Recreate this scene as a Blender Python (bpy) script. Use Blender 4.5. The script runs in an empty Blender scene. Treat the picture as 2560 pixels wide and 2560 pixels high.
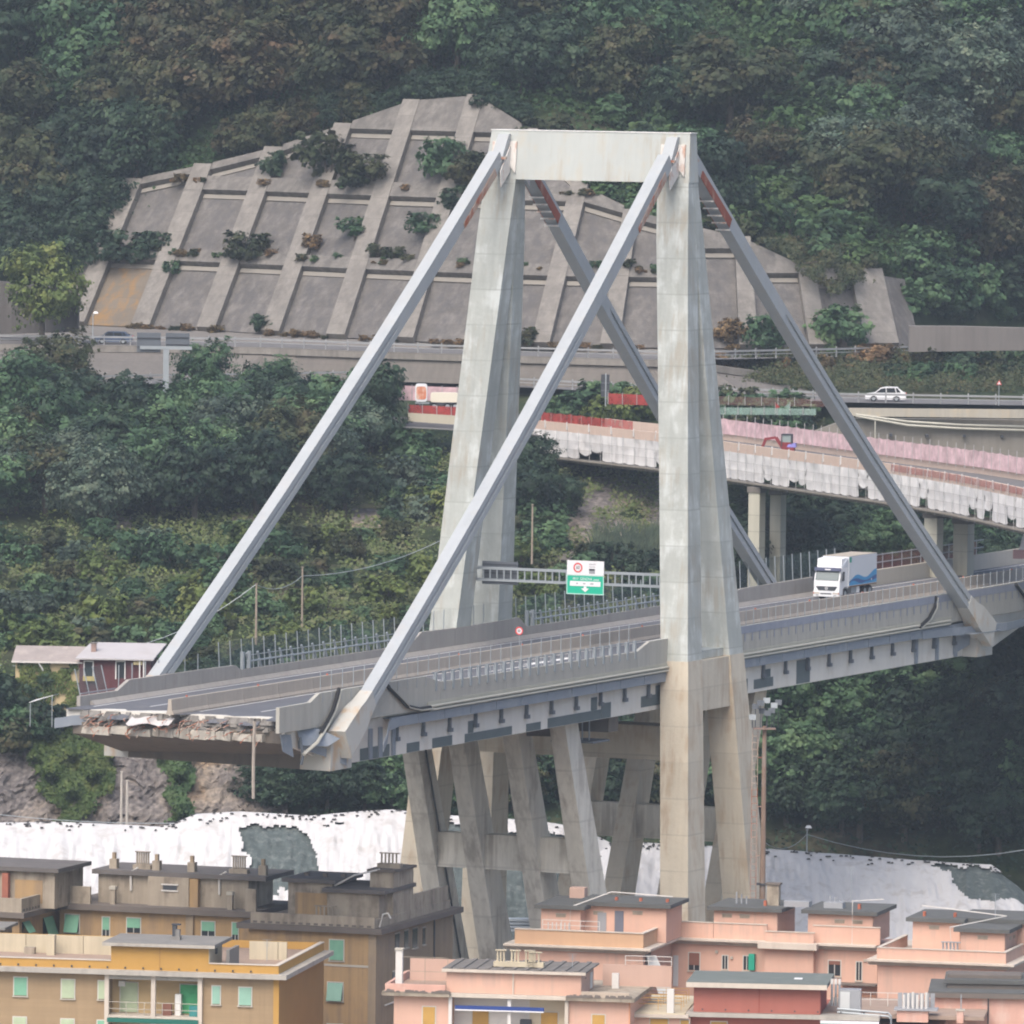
import bpy, math, random
import numpy as np
from mathutils import Matrix, Vector

# ------------------------------------------------------------------ camera, world, light
F_PX, CAM_H, PITCH, ROLL = 22911.22, 101.054, 0.0583236, 0.0117639
cp, sp, cr, sr = math.cos(PITCH), math.sin(PITCH), math.cos(ROLL), math.sin(ROLL)
RIGHT = np.array([cr, sr*sp, sr*cp]); UPV = np.array([-sr, cr*sp, cr*cp]); FWD = np.array([0, cp, -sp])
CAM = np.array([0., 0., CAM_H])
scene = bpy.context.scene
COL = scene.collection
cam_data = bpy.data.cameras.new('camera'); cam = bpy.data.objects.new('camera', cam_data); COL.objects.link(cam)
cam_data.sensor_width = 36.0; cam_data.lens = 36.0*F_PX/2560.0; cam_data.clip_start = 1.0; cam_data.clip_end = 6000.0
cam.matrix_world = Matrix(((RIGHT[0], UPV[0], -FWD[0], 0), (RIGHT[1], UPV[1], -FWD[1], 0), (RIGHT[2], UPV[2], -FWD[2], CAM_H), (0, 0, 0, 1)))
scene.camera = cam

SUN_EL, SUN_AZ = math.radians(52), math.radians(203)     # azimuth clockwise from +Y; behind the camera on the left
sun_to = Vector((math.sin(SUN_AZ)*math.cos(SUN_EL), math.cos(SUN_AZ)*math.cos(SUN_EL), math.sin(SUN_EL)))
world = bpy.data.worlds.new('World'); scene.world = world; world.use_nodes = True
wn, wl = world.node_tree.nodes, world.node_tree.links
sky = wn.new('ShaderNodeTexSky'); sky.sky_type = 'NISHITA'; sky.sun_disc = False
sky.sun_elevation = SUN_EL; sky.sun_rotation = SUN_AZ; sky.air_density = .9; sky.dust_density = 5.0; sky.ozone_density = 0.7
wl.new(sky.outputs[0], wn['Background'].inputs[0]); wn['Background'].inputs[1].default_value = 0.15
sd = bpy.data.lights.new('sun', 'SUN'); sd.energy = 1.1; sd.angle = math.radians(55); sd.color = (1.0, 0.96, 0.90)
sun = bpy.data.objects.new('sun', sd); COL.objects.link(sun); sun.rotation_euler = (-sun_to).to_track_quat('-Z', 'Y').to_euler()
vs = scene.view_settings
vs.view_transform = 'Standard'; vs.look = 'None'; vs.gamma = 1.0; vs.use_curve_mapping = False
vs.exposure = 0.78
scene.cycles.max_bounces = 6; scene.cycles.diffuse_bounces = 3; scene.cycles.glossy_bounces = 2
scene.cycles.transmission_bounces = 3; scene.cycles.transparent_max_bounces = 6; scene.cycles.volume_bounces = 0
scene.cycles.use_adaptive_sampling = True; scene.cycles.adaptive_threshold = 0.02
scene.cycles.use_denoising = True; scene.cycles.filter_width = 2.0
HAZE_DENSITY = 0.000115

# ------------------------------------------------------------------ finding places from what the photo shows
def ray(px, py): return FWD + RIGHT*((px-1280)/F_PX) - UPV*((py-1280)/F_PX)
def atY(px, py, Y):
    r = ray(px, py); return CAM + r*(Y/r[1])
def onz(px, py, z):
    r = ray(px, py); return CAM + r*((z-CAM_H)/r[2])
BA, BX, BD = 0.4150009, 6.265, 749.42           # bridge axis angle and pylon foot
ca, sa = math.cos(BA), math.sin(BA)
def bw(u, v, z): return np.array([BX+u*sa-v*ca, BD+u*ca+v*sa, z])
def img(w):
    d = np.array(w)-CAM; y = d@FWD; return 1280+F_PX*(d@RIGHT)/y, 1280-F_PX*(d@UPV)/y

# ------------------------------------------------------------------ mesh helpers
class MB:
    def __init__(s): s.v = []; s.f = []
    def poly(s, pts):
        n = len(s.v); s.v += [tuple(map(float, q)) for q in pts]; s.f.append(tuple(range(n, n+len(pts)))); return s
    def hexa(s, p):          # 8 corners: bottom ring 0-3 counter-clockwise seen from above, top ring 4-7
        n = len(s.v); s.v += [tuple(map(float, q)) for q in p]
        s.f += [tuple(n+i for i in q) for q in ((3, 2, 1, 0), (4, 5, 6, 7), (0, 1, 5, 4), (1, 2, 6, 5), (2, 3, 7, 6), (3, 0, 4, 7))]; return s
    def box(s, x0, x1, y0, y1, z0, z1):
        return s.hexa([(x0, y0, z0), (x1, y0, z0), (x1, y1, z0), (x0, y1, z0), (x0, y0, z1), (x1, y0, z1), (x1, y1, z1), (x0, y1, z1)])
    def prism(s, pts, d):    # planar polygon pushed along vector d
        n = len(s.v); k = len(pts); d = np.array(d, float)
        s.v += [tuple(map(float, q)) for q in pts] + [tuple(map(float, np.array(q)+d)) for q in pts]
        s.f.append(tuple(range(n+k-1, n-1, -1))); s.f.append(tuple(range(n+k, n+2*k)))
        for i in range(k):
            j = (i+1) % k; s.f.append((n+i, n+j, n+k+j, n+k+i))
        return s
    def bar(s, a, b, w, h=None, up=(0, 0, 1)):   # rectangular bar from a to b
        a = Vector(a); b = Vector(b); h = w if h is None else h
        d = (b-a).normalized(); u = Vector(up)
        if abs(d.dot(u)) > .98: u = Vector((1, 0, 0))
        r = d.cross(u).normalized(); u = r.cross(d)
        r = r*(w/2); u = u*(h/2)
        return s.hexa([a-r-u, a+r-u, b+r-u, b-r-u, a-r+u, a+r+u, b+r+u, b-r+u])
    def tube(s, path, r, n=6):
        path = [Vector(q) for q in path]; base = len(s.v)
        rs = r if hasattr(r, '__len__') else [r]*len(path)
        for i, q in enumerate(path):
            d = (path[min(i+1, len(path)-1)]-path[max(i-1, 0)]).normalized()
            u = Vector((0, 0, 1)) if abs(d.z) < .9 else Vector((1, 0, 0))
            a = d.cross(u).normalized(); b = d.cross(a)
            for k in range(n):
                t = 2*math.pi*k/n; s.v.append(tuple(q+(a*math.cos(t)+b*math.sin(t))*rs[i]))
        for i in range(len(path)-1):
            for k in range(n):
                s.f.append((base+i*n+k, base+i*n+(k+1) % n, base+(i+1)*n+(k+1) % n, base+(i+1)*n+k))
        s.f.append(tuple(base+k for k in range(n-1, -1, -1))); s.f.append(tuple(base+(len(path)-1)*n+k for k in range(n))); return s
    def grid(s, rows):       # rows of points -> quads
        n = len(s.v); m = len(rows[0])
        for r in rows: s.v += [tuple(map(float, q)) for q in r]
        for i in range(len(rows)-1):
            for j in range(m-1): s.f.append((n+i*m+j, n+i*m+j+1, n+(i+1)*m+j+1, n+(i+1)*m+j))
        return s
    def mesh(s, name, m):
        me = bpy.data.meshes.new(name); me.from_pydata(s.v, [], s.f); me.update()
        for q in (m if isinstance(m, (list, tuple)) else [m]): me.materials.append(q)
        return me
    def build(s, name, m, parent=None, smooth=False):
        me = s.mesh(name, m)
        if smooth: me.polygons.foreach_set('use_smooth', [True]*len(me.polygons))
        return link(name, me, parent)
def link(name, me, parent=None):
    o = bpy.data.objects.new(name, me); COL.objects.link(o)
    if parent: o.parent = parent
    return o
def empty(name, loc=(0, 0, 0), rz=0.0):
    o = bpy.data.objects.new(name, None); COL.objects.link(o); o.location = tuple(map(float, loc)); o.rotation_euler = (0, 0, rz); o.empty_display_size = .5; return o
def tag(o, label=None, cat=None, group=None, kind=None):
    if label: o['label'] = label
    if cat: o['category'] = cat
    if group: o['group'] = group
    if kind: o['kind'] = kind
    return o
def thing(name, label, cat, loc=(0, 0, 0), rz=0.0, group=None): return tag(empty(name, loc, rz), label, cat, group)
def copy_tree(o, parent=None):
    c = o.copy(); COL.objects.link(c); c.parent = parent
    for ch in list(o.children): copy_tree(ch, c)
    return c
def box_part(name, m, parent, *b): return MB().box(*b).build(name, m, parent)

# ------------------------------------------------------------------ materials
MATS = {}
def nodes(name):
    m = bpy.data.materials.new(name); m.use_nodes = True; nt = m.node_tree
    return m, nt.nodes, nt.links, nt.nodes['Principled BSDF']
def rgb(c, k=1.0): return (c[0]*k, c[1]*k, c[2]*k, 1.0)
def ramp(N, L, src, stops):
    r = N.new('ShaderNodeValToRGB'); L.new(src, r.inputs[0]); e = r.color_ramp.elements
    while len(e) < len(stops): e.new(.5)
    for i, (p, c) in enumerate(stops): e[i].position = p; e[i].color = c if len(c) == 4 else (*c, 1)
    return r
def noise(N, L, coord, scale, detail=4, rough=.55, sc=None):
    t = N.new('ShaderNodeTexNoise'); t.inputs['Scale'].default_value = scale; t.inputs['Detail'].default_value = detail; t.inputs['Roughness'].default_value = rough
    if sc:
        mp = N.new('ShaderNodeMapping'); mp.inputs['Scale'].default_value = sc; L.new(coord, mp.inputs['Vector']); L.new(mp.outputs[0], t.inputs['Vector'])
    else: L.new(coord, t.inputs['Vector'])
    return t
def mixc(N, L, fac, a, b, mode='MIX'):
    m = N.new('ShaderNodeMix'); m.data_type = 'RGBA'; m.blend_type = mode
    for s, x in ((m.inputs[0], fac), (m.inputs[6], a), (m.inputs[7], b)):
        if hasattr(x, 'links'): L.new(x, s)
        else: s.default_value = x
    return m.outputs[2]
def surf(name, base, rough=.8, var=.15, scale=.6, streak=0.0, stain=None, stain_amt=0.0, stain_scale=.35, lift=0.0, bump=.0, bscale=3.0, metal=0.0, spec=.3, courses=0.0, runs=None):
    """weathered solid surface: broad tonal drift, fine grain, downward streaks, patchy stains, casting joints"""
    if name in MATS: return MATS[name]
    m, N, L, b = nodes(name); tc = N.new('ShaderNodeTexCoord').outputs['Object']
    n1 = noise(N, L, tc, scale, 5); n2 = noise(N, L, tc, scale*9, 3)
    r1 = ramp(N, L, n1.outputs[0], [(.28, rgb(base, 1-var)), (.72, rgb(base, 1+var))])
    col = mixc(N, L, .35, r1.outputs[0], mixc(N, L, n2.outputs[0], rgb(base, 1-1.3*var), rgb(base, 1+var)))
    if streak:
        n3 = noise(N, L, tc, 1.0, 4, .6, (1.6, 1.6, .09)); r3 = ramp(N, L, n3.outputs[0], [(.42, (0, 0, 0)), (.68, (1, 1, 1))])
        f = N.new('ShaderNodeMath'); f.operation = 'MULTIPLY'; L.new(r3.outputs[0], f.inputs[0]); f.inputs[1].default_value = streak
        col = mixc(N, L, f.outputs[0], col, rgb(base, .5))
    if stain is not None:
        n4 = noise(N, L, tc, stain_scale, 6, .62); n5 = noise(N, L, tc, 1.0, 3, .6, (1.1, 1.1, .22))
        a = N.new('ShaderNodeMath'); a.operation = 'MULTIPLY'; L.new(n4.outputs[0], a.inputs[0]); L.new(n5.outputs[0], a.inputs[1])
        r4 = ramp(N, L, a.outputs[0], [(.26 if stain_amt < .78 else .21, (0, 0, 0)), (.38 if stain_amt < .78 else .33, (1, 1, 1))])
        f = N.new('ShaderNodeMath'); f.operation = 'MULTIPLY'; L.new(r4.outputs[0], f.inputs[0]); f.inputs[1].default_value = stain_amt
        col = mixc(N, L, f.outputs[0], col, rgb(stain))
    if runs is not None:                     # narrow dirty runs below joints and edges
        n6 = noise(N, L, tc, 1.0, 5, .65, (2.6, 2.6, .05)); n7 = noise(N, L, tc, .22, 3)
        a6 = N.new('ShaderNodeMath'); a6.operation = 'MULTIPLY'; L.new(n6.outputs[0], a6.inputs[0]); L.new(n7.outputs[0], a6.inputs[1])
        r6 = ramp(N, L, a6.outputs[0], [(.28, (0, 0, 0)), (.40, (.6, .6, .6))]); col = mixc(N, L, r6.outputs[0], col, rgb(runs))
    if lift or courses:
        step = lift or courses
        sx = N.new('ShaderNodeSeparateXYZ'); L.new(tc, sx.inputs[0])
        d = N.new('ShaderNodeMath'); d.operation = 'DIVIDE'; L.new(sx.outputs[2], d.inputs[0]); d.inputs[1].default_value = step
        fr = N.new('ShaderNodeMath'); fr.operation = 'FRACT'; L.new(d.outputs[0], fr.inputs[0])
        rl = ramp(N, L, fr.outputs[0], [(0.0, (.75, .75, .75)), (.03, (.75, .75, .75)), (.05, (0, 0, 0)), (1.0, (0, 0, 0))])
        fl = N.new('ShaderNodeMath'); fl.operation = 'FLOOR'; L.new(d.outputs[0], fl.inputs[0])
        wn_ = N.new('ShaderNodeTexWhiteNoise'); wn_.noise_dimensions = '1D'; L.new(fl.outputs[0], wn_.inputs['W'])
        col = mixc(N, L, .16, col, mixc(N, L, wn_.outputs['Value'], rgb(base, .72), rgb(base, 1.3)))
        f = N.new('ShaderNodeMath'); f.operation = 'MULTIPLY'; L.new(rl.outputs[0], f.inputs[0]); L.new(n1.outputs[0], f.inputs[1])
        col = mixc(N, L, f.outputs[0], col, rgb(base, .62))
    L.new(col, b.inputs['Base Color']); b.inputs['Roughness'].default_value = rough; b.inputs['Metallic'].default_value = metal; b.inputs['Specular IOR Level'].default_value = spec
    if bump:
        bp = N.new('ShaderNodeBump'); bp.inputs['Strength'].default_value = bump; bp.inputs['Distance'].default_value = .12
        nb = noise(N, L, tc, bscale, 5); L.new(nb.outputs[0], bp.inputs['Height']); L.new(bp.outputs[0], b.inputs['Normal'])
    MATS[name] = m; return m
def leafmat(name, a, b2, c, rough=.6):
    """foliage: leaf colour drifts between a, b2 and c in clumps and from tree to tree"""
    if name in MATS: return MATS[name]
    m, N, L, b = nodes(name)
    tc = N.new('ShaderNodeTexCoord').outputs['Object']; oi = N.new('ShaderNodeObjectInfo')
    off = N.new('ShaderNodeVectorMath'); off.operation = 'ADD'; L.new(tc, off.inputs[0])
    cx = N.new('ShaderNodeCombineXYZ'); mu = N.new('ShaderNodeMath'); mu.operation = 'MULTIPLY'; mu.inputs[1].default_value = 50; L.new(oi.outputs['Random'], mu.inputs[0])
    L.new(mu.outputs[0], cx.inputs[0]); L.new(cx.outputs[0], off.inputs[1])
    n1 = noise(N, L, off.outputs[0], .55, 3); n2 = noise(N, L, off.outputs[0], 1.15, 3)
    r = ramp(N, L, n1.outputs[0], [(.34, a), (.52, b2), (.68, c)])
    k = ramp(N, L, n2.outputs[0], [(.3, (.66, .68, .70)), (.7, (1.32, 1.32, 1.25))])
    col = mixc(N, L, 1.0, r.outputs[0], k.outputs[0], 'MULTIPLY')
    hv = N.new('ShaderNodeHueSaturation'); L.new(col, hv.inputs['Color'])
    mr = N.new('ShaderNodeMapRange'); L.new(oi.outputs['Random'], mr.inputs[0]); mr.inputs[3].default_value = .75; mr.inputs[4].default_value = 1.25; L.new(mr.outputs[0], hv.inputs['Value'])
    mh = N.new('ShaderNodeMapRange'); L.new(oi.outputs['Random'], mh.inputs[0]); mh.inputs[3].default_value = .515; mh.inputs[4].default_value = .485; L.new(mh.outputs[0], hv.inputs['Hue'])
    L.new(hv.outputs[0], b.inputs['Base Color']); b.inputs['Roughness'].default_value = rough; b.inputs['Specular IOR Level'].default_value = .25
    tr = N.new('ShaderNodeBsdfTranslucent'); L.new(hv.outputs[0], tr.inputs[0]); mx = N.new('ShaderNodeMixShader'); mx.inputs[0].default_value = .22
    out = N['Material Output']; L.new(b.outputs[0], mx.inputs[1]); L.new(tr.outputs[0], mx.inputs[2]); L.new(mx.outputs[0], out.inputs['Surface'])
    MATS[name] = m; return m
def netmat(name, base, alpha, scale=0.0):
    """knitted net: see-through by its weave"""
    if name in MATS: return MATS[name]
    m, N, L, b = nodes(name); tc = N.new('ShaderNodeTexCoord').outputs['Object']
    n1 = noise(N, L, tc, .7, 3); r = ramp(N, L, n1.outputs[0], [(.3, rgb(base, .75)), (.7, rgb(base, 1.2))]); L.new(r.outputs[0], b.inputs['Base Color'])
    ra = ramp(N, L, noise(N, L, tc, 1.3, 3).outputs[0], [(.3, (alpha*.8,)*3), (.7, (min(1, alpha*1.2),)*3)]); L.new(ra.outputs[0], b.inputs['Alpha'])
    b.inputs['Roughness'].default_value = .9; b.inputs['Specular IOR Level'].default_value = .1; MATS[name] = m; return m
def glassmat(name='window_glass', base=(.03, .035, .04)):
    if name in MATS: return MATS[name]
    m, N, L, b = nodes(name); b.inputs['Base Color'].default_value = rgb(base); b.inputs['Roughness'].default_value = .08; b.inputs['Specular IOR Level'].default_value = .6; MATS[name] = m; return m

PAINTED = surf('painted_concrete', (.42, .445, .42), .8, .17, .45, streak=.30, stain=(.60, .64, .63), stain_amt=.75, stain_scale=.45, lift=2.9, bump=.2, runs=(.33, .28, .21))
PAINTED_BEAM = surf('painted_beam_concrete', (.45, .48, .465), .8, .08, .3, streak=.10, stain=(.46, .39, .28), stain_amt=.3, stain_scale=.6, runs=(.36, .30, .22))
RAW = surf('raw_beige_concrete', (.55, .50, .405), .85, .13, .4, streak=.22, stain=(.36, .25, .15), stain_amt=.55, stain_scale=.45, lift=2.9, bump=.2, runs=(.30, .19, .11))
RAW_GREY = surf('raw_grey_concrete', (.64, .615, .545), .88, .13, .3, streak=.35, stain=(.26, .23, .20), stain_amt=.6, lift=4.2, bump=.2, runs=(.24, .21, .18))
STAYM = surf('painted_stay', (.365, .39, .405), .65, .08, .35, streak=.08, stain=(.42, .38, .33), stain_amt=.2, stain_scale=.5)
STAY_LOW = surf('stay_foot_concrete', (.47, .465, .43), .8, .07, .4, stain=(.45, .27, .11), stain_amt=.55, stain_scale=.5)
RUST = surf('rusty_plate', (.42, .33, .27), .8, .2, .8, stain=(.34, .10, .045), stain_amt=.95, stain_scale=.9)
RUSTRED = surf('rust_red_plate', (.26, .075, .045), .85, .25, .6, stain=(.45, .32, .25), stain_amt=.7, stain_scale=.5)
BRACKET = surf('white_bracket_steel', (.62, .60, .57), .7, .1, .8, stain=(.40, .17, .08), stain_amt=.7, stain_scale=1.4)
PARAPET = surf('parapet_concrete', (.345, .325, .30), .88, .10, .35, streak=.22, stain=(.25, .22, .20), stain_amt=.4)
PARAPET_L = surf('parapet_outer_concrete', (.40, .39, .35), .88, .08, .35, streak=.22, stain=(.28, .26, .24), stain_amt=.35)
JERSEY = surf('barrier_concrete', (.40, .355, .305), .9, .10, .5, streak=.16, stain=(.28, .23, .19), stain_amt=.3)
ASPHALT = surf('asphalt', (.115, .12, .135), .85, .16, .25, stain=(.17, .165, .165), stain_amt=.5, stain_scale=.2)
ASPHALT_L = surf('pale_asphalt', (.15, .147, .147), .9, .12, .25, stain=(.11, .107, .105), stain_amt=.5, stain_scale=.2)
WEB = surf('girder_web', (.64, .62, .57), .85, .07, .3, streak=.12, stain=(.42, .36, .28), stain_amt=.25)
PATCH = surf('repair_patch', (.10, .125, .13), .8, .12, .8)
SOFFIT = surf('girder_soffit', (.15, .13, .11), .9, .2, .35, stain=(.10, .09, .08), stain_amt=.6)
BROKEN = surf('broken_concrete', (.215, .205, .19), .95, .35, 1.2, stain=(.085, .078, .07), stain_amt=.95, stain_scale=.8, bump=.6, bscale=2.5)
GALV = surf('galvanised_steel', (.34, .375, .40), .5, .08, .8, metal=.35)
DUCT = surf('blue_grey_duct', (.22, .25, .29), .55, .1, .4, stain=(.32, .34, .37), stain_amt=.4)
DUCT_D = surf('dark_bracket_steel', (.11, .125, .145), .6, .1, .8)
PIPE = surf('pale_pipe', (.47, .46, .40), .7, .12, .8)
WHITE = surf('white_paint', (.76, .76, .74), .6, .05, .8)
DARK = surf('dark_grey_metal', (.055, .06, .07), .6, .1, 1.0)
BLACK = surf('black_rubber', (.02, .02, .022), .8, .1, 1.0)
ORANGE = surf('orange_marker', (.42, .13, .08), .6, .1, 1.0)
GLASS = glassmat()
NET_DK = netmat('dark_green_safety_net', (.10, .14, .135), .38)
NET_PINK = netmat('pink_site_net', (.66, .47, .50), .8)
NET_RED = netmat('red_site_net', (.36, .06, .055), .72)
NET_REDT = netmat('thin_red_site_net', (.42, .14, .14), .42)
NET_FAINT = netmat('faded_red_net', (.42, .25, .22), .12)
NET_GRN = netmat('green_site_net', (.32, .46, .41), .4)
# ------------------------------------------------------------------ the broken viaduct
rnd = random.Random(7)
BRZ = math.atan2(ca, sa)
bridge = thing('broken_viaduct', 'pale concrete cable stayed viaduct ending in a broken deck edge on the left', 'bridge', (BX, BD, 0), BRZ)
DZ = 46.1                                      # road level
def outer_v(z): return 8.95+.0655*(84-z)
def wid_v(z): return 2.78 if z > 80 else (2.78-.4*min(1, (80-z)/30.0))
def out_u(z): return (.65+.09*(88.5-z)) if z > 83.8 else (1.07+.157*(83.8-z) if z > 79.9 else 1.69+.1235*(79.9-z))
def in_u(z): return .03 if z > 77 else .03+.094*(77-z)
def leg_ring(sv, su, z, g=0.0):
    vo = outer_v(z)+g+(.3 if sv > 0 else 0); vi = vo-wid_v(z)-2*g; uo = out_u(z)+g; ui = in_u(z)-g
    us = sorted((su*ui, su*uo)); vv = sorted((sv*vi, sv*vo))
    return [(us[0], vv[0], z), (us[1], vv[0], z), (us[1], vv[1], z), (us[0], vv[1], z)]
def loft(rings):
    m = MB(); n = len(rings[0])
    for r in rings: m.v += [tuple(map(float, q)) for q in r]
    for i in range(len(rings)-1):
        for k in range(n): m.f.append((i*n+k, i*n+(k+1) % n, (i+1)*n+(k+1) % n, (i+1)*n+k))
    m.f.append(tuple(range(n-1, -1, -1))); m.f.append(tuple((len(rings)-1)*n+k for k in range(n))); return m
for sv in (-1, 1):
    for su in (-1, 1):
        loft([leg_ring(sv, su, z) for z in (45.85, 60, 77, 79.9, 83.8, 84.6)]).build('pylon_leg', PAINTED, bridge)
        loft([leg_ring(sv, su, z, .035) for z in (-3, 20, 45.9)]).build('pier_leg', RAW, bridge)
    w = outer_v(45)-.1
    box_part('leg_link_wall', RAW, bridge, -in_u(42)-.05, in_u(42)+.05, min(sv*w, sv*(w-1.9)), max(sv*w, sv*(w-1.9)), 41.7, 45.82)
    lk = box_part('leg_spreader', PAINTED, bridge, -in_u(46.4), in_u(46.4), min(sv*(w-.5), sv*(w-1.9)), max(sv*(w-.5), sv*(w-1.9)), 45.86, 46.5)
m = MB(); t0, t1 = out_u(84.4), out_u(88.5)+.02
m.hexa([(-t0, -8.97, 84.5), (t0, -8.97, 84.5), (t0, 9.3, 84.5), (-t0, 9.3, 84.5), (-t1, -8.88, 88.5), (t1, -8.88, 88.5), (t1, 8.75, 88.5), (-t1, 8.75, 88.5)])
m.build('pylon_crossbeam', PAINTED_BEAM, bridge)
box_part('crossbeam_cap', WHITE, bridge, -t1-.05, t1+.05, -8.95, 8.82, 88.5, 88.56)
box_part('transverse_beam', RAW, bridge, -1.5, 1.5, -9.6, 9.9, 37.4, 40.2)
# trestle struts under the deck
for su in (-1, 1):
    for v in (-6.65, -2.45, 2.45, 6.65):
        def ring(z):
            t = (41.9-z)/42.0; uc = su*(20.05-.405*(41.9-z)); hu = 1.3+.9*t; hv = .68+.3*t
            return [(uc-hu, v-hv, z), (uc+hu, v-hv, z), (uc+hu, v+hv, z), (uc-hu, v+hv, z)]
        o = loft([ring(z) for z in (-2, 10, 22, 34, 42.3)]).build('trestle_strut', RAW_GREY if su < 0 else RAW, bridge)
        if su < 0 and v == 6.65:
            MB().tube([(-20.3, v-.85, 42), (-16.6, v-.9, 33), (-11, v-1, 19), (-6, v-1.1, 6)], .09, 6).build('drain_pipe', DARK, o)
    for a, b in ((-6.0, -3.1), (-1.8, 1.8), (3.1, 6.0)):
        uc = su*15.6
        box_part('tie_beam', RAW_GREY, bridge, uc-.75, uc+.75, a+.02, b-.02, 29.3, 32.1)
# deck
def along(name, mt, prof, u0, u1, parent=bridge, segs=1):     # profile (v,z) run along u
    return MB().prism([(u0, v, z) for v, z in prof], (u1-u0, 0, 0)).build(name, mt, parent)
END = 138.0
along('deck_slab', WEB, [(-9.3, 45.15), (9.3, 45.15), (9.3, DZ-.02), (-9.3, DZ-.02)], -76.6, END)
edge = [(-77.0, 9.2), (-76.8, 7.4), (-75.4, 6.6), (-75.0, 5.2), (-76.2, 4.4), (-75.1, 3.0), (-74.6, 1.9), (-76.4, .9), (-77.6, -.2), (-76.0, -1.5), (-75.8, -3.6), (-76.6, -4.6), (-75.5, -6.2), (-75.6, -7.4), (-78.8, -8.2), (-79.0, -9.25)]
MB().prism([(END, -9.25, DZ-.06), (END, 9.2, DZ-.06)]+[(u, v, DZ-.06) for u, v in edge], (0, 0, .06)).build('road_surface', ASPHALT, bridge)
box_part('girder_web', WEB, bridge, -64.2, 64.2, -8.85, -8.5, 41.95, 45.15); box_part('girder_web', WEB, bridge, -64.2, 64.2, 8.5, 8.85, 41.95, 45.15)
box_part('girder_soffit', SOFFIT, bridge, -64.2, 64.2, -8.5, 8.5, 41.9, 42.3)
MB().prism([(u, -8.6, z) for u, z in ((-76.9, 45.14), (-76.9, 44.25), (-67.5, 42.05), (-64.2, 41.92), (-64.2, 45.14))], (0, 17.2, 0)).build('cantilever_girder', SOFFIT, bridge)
MB().prism([(u, -8.85, z) for u, z in ((-76.85, 45.14), (-76.85, 44.2), (-67.5, 42.0), (-64.2, 41.95), (-64.2, 45.14))], (0, .24, 0)).build('cantilever_web', WEB, bridge)
MB().prism([(u, -8.85, z) for u, z in ((64.2, 45.14), (64.2, 41.95), (69.5, 42.1), (80, 44.2), (END, 44.2), (END, 45.14))], (0, 17.7, 0)).build('cantilever_girder', WEB, bridge)
ENDM = surf('stained_end_beam', (.43, .405, .355), .95, .2, .9, streak=.6, stain=(.17, .14, .12), stain_amt=.7, stain_scale=.8, bump=.5)
vv = -7.3
while vv < 7.6:                                               # end beam broken into lumps of uneven height and depth
    w = rnd.uniform(.5, 1.6); zt_ = 45.0+rnd.uniform(-.16, .06); zb_ = 44.28+rnd.uniform(-.04, .12); uu = -77.4+rnd.uniform(-.12, .12)
    MB().hexa([(uu, vv, zb_), (-76.85, vv, zb_), (-76.85, vv+w, zb_), (uu+rnd.uniform(-.15, .15), vv+w, zb_+.05), (uu+rnd.uniform(0, .2), vv+.05, zt_), (-76.85, vv, zt_), (-76.85, vv+w, zt_), (uu+rnd.uniform(0, .2), vv+w-.05, zt_-.08)]).build('end_beam_lump', ENDM, bridge); vv += w+.02
for i in range(87):                                            # broken slab and rubble along the torn edge
    v = -7.6+15.2*(i % 29)/28+rnd.uniform(-.25, .25); du = rnd.uniform(.1, .9); h = rnd.uniform(.25, .85); w = rnd.uniform(.3, .75); z = (45.02, 45.3, 45.55)[i//29]; du *= .75; w *= rnd.uniform(.5, 1.0)
    p = [(-76.6-du+rnd.uniform(-.2, .2)*0, v-w, z)]
    q = lambda a: a+rnd.uniform(-.14, .14)
    top = min(z+h, DZ-.09)
    MB().hexa([(q(-76.5-du), q(v-w), z), (q(-75.6), q(v-w), z), (q(-75.6), q(v+w), z), (q(-76.5-du), q(v+w), z), (q(-76.3-du*.8), q(v-w*.8), top), (q(-75.6), q(v-w), top), (q(-75.6), q(v+w), top), (q(-76.3-du*.8), q(v+w*.8), top)]).build('broken_block', BROKEN, bridge)
MB().grid([[(-77.1-.5*math.sin(i*.9)-.35*j, 3.6-i*.42, 45.75-.16*j-.1*math.sin(i*1.3)) for i in range(10)] for j in range(4)]).build('torn_membrane', surf('torn_membrane', (.5, .48, .47), .8, .15, 1.5), bridge)
for (v, du, z) in ((5.5, .7, 45.9), (-2.6, .5, 45.95), (-5.2, .6, 45.9)):
    MB().grid([[(-76.2-du*j+.1*math.sin(i*2+v), v-.4*i, z-.10*j*j) for i in range(5)] for j in range(3)]).build('asphalt_flap', ASPHALT, bridge)
for i in range(70):
    v = rnd.uniform(-7.3, 7.6); z = rnd.uniform(44.6, 45.9)
    MB().tube([(-76.6, v, z), (-77.6-rnd.random()*.5, v+rnd.uniform(-.2, .2), z-rnd.uniform(0, .3)), (-77.9-rnd.random()*.4, v+rnd.uniform(-.4, .4), z-rnd.uniform(.1, .6))], .035, 4).build('reinforcing_bar', RUST, bridge)
MB().tube([(-79.2, -7.5, 46.0), (-79.25, -7.45, 43), (-79.3, -7.5, 40.3)], .13, 6).build('hanging_drain_pipe', surf('old_pipe', (.33, .29, .25), .9, .25, 2), bridge)
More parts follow.
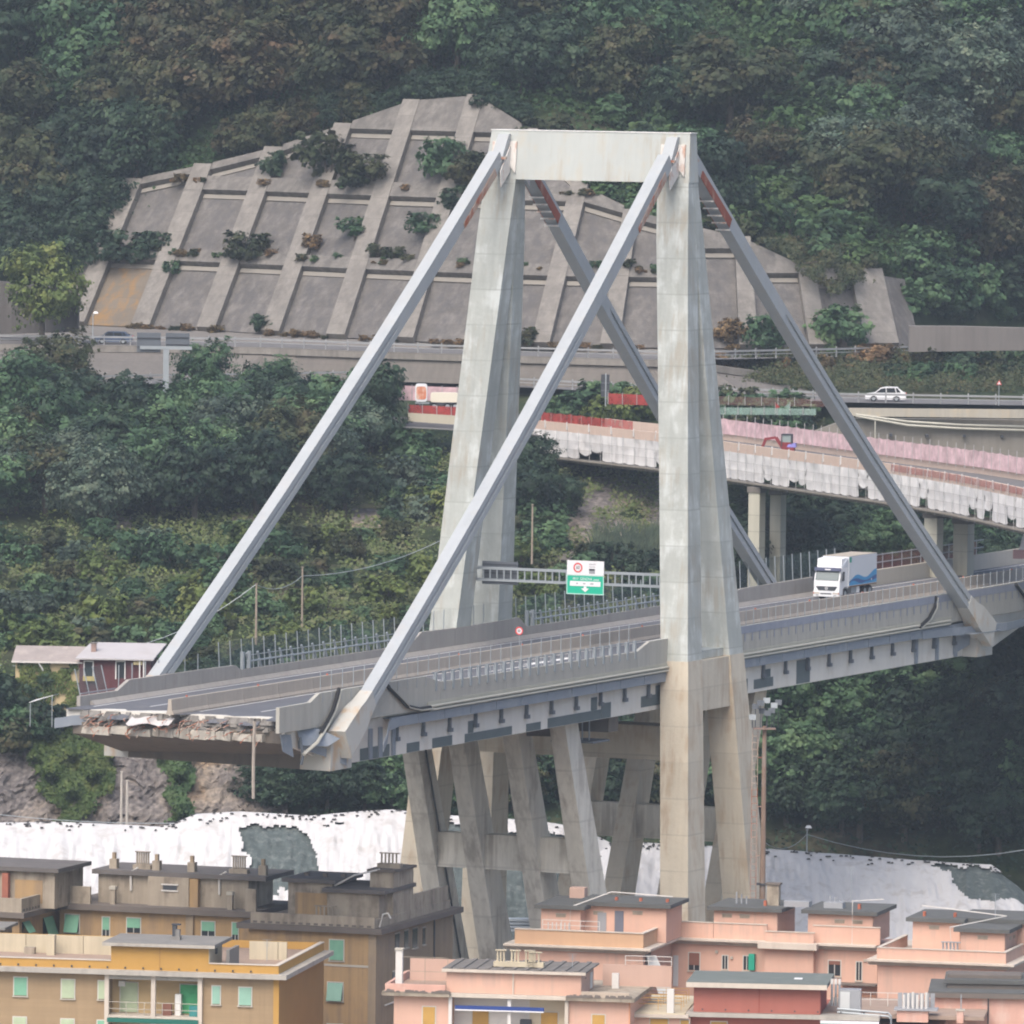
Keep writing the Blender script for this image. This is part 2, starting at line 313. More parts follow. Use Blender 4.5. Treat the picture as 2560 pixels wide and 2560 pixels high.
# anchor beams and stay feet
for su in (-1, 1):
    un, uf = (-70.0, -66.5) if su < 0 else (64.6, 68.0)
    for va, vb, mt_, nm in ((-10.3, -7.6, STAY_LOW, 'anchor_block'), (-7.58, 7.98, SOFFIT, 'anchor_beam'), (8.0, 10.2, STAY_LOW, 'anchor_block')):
        ua, ub = (un+(uf-un)*(q+10.3)/20.5 for q in (va, vb))
        MB().hexa([(ua-1.9, va, 41.9), (ua+1.9, va, 41.9), (ub+1.9, vb, 41.9), (ub-1.9, vb, 41.9), (ua-1.7, va, 44.5), (ua+1.7, va, 44.5), (ub+1.7, vb, 44.5), (ub-1.7, vb, 44.5)]).build(nm, mt_, bridge)
def stay_pt(su, sv, t):
    A = np.array([su*1.6, sv*7.49, 87.0]); B = np.array([su*67.3-(3.0 if sv < 0 else -2.4), sv*(10.45 if sv < 0 else 10.2), 44.0]); q = A*(1-t)+B*t; q[2] -= 4*1.1*t*(1-t); return q
for su in (-1, 1):
    for sv in (-1, 1):
        def sec(t, hw, hd, groove=0.0, off=0.0):
            q = stay_pt(su, sv, t); d = stay_pt(su, sv, min(1, t+.01))-stay_pt(su, sv, max(0, t-.01)); d /= np.linalg.norm(d)
            v = np.array([0, 1, 0.]); n = np.cross(v, d); n /= np.linalg.norm(n); n = n if n[2] > 0 else -n; q = q+n*off
            g, gh = groove, .15
            L = [(-hw, -hd), (hw, -hd), (hw, -gh), (hw-g, -gh), (hw-g, gh), (hw, gh), (hw, hd), (-hw, hd), (-hw, gh), (-hw+g, gh), (-hw+g, -gh), (-hw, -gh)]
            return [tuple(q+v*a+n*b) for a, b in L]
        ts = [.015, .08, .2, .3, .32, .45, .6, .75, .88, .965]
        st = loft([sec(t, .50, .63, 0.0 if t < .31 else .16) for t in ts]).build('stay', STAYM, bridge)
        lo = 1.0 if sv < 0 else .9
        loft([sec(t, h, d) for t, h, d in ((.925, .53, .66), (.945, .60, .80), (.96, .68, 1.05), (1.005, .72, 1.2))]).build('stay_foot', STAY_LOW, st)
        # rusty plates at the top of the stay, bearing brackets and the saddle cap
        for s2 in (-1, 1):
            def pl(t, w): 
                r = sec(t, .50, .63); q = np.mean(np.array(r), 0); n = np.array(r[6])-np.array(r[1]); n /= np.linalg.norm(n)
                return q+np.array([0, s2*(.535), 0])-n*.63, q+np.array([0, s2*(.535), 0])+n*(w)
            a0, a1 = pl(.035, .1); b0, b1 = pl(.125, .25 if su > 0 else -.15)
            MB().prism([a0, b0, b1, a1] if s2 > 0 else [a0, a1, b1, b0], (0, s2*.04, 0)).build('rusty_side_plate', RUSTRED if su > 0 else RUST, st)
        if su > 0:
            for k in range(5):
                t = .075+.013*k; r = np.array(sec(t, .50, .63)); q = (r[0]+r[1])/2
                MB().box(q[0]-.3, q[0]-.05, q[1]-.62, q[1]+.62, q[2]-.14, q[2]-.02).build('bearing_bar', BRACKET, st)
        head = stay_pt(su, sv, .03)
        MB().hexa([(su*2.3-.45, sv*7.49-.5, 85.9), (su*2.3+.45, sv*7.49-.5, 85.9), (su*2.3+.45, sv*7.49+.5, 85.9), (su*2.3-.45, sv*7.49+.5, 85.9), (su*.9-.25, sv*7.49-.48, 88.2), (su*.9+.25, sv*7.49-.48, 88.2), (su*.9+.25, sv*7.49+.48, 88.2), (su*.9-.25, sv*7.49+.48, 88.2)]).build('saddle_cap', STAYM, st)
        for s2 in (-1, 1):
            vc = sv*7.49+s2*.78
            MB().prism([(su*out_u(88)+su*.03, vc-.3, 87.6), (su*out_u(88)+su*.03, vc+.3, 87.6), (su*out_u(85.5)+su*.05, vc+.3, 85.7), (su*out_u(85)+su*.05, vc-.3, 85.0)], (su*.16, 0, 0)).build('bolted_bracket', BRACKET, st)
            MB().prism([(su*.9, vc-s2*.25, 87.4), (su*3.0, vc-s2*.25, 85.2), (su*2.9, vc-s2*.25, 83.9), (su*1.1, vc-s2*.25, 85.1)], (0, s2*.08, 0)).build('bracket_gusset', BRACKET, st)
        MB().box(su*2.45-.16, su*2.45+.16, sv*7.49-.85, sv*7.49+.85, 86.15, 86.35).build('clamp_bar', RUST, st)
# near parapet
def wall_run(name, mt, v0, v1, pts, zb, parent=bridge):        # pts: (u, ztop)
    for (ua, za), (ub, zbt) in zip(pts[:-1], pts[1:]):
        MB().hexa([(ua, v0, zb), (ub-.03, v0, zb), (ub-.03, v1, zb), (ua, v1, zb), (ua, v0, za), (ub-.03, v0, zbt), (ub-.03, v1, zbt), (ua, v1, za)]).build(name, mt, parent)
def spaced(u0, z0, u1, z1, step):
    n = max(1, round((u1-u0)/step)); return [(u0+(u1-u0)*i/n, z0+(z1-z0)*i/n) for i in range(n+1)]
wall_run('parapet_panel', PARAPET_L, -9.62, -9.32, [(-79.4, 47.12), (-74.0, 47.15), (-72.4, 47.72), (-66, 47.75), (-53.5, 47.75), (-50.5, 47.15)]+spaced(-44.5, 47.1, -12, 47.05, 6)+[(-9.5, 47.7), (-4.5, 47.72)], 45.22)
wall_run('parapet_panel', PARAPET_L, -9.62, -9.32, spaced(4.4, 47.75, 76, 47.85, 6)+spaced(82, 47.8, END, 47.8, 6), 45.22)
box_part('parapet_hem', surf('hem_concrete', (.42, .41, .345), .9, .08, .6, streak=.2), bridge, -53, -3, -9.70, -9.63, 45.24, 45.75)
box_part('parapet_hem', MATS['hem_concrete'], bridge, 4, 58, -9.70, -9.63, 45.24, 45.75)
band = surf('blue_grey_band', (.27, .29, .345), .8, .1, .5, streak=.15)
for u0 in np.arange(8, END-6, 6.0): box_part('parapet_paint_band', band, bridge, u0, u0+5.97, -9.648, -9.622, 47.12, 47.74)
for u in np.arange(9, 100, 1.6): box_part('hanger_strap', band, bridge, u-.13, u+.13, -9.66, -9.652, 46.45, 47.2)
for u in np.arange(-72, -52, 1.7): box_part('hanger_strap', surf('faded_strap', (.33, .335, .33), .85, .08, .5), bridge, u-.1, u+.1, -9.66, -9.625, 47.0, 47.75)
for u in np.arange(-51.5, -11.5, 1.62):
    o = box_part('guard_post', GALV, bridge, u-.13, u+.13, -9.72, -9.63, 46.5, 47.95)
    box_part('post_rib', GALV, o, u-.05, u+.05, -9.60, -9.45, 47.1, 47.95)
MB().bar((-52, -9.5, 47.9), (-11, -9.5, 47.85), .07).build('guard_rail_bar', GALV, bridge)
for (a, b) in ((-52.8, -3.5), (4.0, 57.5)):
    for z, r in ((45.42, .10), (45.14, .085)):
        MB().tube([(a, -9.78, z), ((a+b)/2, -9.78, z), (b, -9.78, z)], r, 6).build('conduit_pipe', PIPE, bridge)
# duct along the girder with its brackets
for u in np.arange(-59.5, 59, 4.9):
    if -6 < u < 3: continue
    d = box_part('duct_panel', DUCT, bridge, u+.05, u+4.85, -9.62, -9.42, 44.25, 44.98)
    box_part('duct_shelf', DUCT_D, d, u+.06, u+4.84, -9.41, -8.87, 44.9, 44.96)
    h = box_part('hanger_bracket', DUCT_D, bridge, u+2.25, u+2.5, -9.1, -8.87, 43.1, 44.9)
    box_part('bracket_foot', DUCT_D, h, u+2.12, u+2.62, -9.2, -8.9, 43.05, 43.35)
for u in (-61.8, -57.6, -60.0, 51.5, 56.5, 61.0): box_part('web_stiffener', DUCT, bridge, u-.3, u+.3, -9.0, -8.86, 42.0, 44.3)
def strip(name, mt, pts, h, th=.05): # upright plate following pts (u,v,z)
    for a, b in zip(pts[:-1], pts[1:]):
        a = np.array(a); b = np.array(b); d = b-a; n = np.cross(d, (0, 0, 1)); n = n/np.linalg.norm(n)*th
        MB().hexa([a, b, b+n, a+n, a+(0, 0, h), b+(0, 0, h), b+n+(0, 0, h), a+n+(0, 0, h)]).build(name, mt, bridge)
strip('duct_bypass_plate', DUCT, [(51, -9.65, 44.15), (58, -9.7, 44.05), (62.5, -10.6, 44.0), (67.5, -11.2, 44.0), (72, -11.0, 44.05), (75, -10.3, 44.15), (80, -9.75, 44.2), (92, -9.7, 44.2)], .72)
MB().prism([(60, -8.87, 44.2), (60, -11.0, 44.1), (66, -11.3, 44.1), (66, -10, 44.2)], (0, 0, .05)).build('duct_floor_plate', DUCT, bridge)
MB().prism([(69.4, -9.0, 44.2), (69.4, -11.2, 44.1), (75, -10.6, 44.1), (75, -9.0, 44.2)], (0, 0, .05)).build('duct_floor_plate', DUCT, bridge)
MB().prism([(60.5, -8.87, 44.1), (60.5, -8.87, 42.2), (66.2, -10.4, 44.0)], (.06, 0, 0)).build('duct_gusset', DUCT, bridge)
strip('torn_duct_plate', DUCT, [(-57.5, -9.65, 44.3), (-60.5, -9.9, 44.1), (-63, -10.9, 43.5)], .7)
strip('torn_duct_plate', DUCT, [(-63.2, -11.0, 43.5), (-65, -11.5, 42.9)], .62)
MB().prism([(-75.0, -9.0, 45.1), (-73.0, -9.4, 45.2), (-71.6, -10.9, 44.3), (-72.6, -10.4, 43.8), (-75.0, -9.3, 44.0)], (.06, -.03, .05)).build('torn_duct_floor', DUCT, bridge)
MB().grid([[(-74.6+1.3*i, -8.9-.42*i-.12*math.sin(i), 44.35-.33*i-.62*j-.06*i*i*0.3) for i in range(5)] for j in range(2)]).build('torn_duct_curl', DUCT, bridge)
MB().prism([(-77.8, -8.9, 45.0), (-76.4, -9.1, 44.9), (-76.0, -9.15, 43.2), (-77.3, -8.9, 43.7)], (0, -.06, 0)).build('torn_duct_side', DUCT, bridge)
MB().grid([[(-76.6-.35*i, 7.4+.55*i, 45.55-.75*j+.12*math.sin(i*1.2)) for i in range(5)] for j in range(2)]).build('far_duct_end', DUCT, bridge)
MB().tube([(-75.5, -9.8, 43.4), (-74.0, -10.2, 44.2), (-71.5, -9.95, 45.4)], .13, 6).build('loose_conduit', PIPE, bridge)
MB().tube([(-74.9, -9.2, 44.6), (-75.2, -9.6, 43.2), (-75.3, -9.5, 42.6)], .12, 6).build('hanging_fitting', DUCT_D, bridge)
for pts in ([(-69.3, -9.75, 47.9), (-69.8, -9.8, 47.2), (-70.6, -9.85, 46.3), (-71.8, -9.9, 45.5), (-73, -10, 44.8)], [(-60.6, -9.75, 47.5), (-58.6, -9.8, 46.5), (-57, -9.8, 45.7), (-54.8, -9.8, 45.35), (-52.8, -9.8, 45.35)], [(54, -9.75, 47.7), (53.6, -9.8, 46.8), (52.2, -9.8, 45.9), (50, -9.8, 45.3)], [(73.6, -9.75, 47.7), (75, -9.8, 46.9), (76.6, -9.8, 46), (79, -9.8, 45.5)]):
    MB().tube(pts, .16, 6).build('cable_bundle', BLACK, bridge)
    MB().tube([(a+.25, b-.1, c-.1) for a, b, c in pts], .07, 5).build('conduit_pipe', PIPE, bridge)
# dark repair patches on the web
for a, b, z0, z1 in ((-63.5, -58.2, 41.97, 42.9), (-55, -52.7, 41.97, 42.7), (-50.3, -46.6, 41.97, 42.75), (-44.2, -35.2, 41.97, 42.65), (-43.6, -42.6, 42.65, 43.6), (-32.4, -29.6, 41.97, 42.6), (-28.2, -17.6, 41.97, 42.75), (-19.6, -18.4, 42.75, 43.8), (-17.5, -15.6, 41.97, 43.2), (-9.4, -6.4, 42.3, 43.2), (-6.4, -5.2, 42.3, 43.9), (10.4, 13.2, 42, 43.2), (14.6, 18.8, 42.2, 43.0), (17, 18.2, 43.0, 43.7), (24, 27, 42.0, 44.0)):
    box_part('repair_patch', PATCH, bridge, a, b, -8.885, -8.853, z0+.02, z1)
# underdeck inspection cradle between the struts
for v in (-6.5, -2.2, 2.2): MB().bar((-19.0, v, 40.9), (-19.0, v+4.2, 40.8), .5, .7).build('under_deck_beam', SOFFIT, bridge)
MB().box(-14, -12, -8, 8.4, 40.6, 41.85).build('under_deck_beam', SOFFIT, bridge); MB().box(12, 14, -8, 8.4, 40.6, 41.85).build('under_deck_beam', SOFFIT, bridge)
for v in (-7.4, -6.8): MB().bar((-16.5, v, 40.0), (-16.5, v, 42), .09).build('cradle_post', GALV, bridge)
MB().box(-17.5, -14.2, -8.2, -4.5, 39.95, 40.1).build('cradle_floor', DUCT_D, bridge)
# far parapet
wall_run('parapet_panel', PARAPET, 9.15, 9.45, [(-74.6, 46.85), (-68.3, 46.85), (-66.2, 47.55), (-60, 47.53), (-54, 47.5), (-47.6, 47.45), (-46.6, 47.02)]+spaced(-40.6, 47.02, -15, 47.0, 6)+[(-12.6, 47.9), (-6, 47.85), (0, 47.85), (7.0, 47.95), (8.6, 47.1)]+spaced(14, 47.05, 50, 47.2, 6)+spaced(56, 47.6, 73.5, 47.7, 6), DZ)
wall_run('parapet_panel', surf('pale_barrier', (.46, .425, .365), .9, .08, .4, streak=.12), 9.05, 9.5, spaced(75, 47.5, END, 47.5, 6.2), DZ)
for u0 in np.arange(-73, 74, 6): MB().hexa([(u0, 8.7, DZ), (u0+5.97, 8.7, DZ), (u0+5.97, 9.13, DZ), (u0, 9.13, DZ), (u0, 9.0, DZ+.3), (u0+5.97, 9.0, DZ+.3), (u0+5.97, 9.13, DZ+.3), (u0, 9.13, DZ+.3)]).build('parapet_kerb', PARAPET, bridge)
# road markings
for v, w in ((-.62, .15), (.62, .15), (8.2, .15), (-8.6, .15)): box_part('edge_line', WHITE, bridge, -74.2, END, v-w/2, v+w/2, DZ+.004, DZ+.008)
for u in np.arange(-72, END, 12):
    box_part('lane_dash', WHITE, bridge, u, u+4.5, -4.7, -4.55, DZ+.004, DZ+.008); box_part('lane_dash', WHITE, bridge, u, u+4.5, 4.5, 4.65, DZ+.004, DZ+.008)
for u0, u1, v0, v1 in ((-50, -46, -3.2, -2.6), (-41, -36.5, -3.4, -2.7), (-18, -14, -3.0, -2.2), (-13, -9.5, -3.0, -2.3), (-27, -19, -3.2, -3.0)):
    box_part('painted_arrow', WHITE, bridge, u0, u1, v0, v1, DZ+.004, DZ+.009)
# median barrier blocks: one precast unit copied along the deck
jp = [(-.31, 0), (.31, 0), (.31, .10), (.19, .32), (.13, 1.15), (-.13, 1.15), (-.19, .32), (-.31, .10)]
jersey = None
bx = lambda u, v, z: tuple(bw(u, v, z))
jm = MB().prism([(0, v, z) for v, z in jp], (6.16, 0, 0)).mesh('concrete_barrier', JERSEY)
jmk = MB().box(2.83, 2.92, -.07, .07, 1.152, 1.27).mesh('reflector', ORANGE)
for i, u in enumerate(np.arange(-78.1, 128, 6.2)):
    o = link('concrete_barrier', jm); o.location = bx(u, 0, DZ); o.rotation_euler = (0, 0, BRZ)
    tag(o, 'precast concrete median barrier block in the row down the middle of the broken viaduct', 'barrier', 'median barrier blocks on the viaduct')
    if i % 2 == 0: r = link('reflector', jmk, o)
# net fence on the far side: posts, net and slanted guard posts
def net_fence(name, label, u0, u1, v, z0, z1, lean=0.0, step=2.05, nm=NET_DK, rails=()):
    r = thing(name, label, 'fence', bx(u0, v, z0), BRZ); L = u1-u0; h = z1-z0
    for i in range(int(L/step)+1):
        MB().bar((i*step, 0, 0), (i*step, lean, h), .065).build('post', GALV, r)
        if i < int(L/step): MB().poly([(i*step+.06, .03, .25), ((i+1)*step-.06, .03, .25), ((i+1)*step-.06, lean+.03, h*.98), (i*step+.06, lean+.03, h*.98)]).build('net_panel', nm, r)
    for z in rails: MB().bar((0, -.08+lean*z/h, z), (L, -.08+lean*z/h, z), .09).build('rail', GALV, r)
    return r
net_fence('safety_net_fence', 'dark safety net fence on thin posts along far edge left of the pylon', -49, -16, 9.85, 46.4, 49.3, .15)
net_fence('safety_net_fence', 'dark safety net fence on thin posts along far edge behind green sign', 4, 55, 9.85, 46.4, 49.5, .15)
net_fence('safety_net_fence', 'dark safety net fence on thin posts behind the white truck', 57, 80, 9.85, 46.6, 49.9, .15)
net_fence('safety_net_fence', 'short leaning net fence stub at the broken left corner of the deck', -73.5, -67.6, 9.7, 46.8, 48.8, .5, 1.5, NET_DK, (.15,))
net_fence('tall_post_row', 'row of tall thin posts beside the far left stay foot', -66, -50, 10.2, 46.5, 48.6, 0, 2.3, netmat('very_thin_net', (.2, .2, .2), .06))
net_fence('safety_net_fence', 'thin grey net fence in front of the far pylon leg', -13, 5, 9.75, 47.0, 49.4, 0, 2.0, netmat('faint_net', (.35, .38, .38), .14))
net_fence('red_net_fence', 'dusky red net fence along the far barrier right of the truck', 76, 116, 9.6, 46.6, 48.9, 0, 2.4, NET_REDT, (1.5, 2.2))
def slanted_rail(label, u0, u1):
    r = thing('slanted_guard_rail', label, 'guard rail', bx(u0, 9.3, 47.05), BRZ); L = u1-u0
    for i in range(int(L/2.02)+1):
        MB().bar((i*2.02, .1, .0), (i*2.02-.7, .1, 1.2), .13, .17).build('slanted_post', GALV, r)
        MB().bar((i*2.02-.5, .1, .0), (i*2.02-.45, .1, .7), .1).build('strut_post', GALV, r)
    MB().tube([(-.4, 0, .55), (L, 0, .55)], .075, 6).build('rail', GALV, r); MB().tube([(-.4, .12, 1.0), (L, .12, 1.0)], .03, 4).build('top_wire', GALV, r)
    for u in (-1.6, -.4): MB().bar((u, .0, 0), (u, .0, 1.35), .26).build('end_post', GALV, r)
slanted_rail('slanted grey guard rail posts on far parapet left of the near stay', -44.5, -15)
slanted_rail('slanted grey guard rail posts on far parapet between the two pylon frames', 10.5, 48)
# tall thin net posts on the near parapet
r = thing('thin_post_row', 'row of very thin grey posts standing on the near parapet left of the pylon', 'fence', bx(-72, -9.47, 47), BRZ)
for i in range(31): MB().bar((i*1.95, 0, .0 if i > 12 else .9), (i*1.95, 0, 2.35), .045).build('post', GALV, r)
r = thing('thin_post_row', 'row of very thin grey posts standing on the near parapet right of the pylon', 'fence', bx(8, -9.47, 47), BRZ)
for i in range(46): MB().bar((i*1.62, 0, .7), (i*1.62, 0, 2.1), .045).build('post', GALV, r)
# ------------------------------------------------------------------ hillside, roads and the ribbed retaining wall
ZLO, ZUP = 56.7, 59.9
def lerp_tab(tab, x):
    xs = [q[0] for q in tab]; return np.array([np.interp(x, xs, [q[k] for q in tab]) for k in range(1, len(tab[0]))])
LOW_EDGE = [(-900, 985), (0, 966), (640, 955), (965, 950), (1280, 967), (1640, 987), (1920, 996), (2100, 1006), (2560, 1014), (3400, 1020)]
UP_EDGE = [(-900, 850), (0, 860), (640, 868), (900, 878), (1280, 890), (1640, 900), (1786, 900), (2100, 893), (2560, 880), (3400, 860)]
FOOT = [(-900, 790), (150, 812), (230, 815), (520, 828), (830, 845), (1150, 860), (1400, 868), (1700, 872), (2000, 872), (2250, 868), (2560, 850), (3400, 820)]
PHI = [(-900, .40), (200, .39), (600, .36), (1000, .30), (1400, .25), (1870, -.05), (2040, -.15), (2224, -.22), (3400, -.25)]
TMAX = [(-900, 20), (150, 21.5), (230, 23), (359, 25), (522, 28), (682, 32), (845, 36), (1016, 37), (1100, 35), (1186, 32), (1356, 25), (1527, 20), (1700, 18), (1870, 16), (2042, 11.5), (2224, 11), (2300, 10), (3400, 9)]
THETA = math.radians(46)
def lowp(px, z=ZLO): return onz(px, lerp_tab(LOW_EDGE, px)[0], z)
def upp(px, z=ZUP): return onz(px, lerp_tab(UP_EDGE, px)[0], z)
def footp(px): return onz(px, lerp_tab(FOOT, px)[0], 60.5)
def slope_dir(px):
    ph = lerp_tab(PHI, px)[0]; return np.array([math.sin(ph)*math.cos(THETA), math.cos(ph)*math.cos(THETA), math.sin(THETA)])
def slope_nrm(px):
    ph = lerp_tab(PHI, px)[0]; return np.array([-math.sin(ph)*math.sin(THETA), -math.cos(ph)*math.sin(THETA), math.cos(THETA)])
def S(px, t, n=0.0): return footp(px)+slope_dir(px)*t+slope_nrm(px)*n
def tmax(px): return lerp_tab(TMAX, px)[0]
BREAK = {1: [(-900, 2100, 835), (0, 2090, 833), (640, 2080, 836), (1280, 2080, 838), (1920, 2150, 838), (2560, 2230, 836), (3400, 2250, 836)],
         2: [(-900, 1870, 842), (0, 1870, 842), (640, 1880, 845), (1280, 1860, 862), (1920, 1900, 848), (2560, 1900, 846), (3400, 1900, 846)],
         3: [(-900, 1500, 880), (0, 1500, 880), (640, 1500, 885), (1280, 1480, 905), (1920, 1560, 880), (2560, 1560, 880), (3400, 1560, 880)],
         4: [(-900, 1150, 945), (0, 1150, 945), (640, 1150, 948), (1280, 1230, 935), (1920, 1300, 928), (2050, 1290, 948), (2560, 1295, 946), (3400, 1295, 946)]}
def breaks(px):
    B = []
    for k in (1, 2, 3, 4):
        py, Y = lerp_tab(BREAK[k], px); B.append(atY(px, py, Y))
    lo = lowp(px, ZLO-.25); B.append(lo); B.append(lo+(0, 11.5, 0))
    up = upp(px, ZUP-.25); B.append(up+(0, .6, 0)); B.append(footp(px)+(0, 2.2, -.6))
    B.append(S(px, tmax(px))+(0, 2.5, .2))
    c = B[-1]
    a = atY(px, -140, max(c[1]+38, 1105)); B.append(a); B.append(a+(0, 160, 62)); B.append(a+(0, 420, 190))
    return B
SUB = [14, 18, 16, 8, 2, 3, 3, 10, 12, 6, 4]
tn = np.random.RandomState(3)
cols = np.arange(-900, 3401, 43.0)
wob = tn.rand(300, 300)
def vnoise(x, y):
    xi, yi = int(math.floor(x)), int(math.floor(y)); fx, fy = x-xi, y-yi; fx = fx*fx*(3-2*fx); fy = fy*fy*(3-2*fy)
    g = lambda i, j: wob[i % 300, j % 300]
    return (g(xi, yi)*(1-fx)+g(xi+1, yi)*fx)*(1-fy)+(g(xi, yi+1)*(1-fx)+g(xi+1, yi+1)*fx)*fy-.5
rows = None; tgrid = []
for px in cols:
    B = breaks(px); P = [np.array([B[0][0]*.8, 560., -.5]), np.array([B[0][0]*.9, 741., -.5]), np.array([B[0][0]*.9, 742., 15.0]), np.array([B[0][0]*.95, 786., 15.2])]
    P += [P[3]+(B[0]-P[3])*k/4 for k in range(1, 4)]
    for k in range(len(B)-1):
        for i in range(SUB[k]):
            q = B[k]+(B[k+1]-B[k])*i/SUB[k]
            if k in (0, 1, 2, 3, 8, 9, 10) and i: 
                a = 2.2 if k in (1, 2, 3) else (1.6 if k == 0 else 2.6)
                q = q+np.array([0, .5*a, a])*(vnoise(px/120, q[1]/9+k*7)*.8+vnoise(px/40+9, q[1]/3)*.35)
            P.append(q)
    P.append(B[-1]); tgrid.append(P)
rows = [[tgrid[c][r] for c in range(len(cols))] for r in range(len(tgrid[0]))]
m, N, L, b = nodes('hillside_ground'); geo = N.new('ShaderNodeNewGeometry').outputs['Position']
g1 = noise(N, L, geo, .06, 5); g2 = noise(N, L, geo, .7, 4)
c1 = ramp(N, L, g1.outputs[0], [(.36, (.022, .036, .018)), (.5, (.034, .048, .022)), (.62, (.055, .055, .034)), (.74, (.10, .085, .065))])
c2 = ramp(N, L, g2.outputs[0], [(.3, (.5, .5, .5)), (.7, (1.4, 1.4, 1.35))])
L.new(mixc(N, L, 1.0, c1.outputs[0], c2.outputs[0], 'MULTIPLY'), b.inputs['Base Color']); b.inputs['Roughness'].default_value = .95; b.inputs['Specular IOR Level'].default_value = .1
HILLMAT = m
tag(MB().grid(rows).build('hillside_terrain', HILLMAT, None, True), kind='structure')
GX = np.arange(-920, 3421, 20.0); GB = [breaks(x) for x in GX]; GY = [[img(q)[1] for q in B] for B in GB]
GBA = np.array(GB); GYA = np.array(GY)
def ground(px, py):
    """point of the hillside seen at a place in the photo"""
    f = min(max((px-GX[0])/20.0, 0), len(GX)-1.001); i = int(f); f -= i
    B = GBA[i]*(1-f)+GBA[i+1]*f; ys = GYA[i]*(1-f)+GYA[i+1]*f
    for k in range(len(B)-1):
        if ys[k] >= py >= ys[k+1]:
            t = (ys[k]-py)/max(1e-6, ys[k]-ys[k+1]); return B[k]+(B[k+1]-B[k])*t
    return B[0] if py > ys[0] else B[-1]

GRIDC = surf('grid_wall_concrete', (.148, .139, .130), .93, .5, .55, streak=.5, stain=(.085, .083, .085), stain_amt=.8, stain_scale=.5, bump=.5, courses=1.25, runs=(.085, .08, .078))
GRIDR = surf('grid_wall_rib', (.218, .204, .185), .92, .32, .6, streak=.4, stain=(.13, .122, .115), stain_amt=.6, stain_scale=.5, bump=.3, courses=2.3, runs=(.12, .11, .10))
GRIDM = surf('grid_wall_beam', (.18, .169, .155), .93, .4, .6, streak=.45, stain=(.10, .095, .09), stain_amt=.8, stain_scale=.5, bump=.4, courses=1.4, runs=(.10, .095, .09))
PALE_STRIP = surf('pale_strip', (.225, .21, .185), .9, .1, .6)
BROWN_PANEL = surf('brown_stained_panel', (.155, .132, .105), .93, .15, .3, stain=(.25, .15, .06), stain_amt=.9, stain_scale=.25, courses=1.25)
OLD_WALL = surf('old_grey_wall', (.165, .152, .138), .95, .12, .3, streak=.35, stain=(.13, .12, .115), stain_amt=.5, courses=1.1, bump=.25)
wall = thing('ribbed_retaining_wall', 'tall sloping grey concrete retaining wall with a grid of ribs on the hillside', 'retaining wall')
WX = np.arange(140, 2301, 40.0)
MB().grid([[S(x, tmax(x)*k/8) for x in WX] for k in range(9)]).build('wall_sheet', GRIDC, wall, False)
RIBX = [196, 359, 522, 682, 845, 1016, 1186, 1356, 1527, 1700, 1870, 2042, 2200]
def slab(x0, x1, t0, t1, n0, n1, mt, name, t1b=None, t0b=None):
    t1b = t1 if t1b is None else t1b; t0b = t0 if t0b is None else t0b
    MB().hexa([S(x0, t0, n0), S(x0, t0, n1), S(x1, t0b, n1), S(x1, t0b, n0), S(x0, t1, n0), S(x0, t1, n1), S(x1, t1b, n1), S(x1, t1b, n0)]).build(name, mt, wall)
hw = 23
for i, x in enumerate(RIBX):
    T = tmax(x)-.2; ts = np.linspace(-.3, T, 7)
    w = hw if i < 12 else 42
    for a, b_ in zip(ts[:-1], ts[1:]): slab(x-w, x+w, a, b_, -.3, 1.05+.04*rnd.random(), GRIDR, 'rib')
for i in range(len(RIBX)-1):
    x0, x1 = RIBX[i]+hw, RIBX[i+1]-hw
    T = min(tmax(x0), tmax(x1)); Ta, Tb = tmax(x0)-.3, tmax(x1)-.3
    tiers = [(0, 9.6), (11.4, 20.8), (23.0, 31.0)] if i < 9 else [(0, min(14.0, T-1.8))]
    if i == 0: tiers = [(0, 9.6), (11.4, 30)]
    for k, (a, b_) in enumerate(tiers):
        if a > T-2: break
        bb = [min(b_, q-1.2) for q in (Ta, Tb)]
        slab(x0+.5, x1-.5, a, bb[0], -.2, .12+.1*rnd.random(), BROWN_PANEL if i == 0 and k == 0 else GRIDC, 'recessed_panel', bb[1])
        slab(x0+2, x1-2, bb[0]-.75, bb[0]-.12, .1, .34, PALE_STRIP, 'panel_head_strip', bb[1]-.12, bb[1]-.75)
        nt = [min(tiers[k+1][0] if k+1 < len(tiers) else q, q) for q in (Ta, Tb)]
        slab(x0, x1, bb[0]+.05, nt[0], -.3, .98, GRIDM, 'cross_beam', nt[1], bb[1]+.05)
slab(140, RIBX[0]-hw, 0, 20, -.3, .5, GRIDC, 'end_slab', 21)
# plain dark wall left of it and low wall right of it
def px_wall(name, label, cat, pts, depth, mt, zt=None):
    """upright wall through photo places: (px, py_top, py_bottom, Y)"""
    r = thing(name, label, cat)
    for (xa, ta, ba, Ya), (xb, tb, bb, Yb) in zip(pts[:-1], pts[1:]):
        A0, A1, B0, B1 = atY(xa, ba, Ya), atY(xa, ta, Ya), atY(xb, bb, Yb), atY(xb, tb, Yb); A1[0] = A0[0]; B1[0] = B0[0]
        d = np.array([0, depth, 0]); MB().hexa([A0, B0, B0+d, A0+d, A1, B1, B1+d, A1+d]).build('wall_bay', mt, r)
    return r
px_wall('dark_retaining_wall', 'dark grey plain retaining wall at far left above the motorway', 'retaining wall', [(-300, 700, 840, 1022), (0, 705, 836, 1021), (110, 715, 832, 1020), (195, 740, 830, 1016)], 3, surf('sooty_wall', (.115, .108, .105), .95, .15, .4, streak=.4, bump=.3))
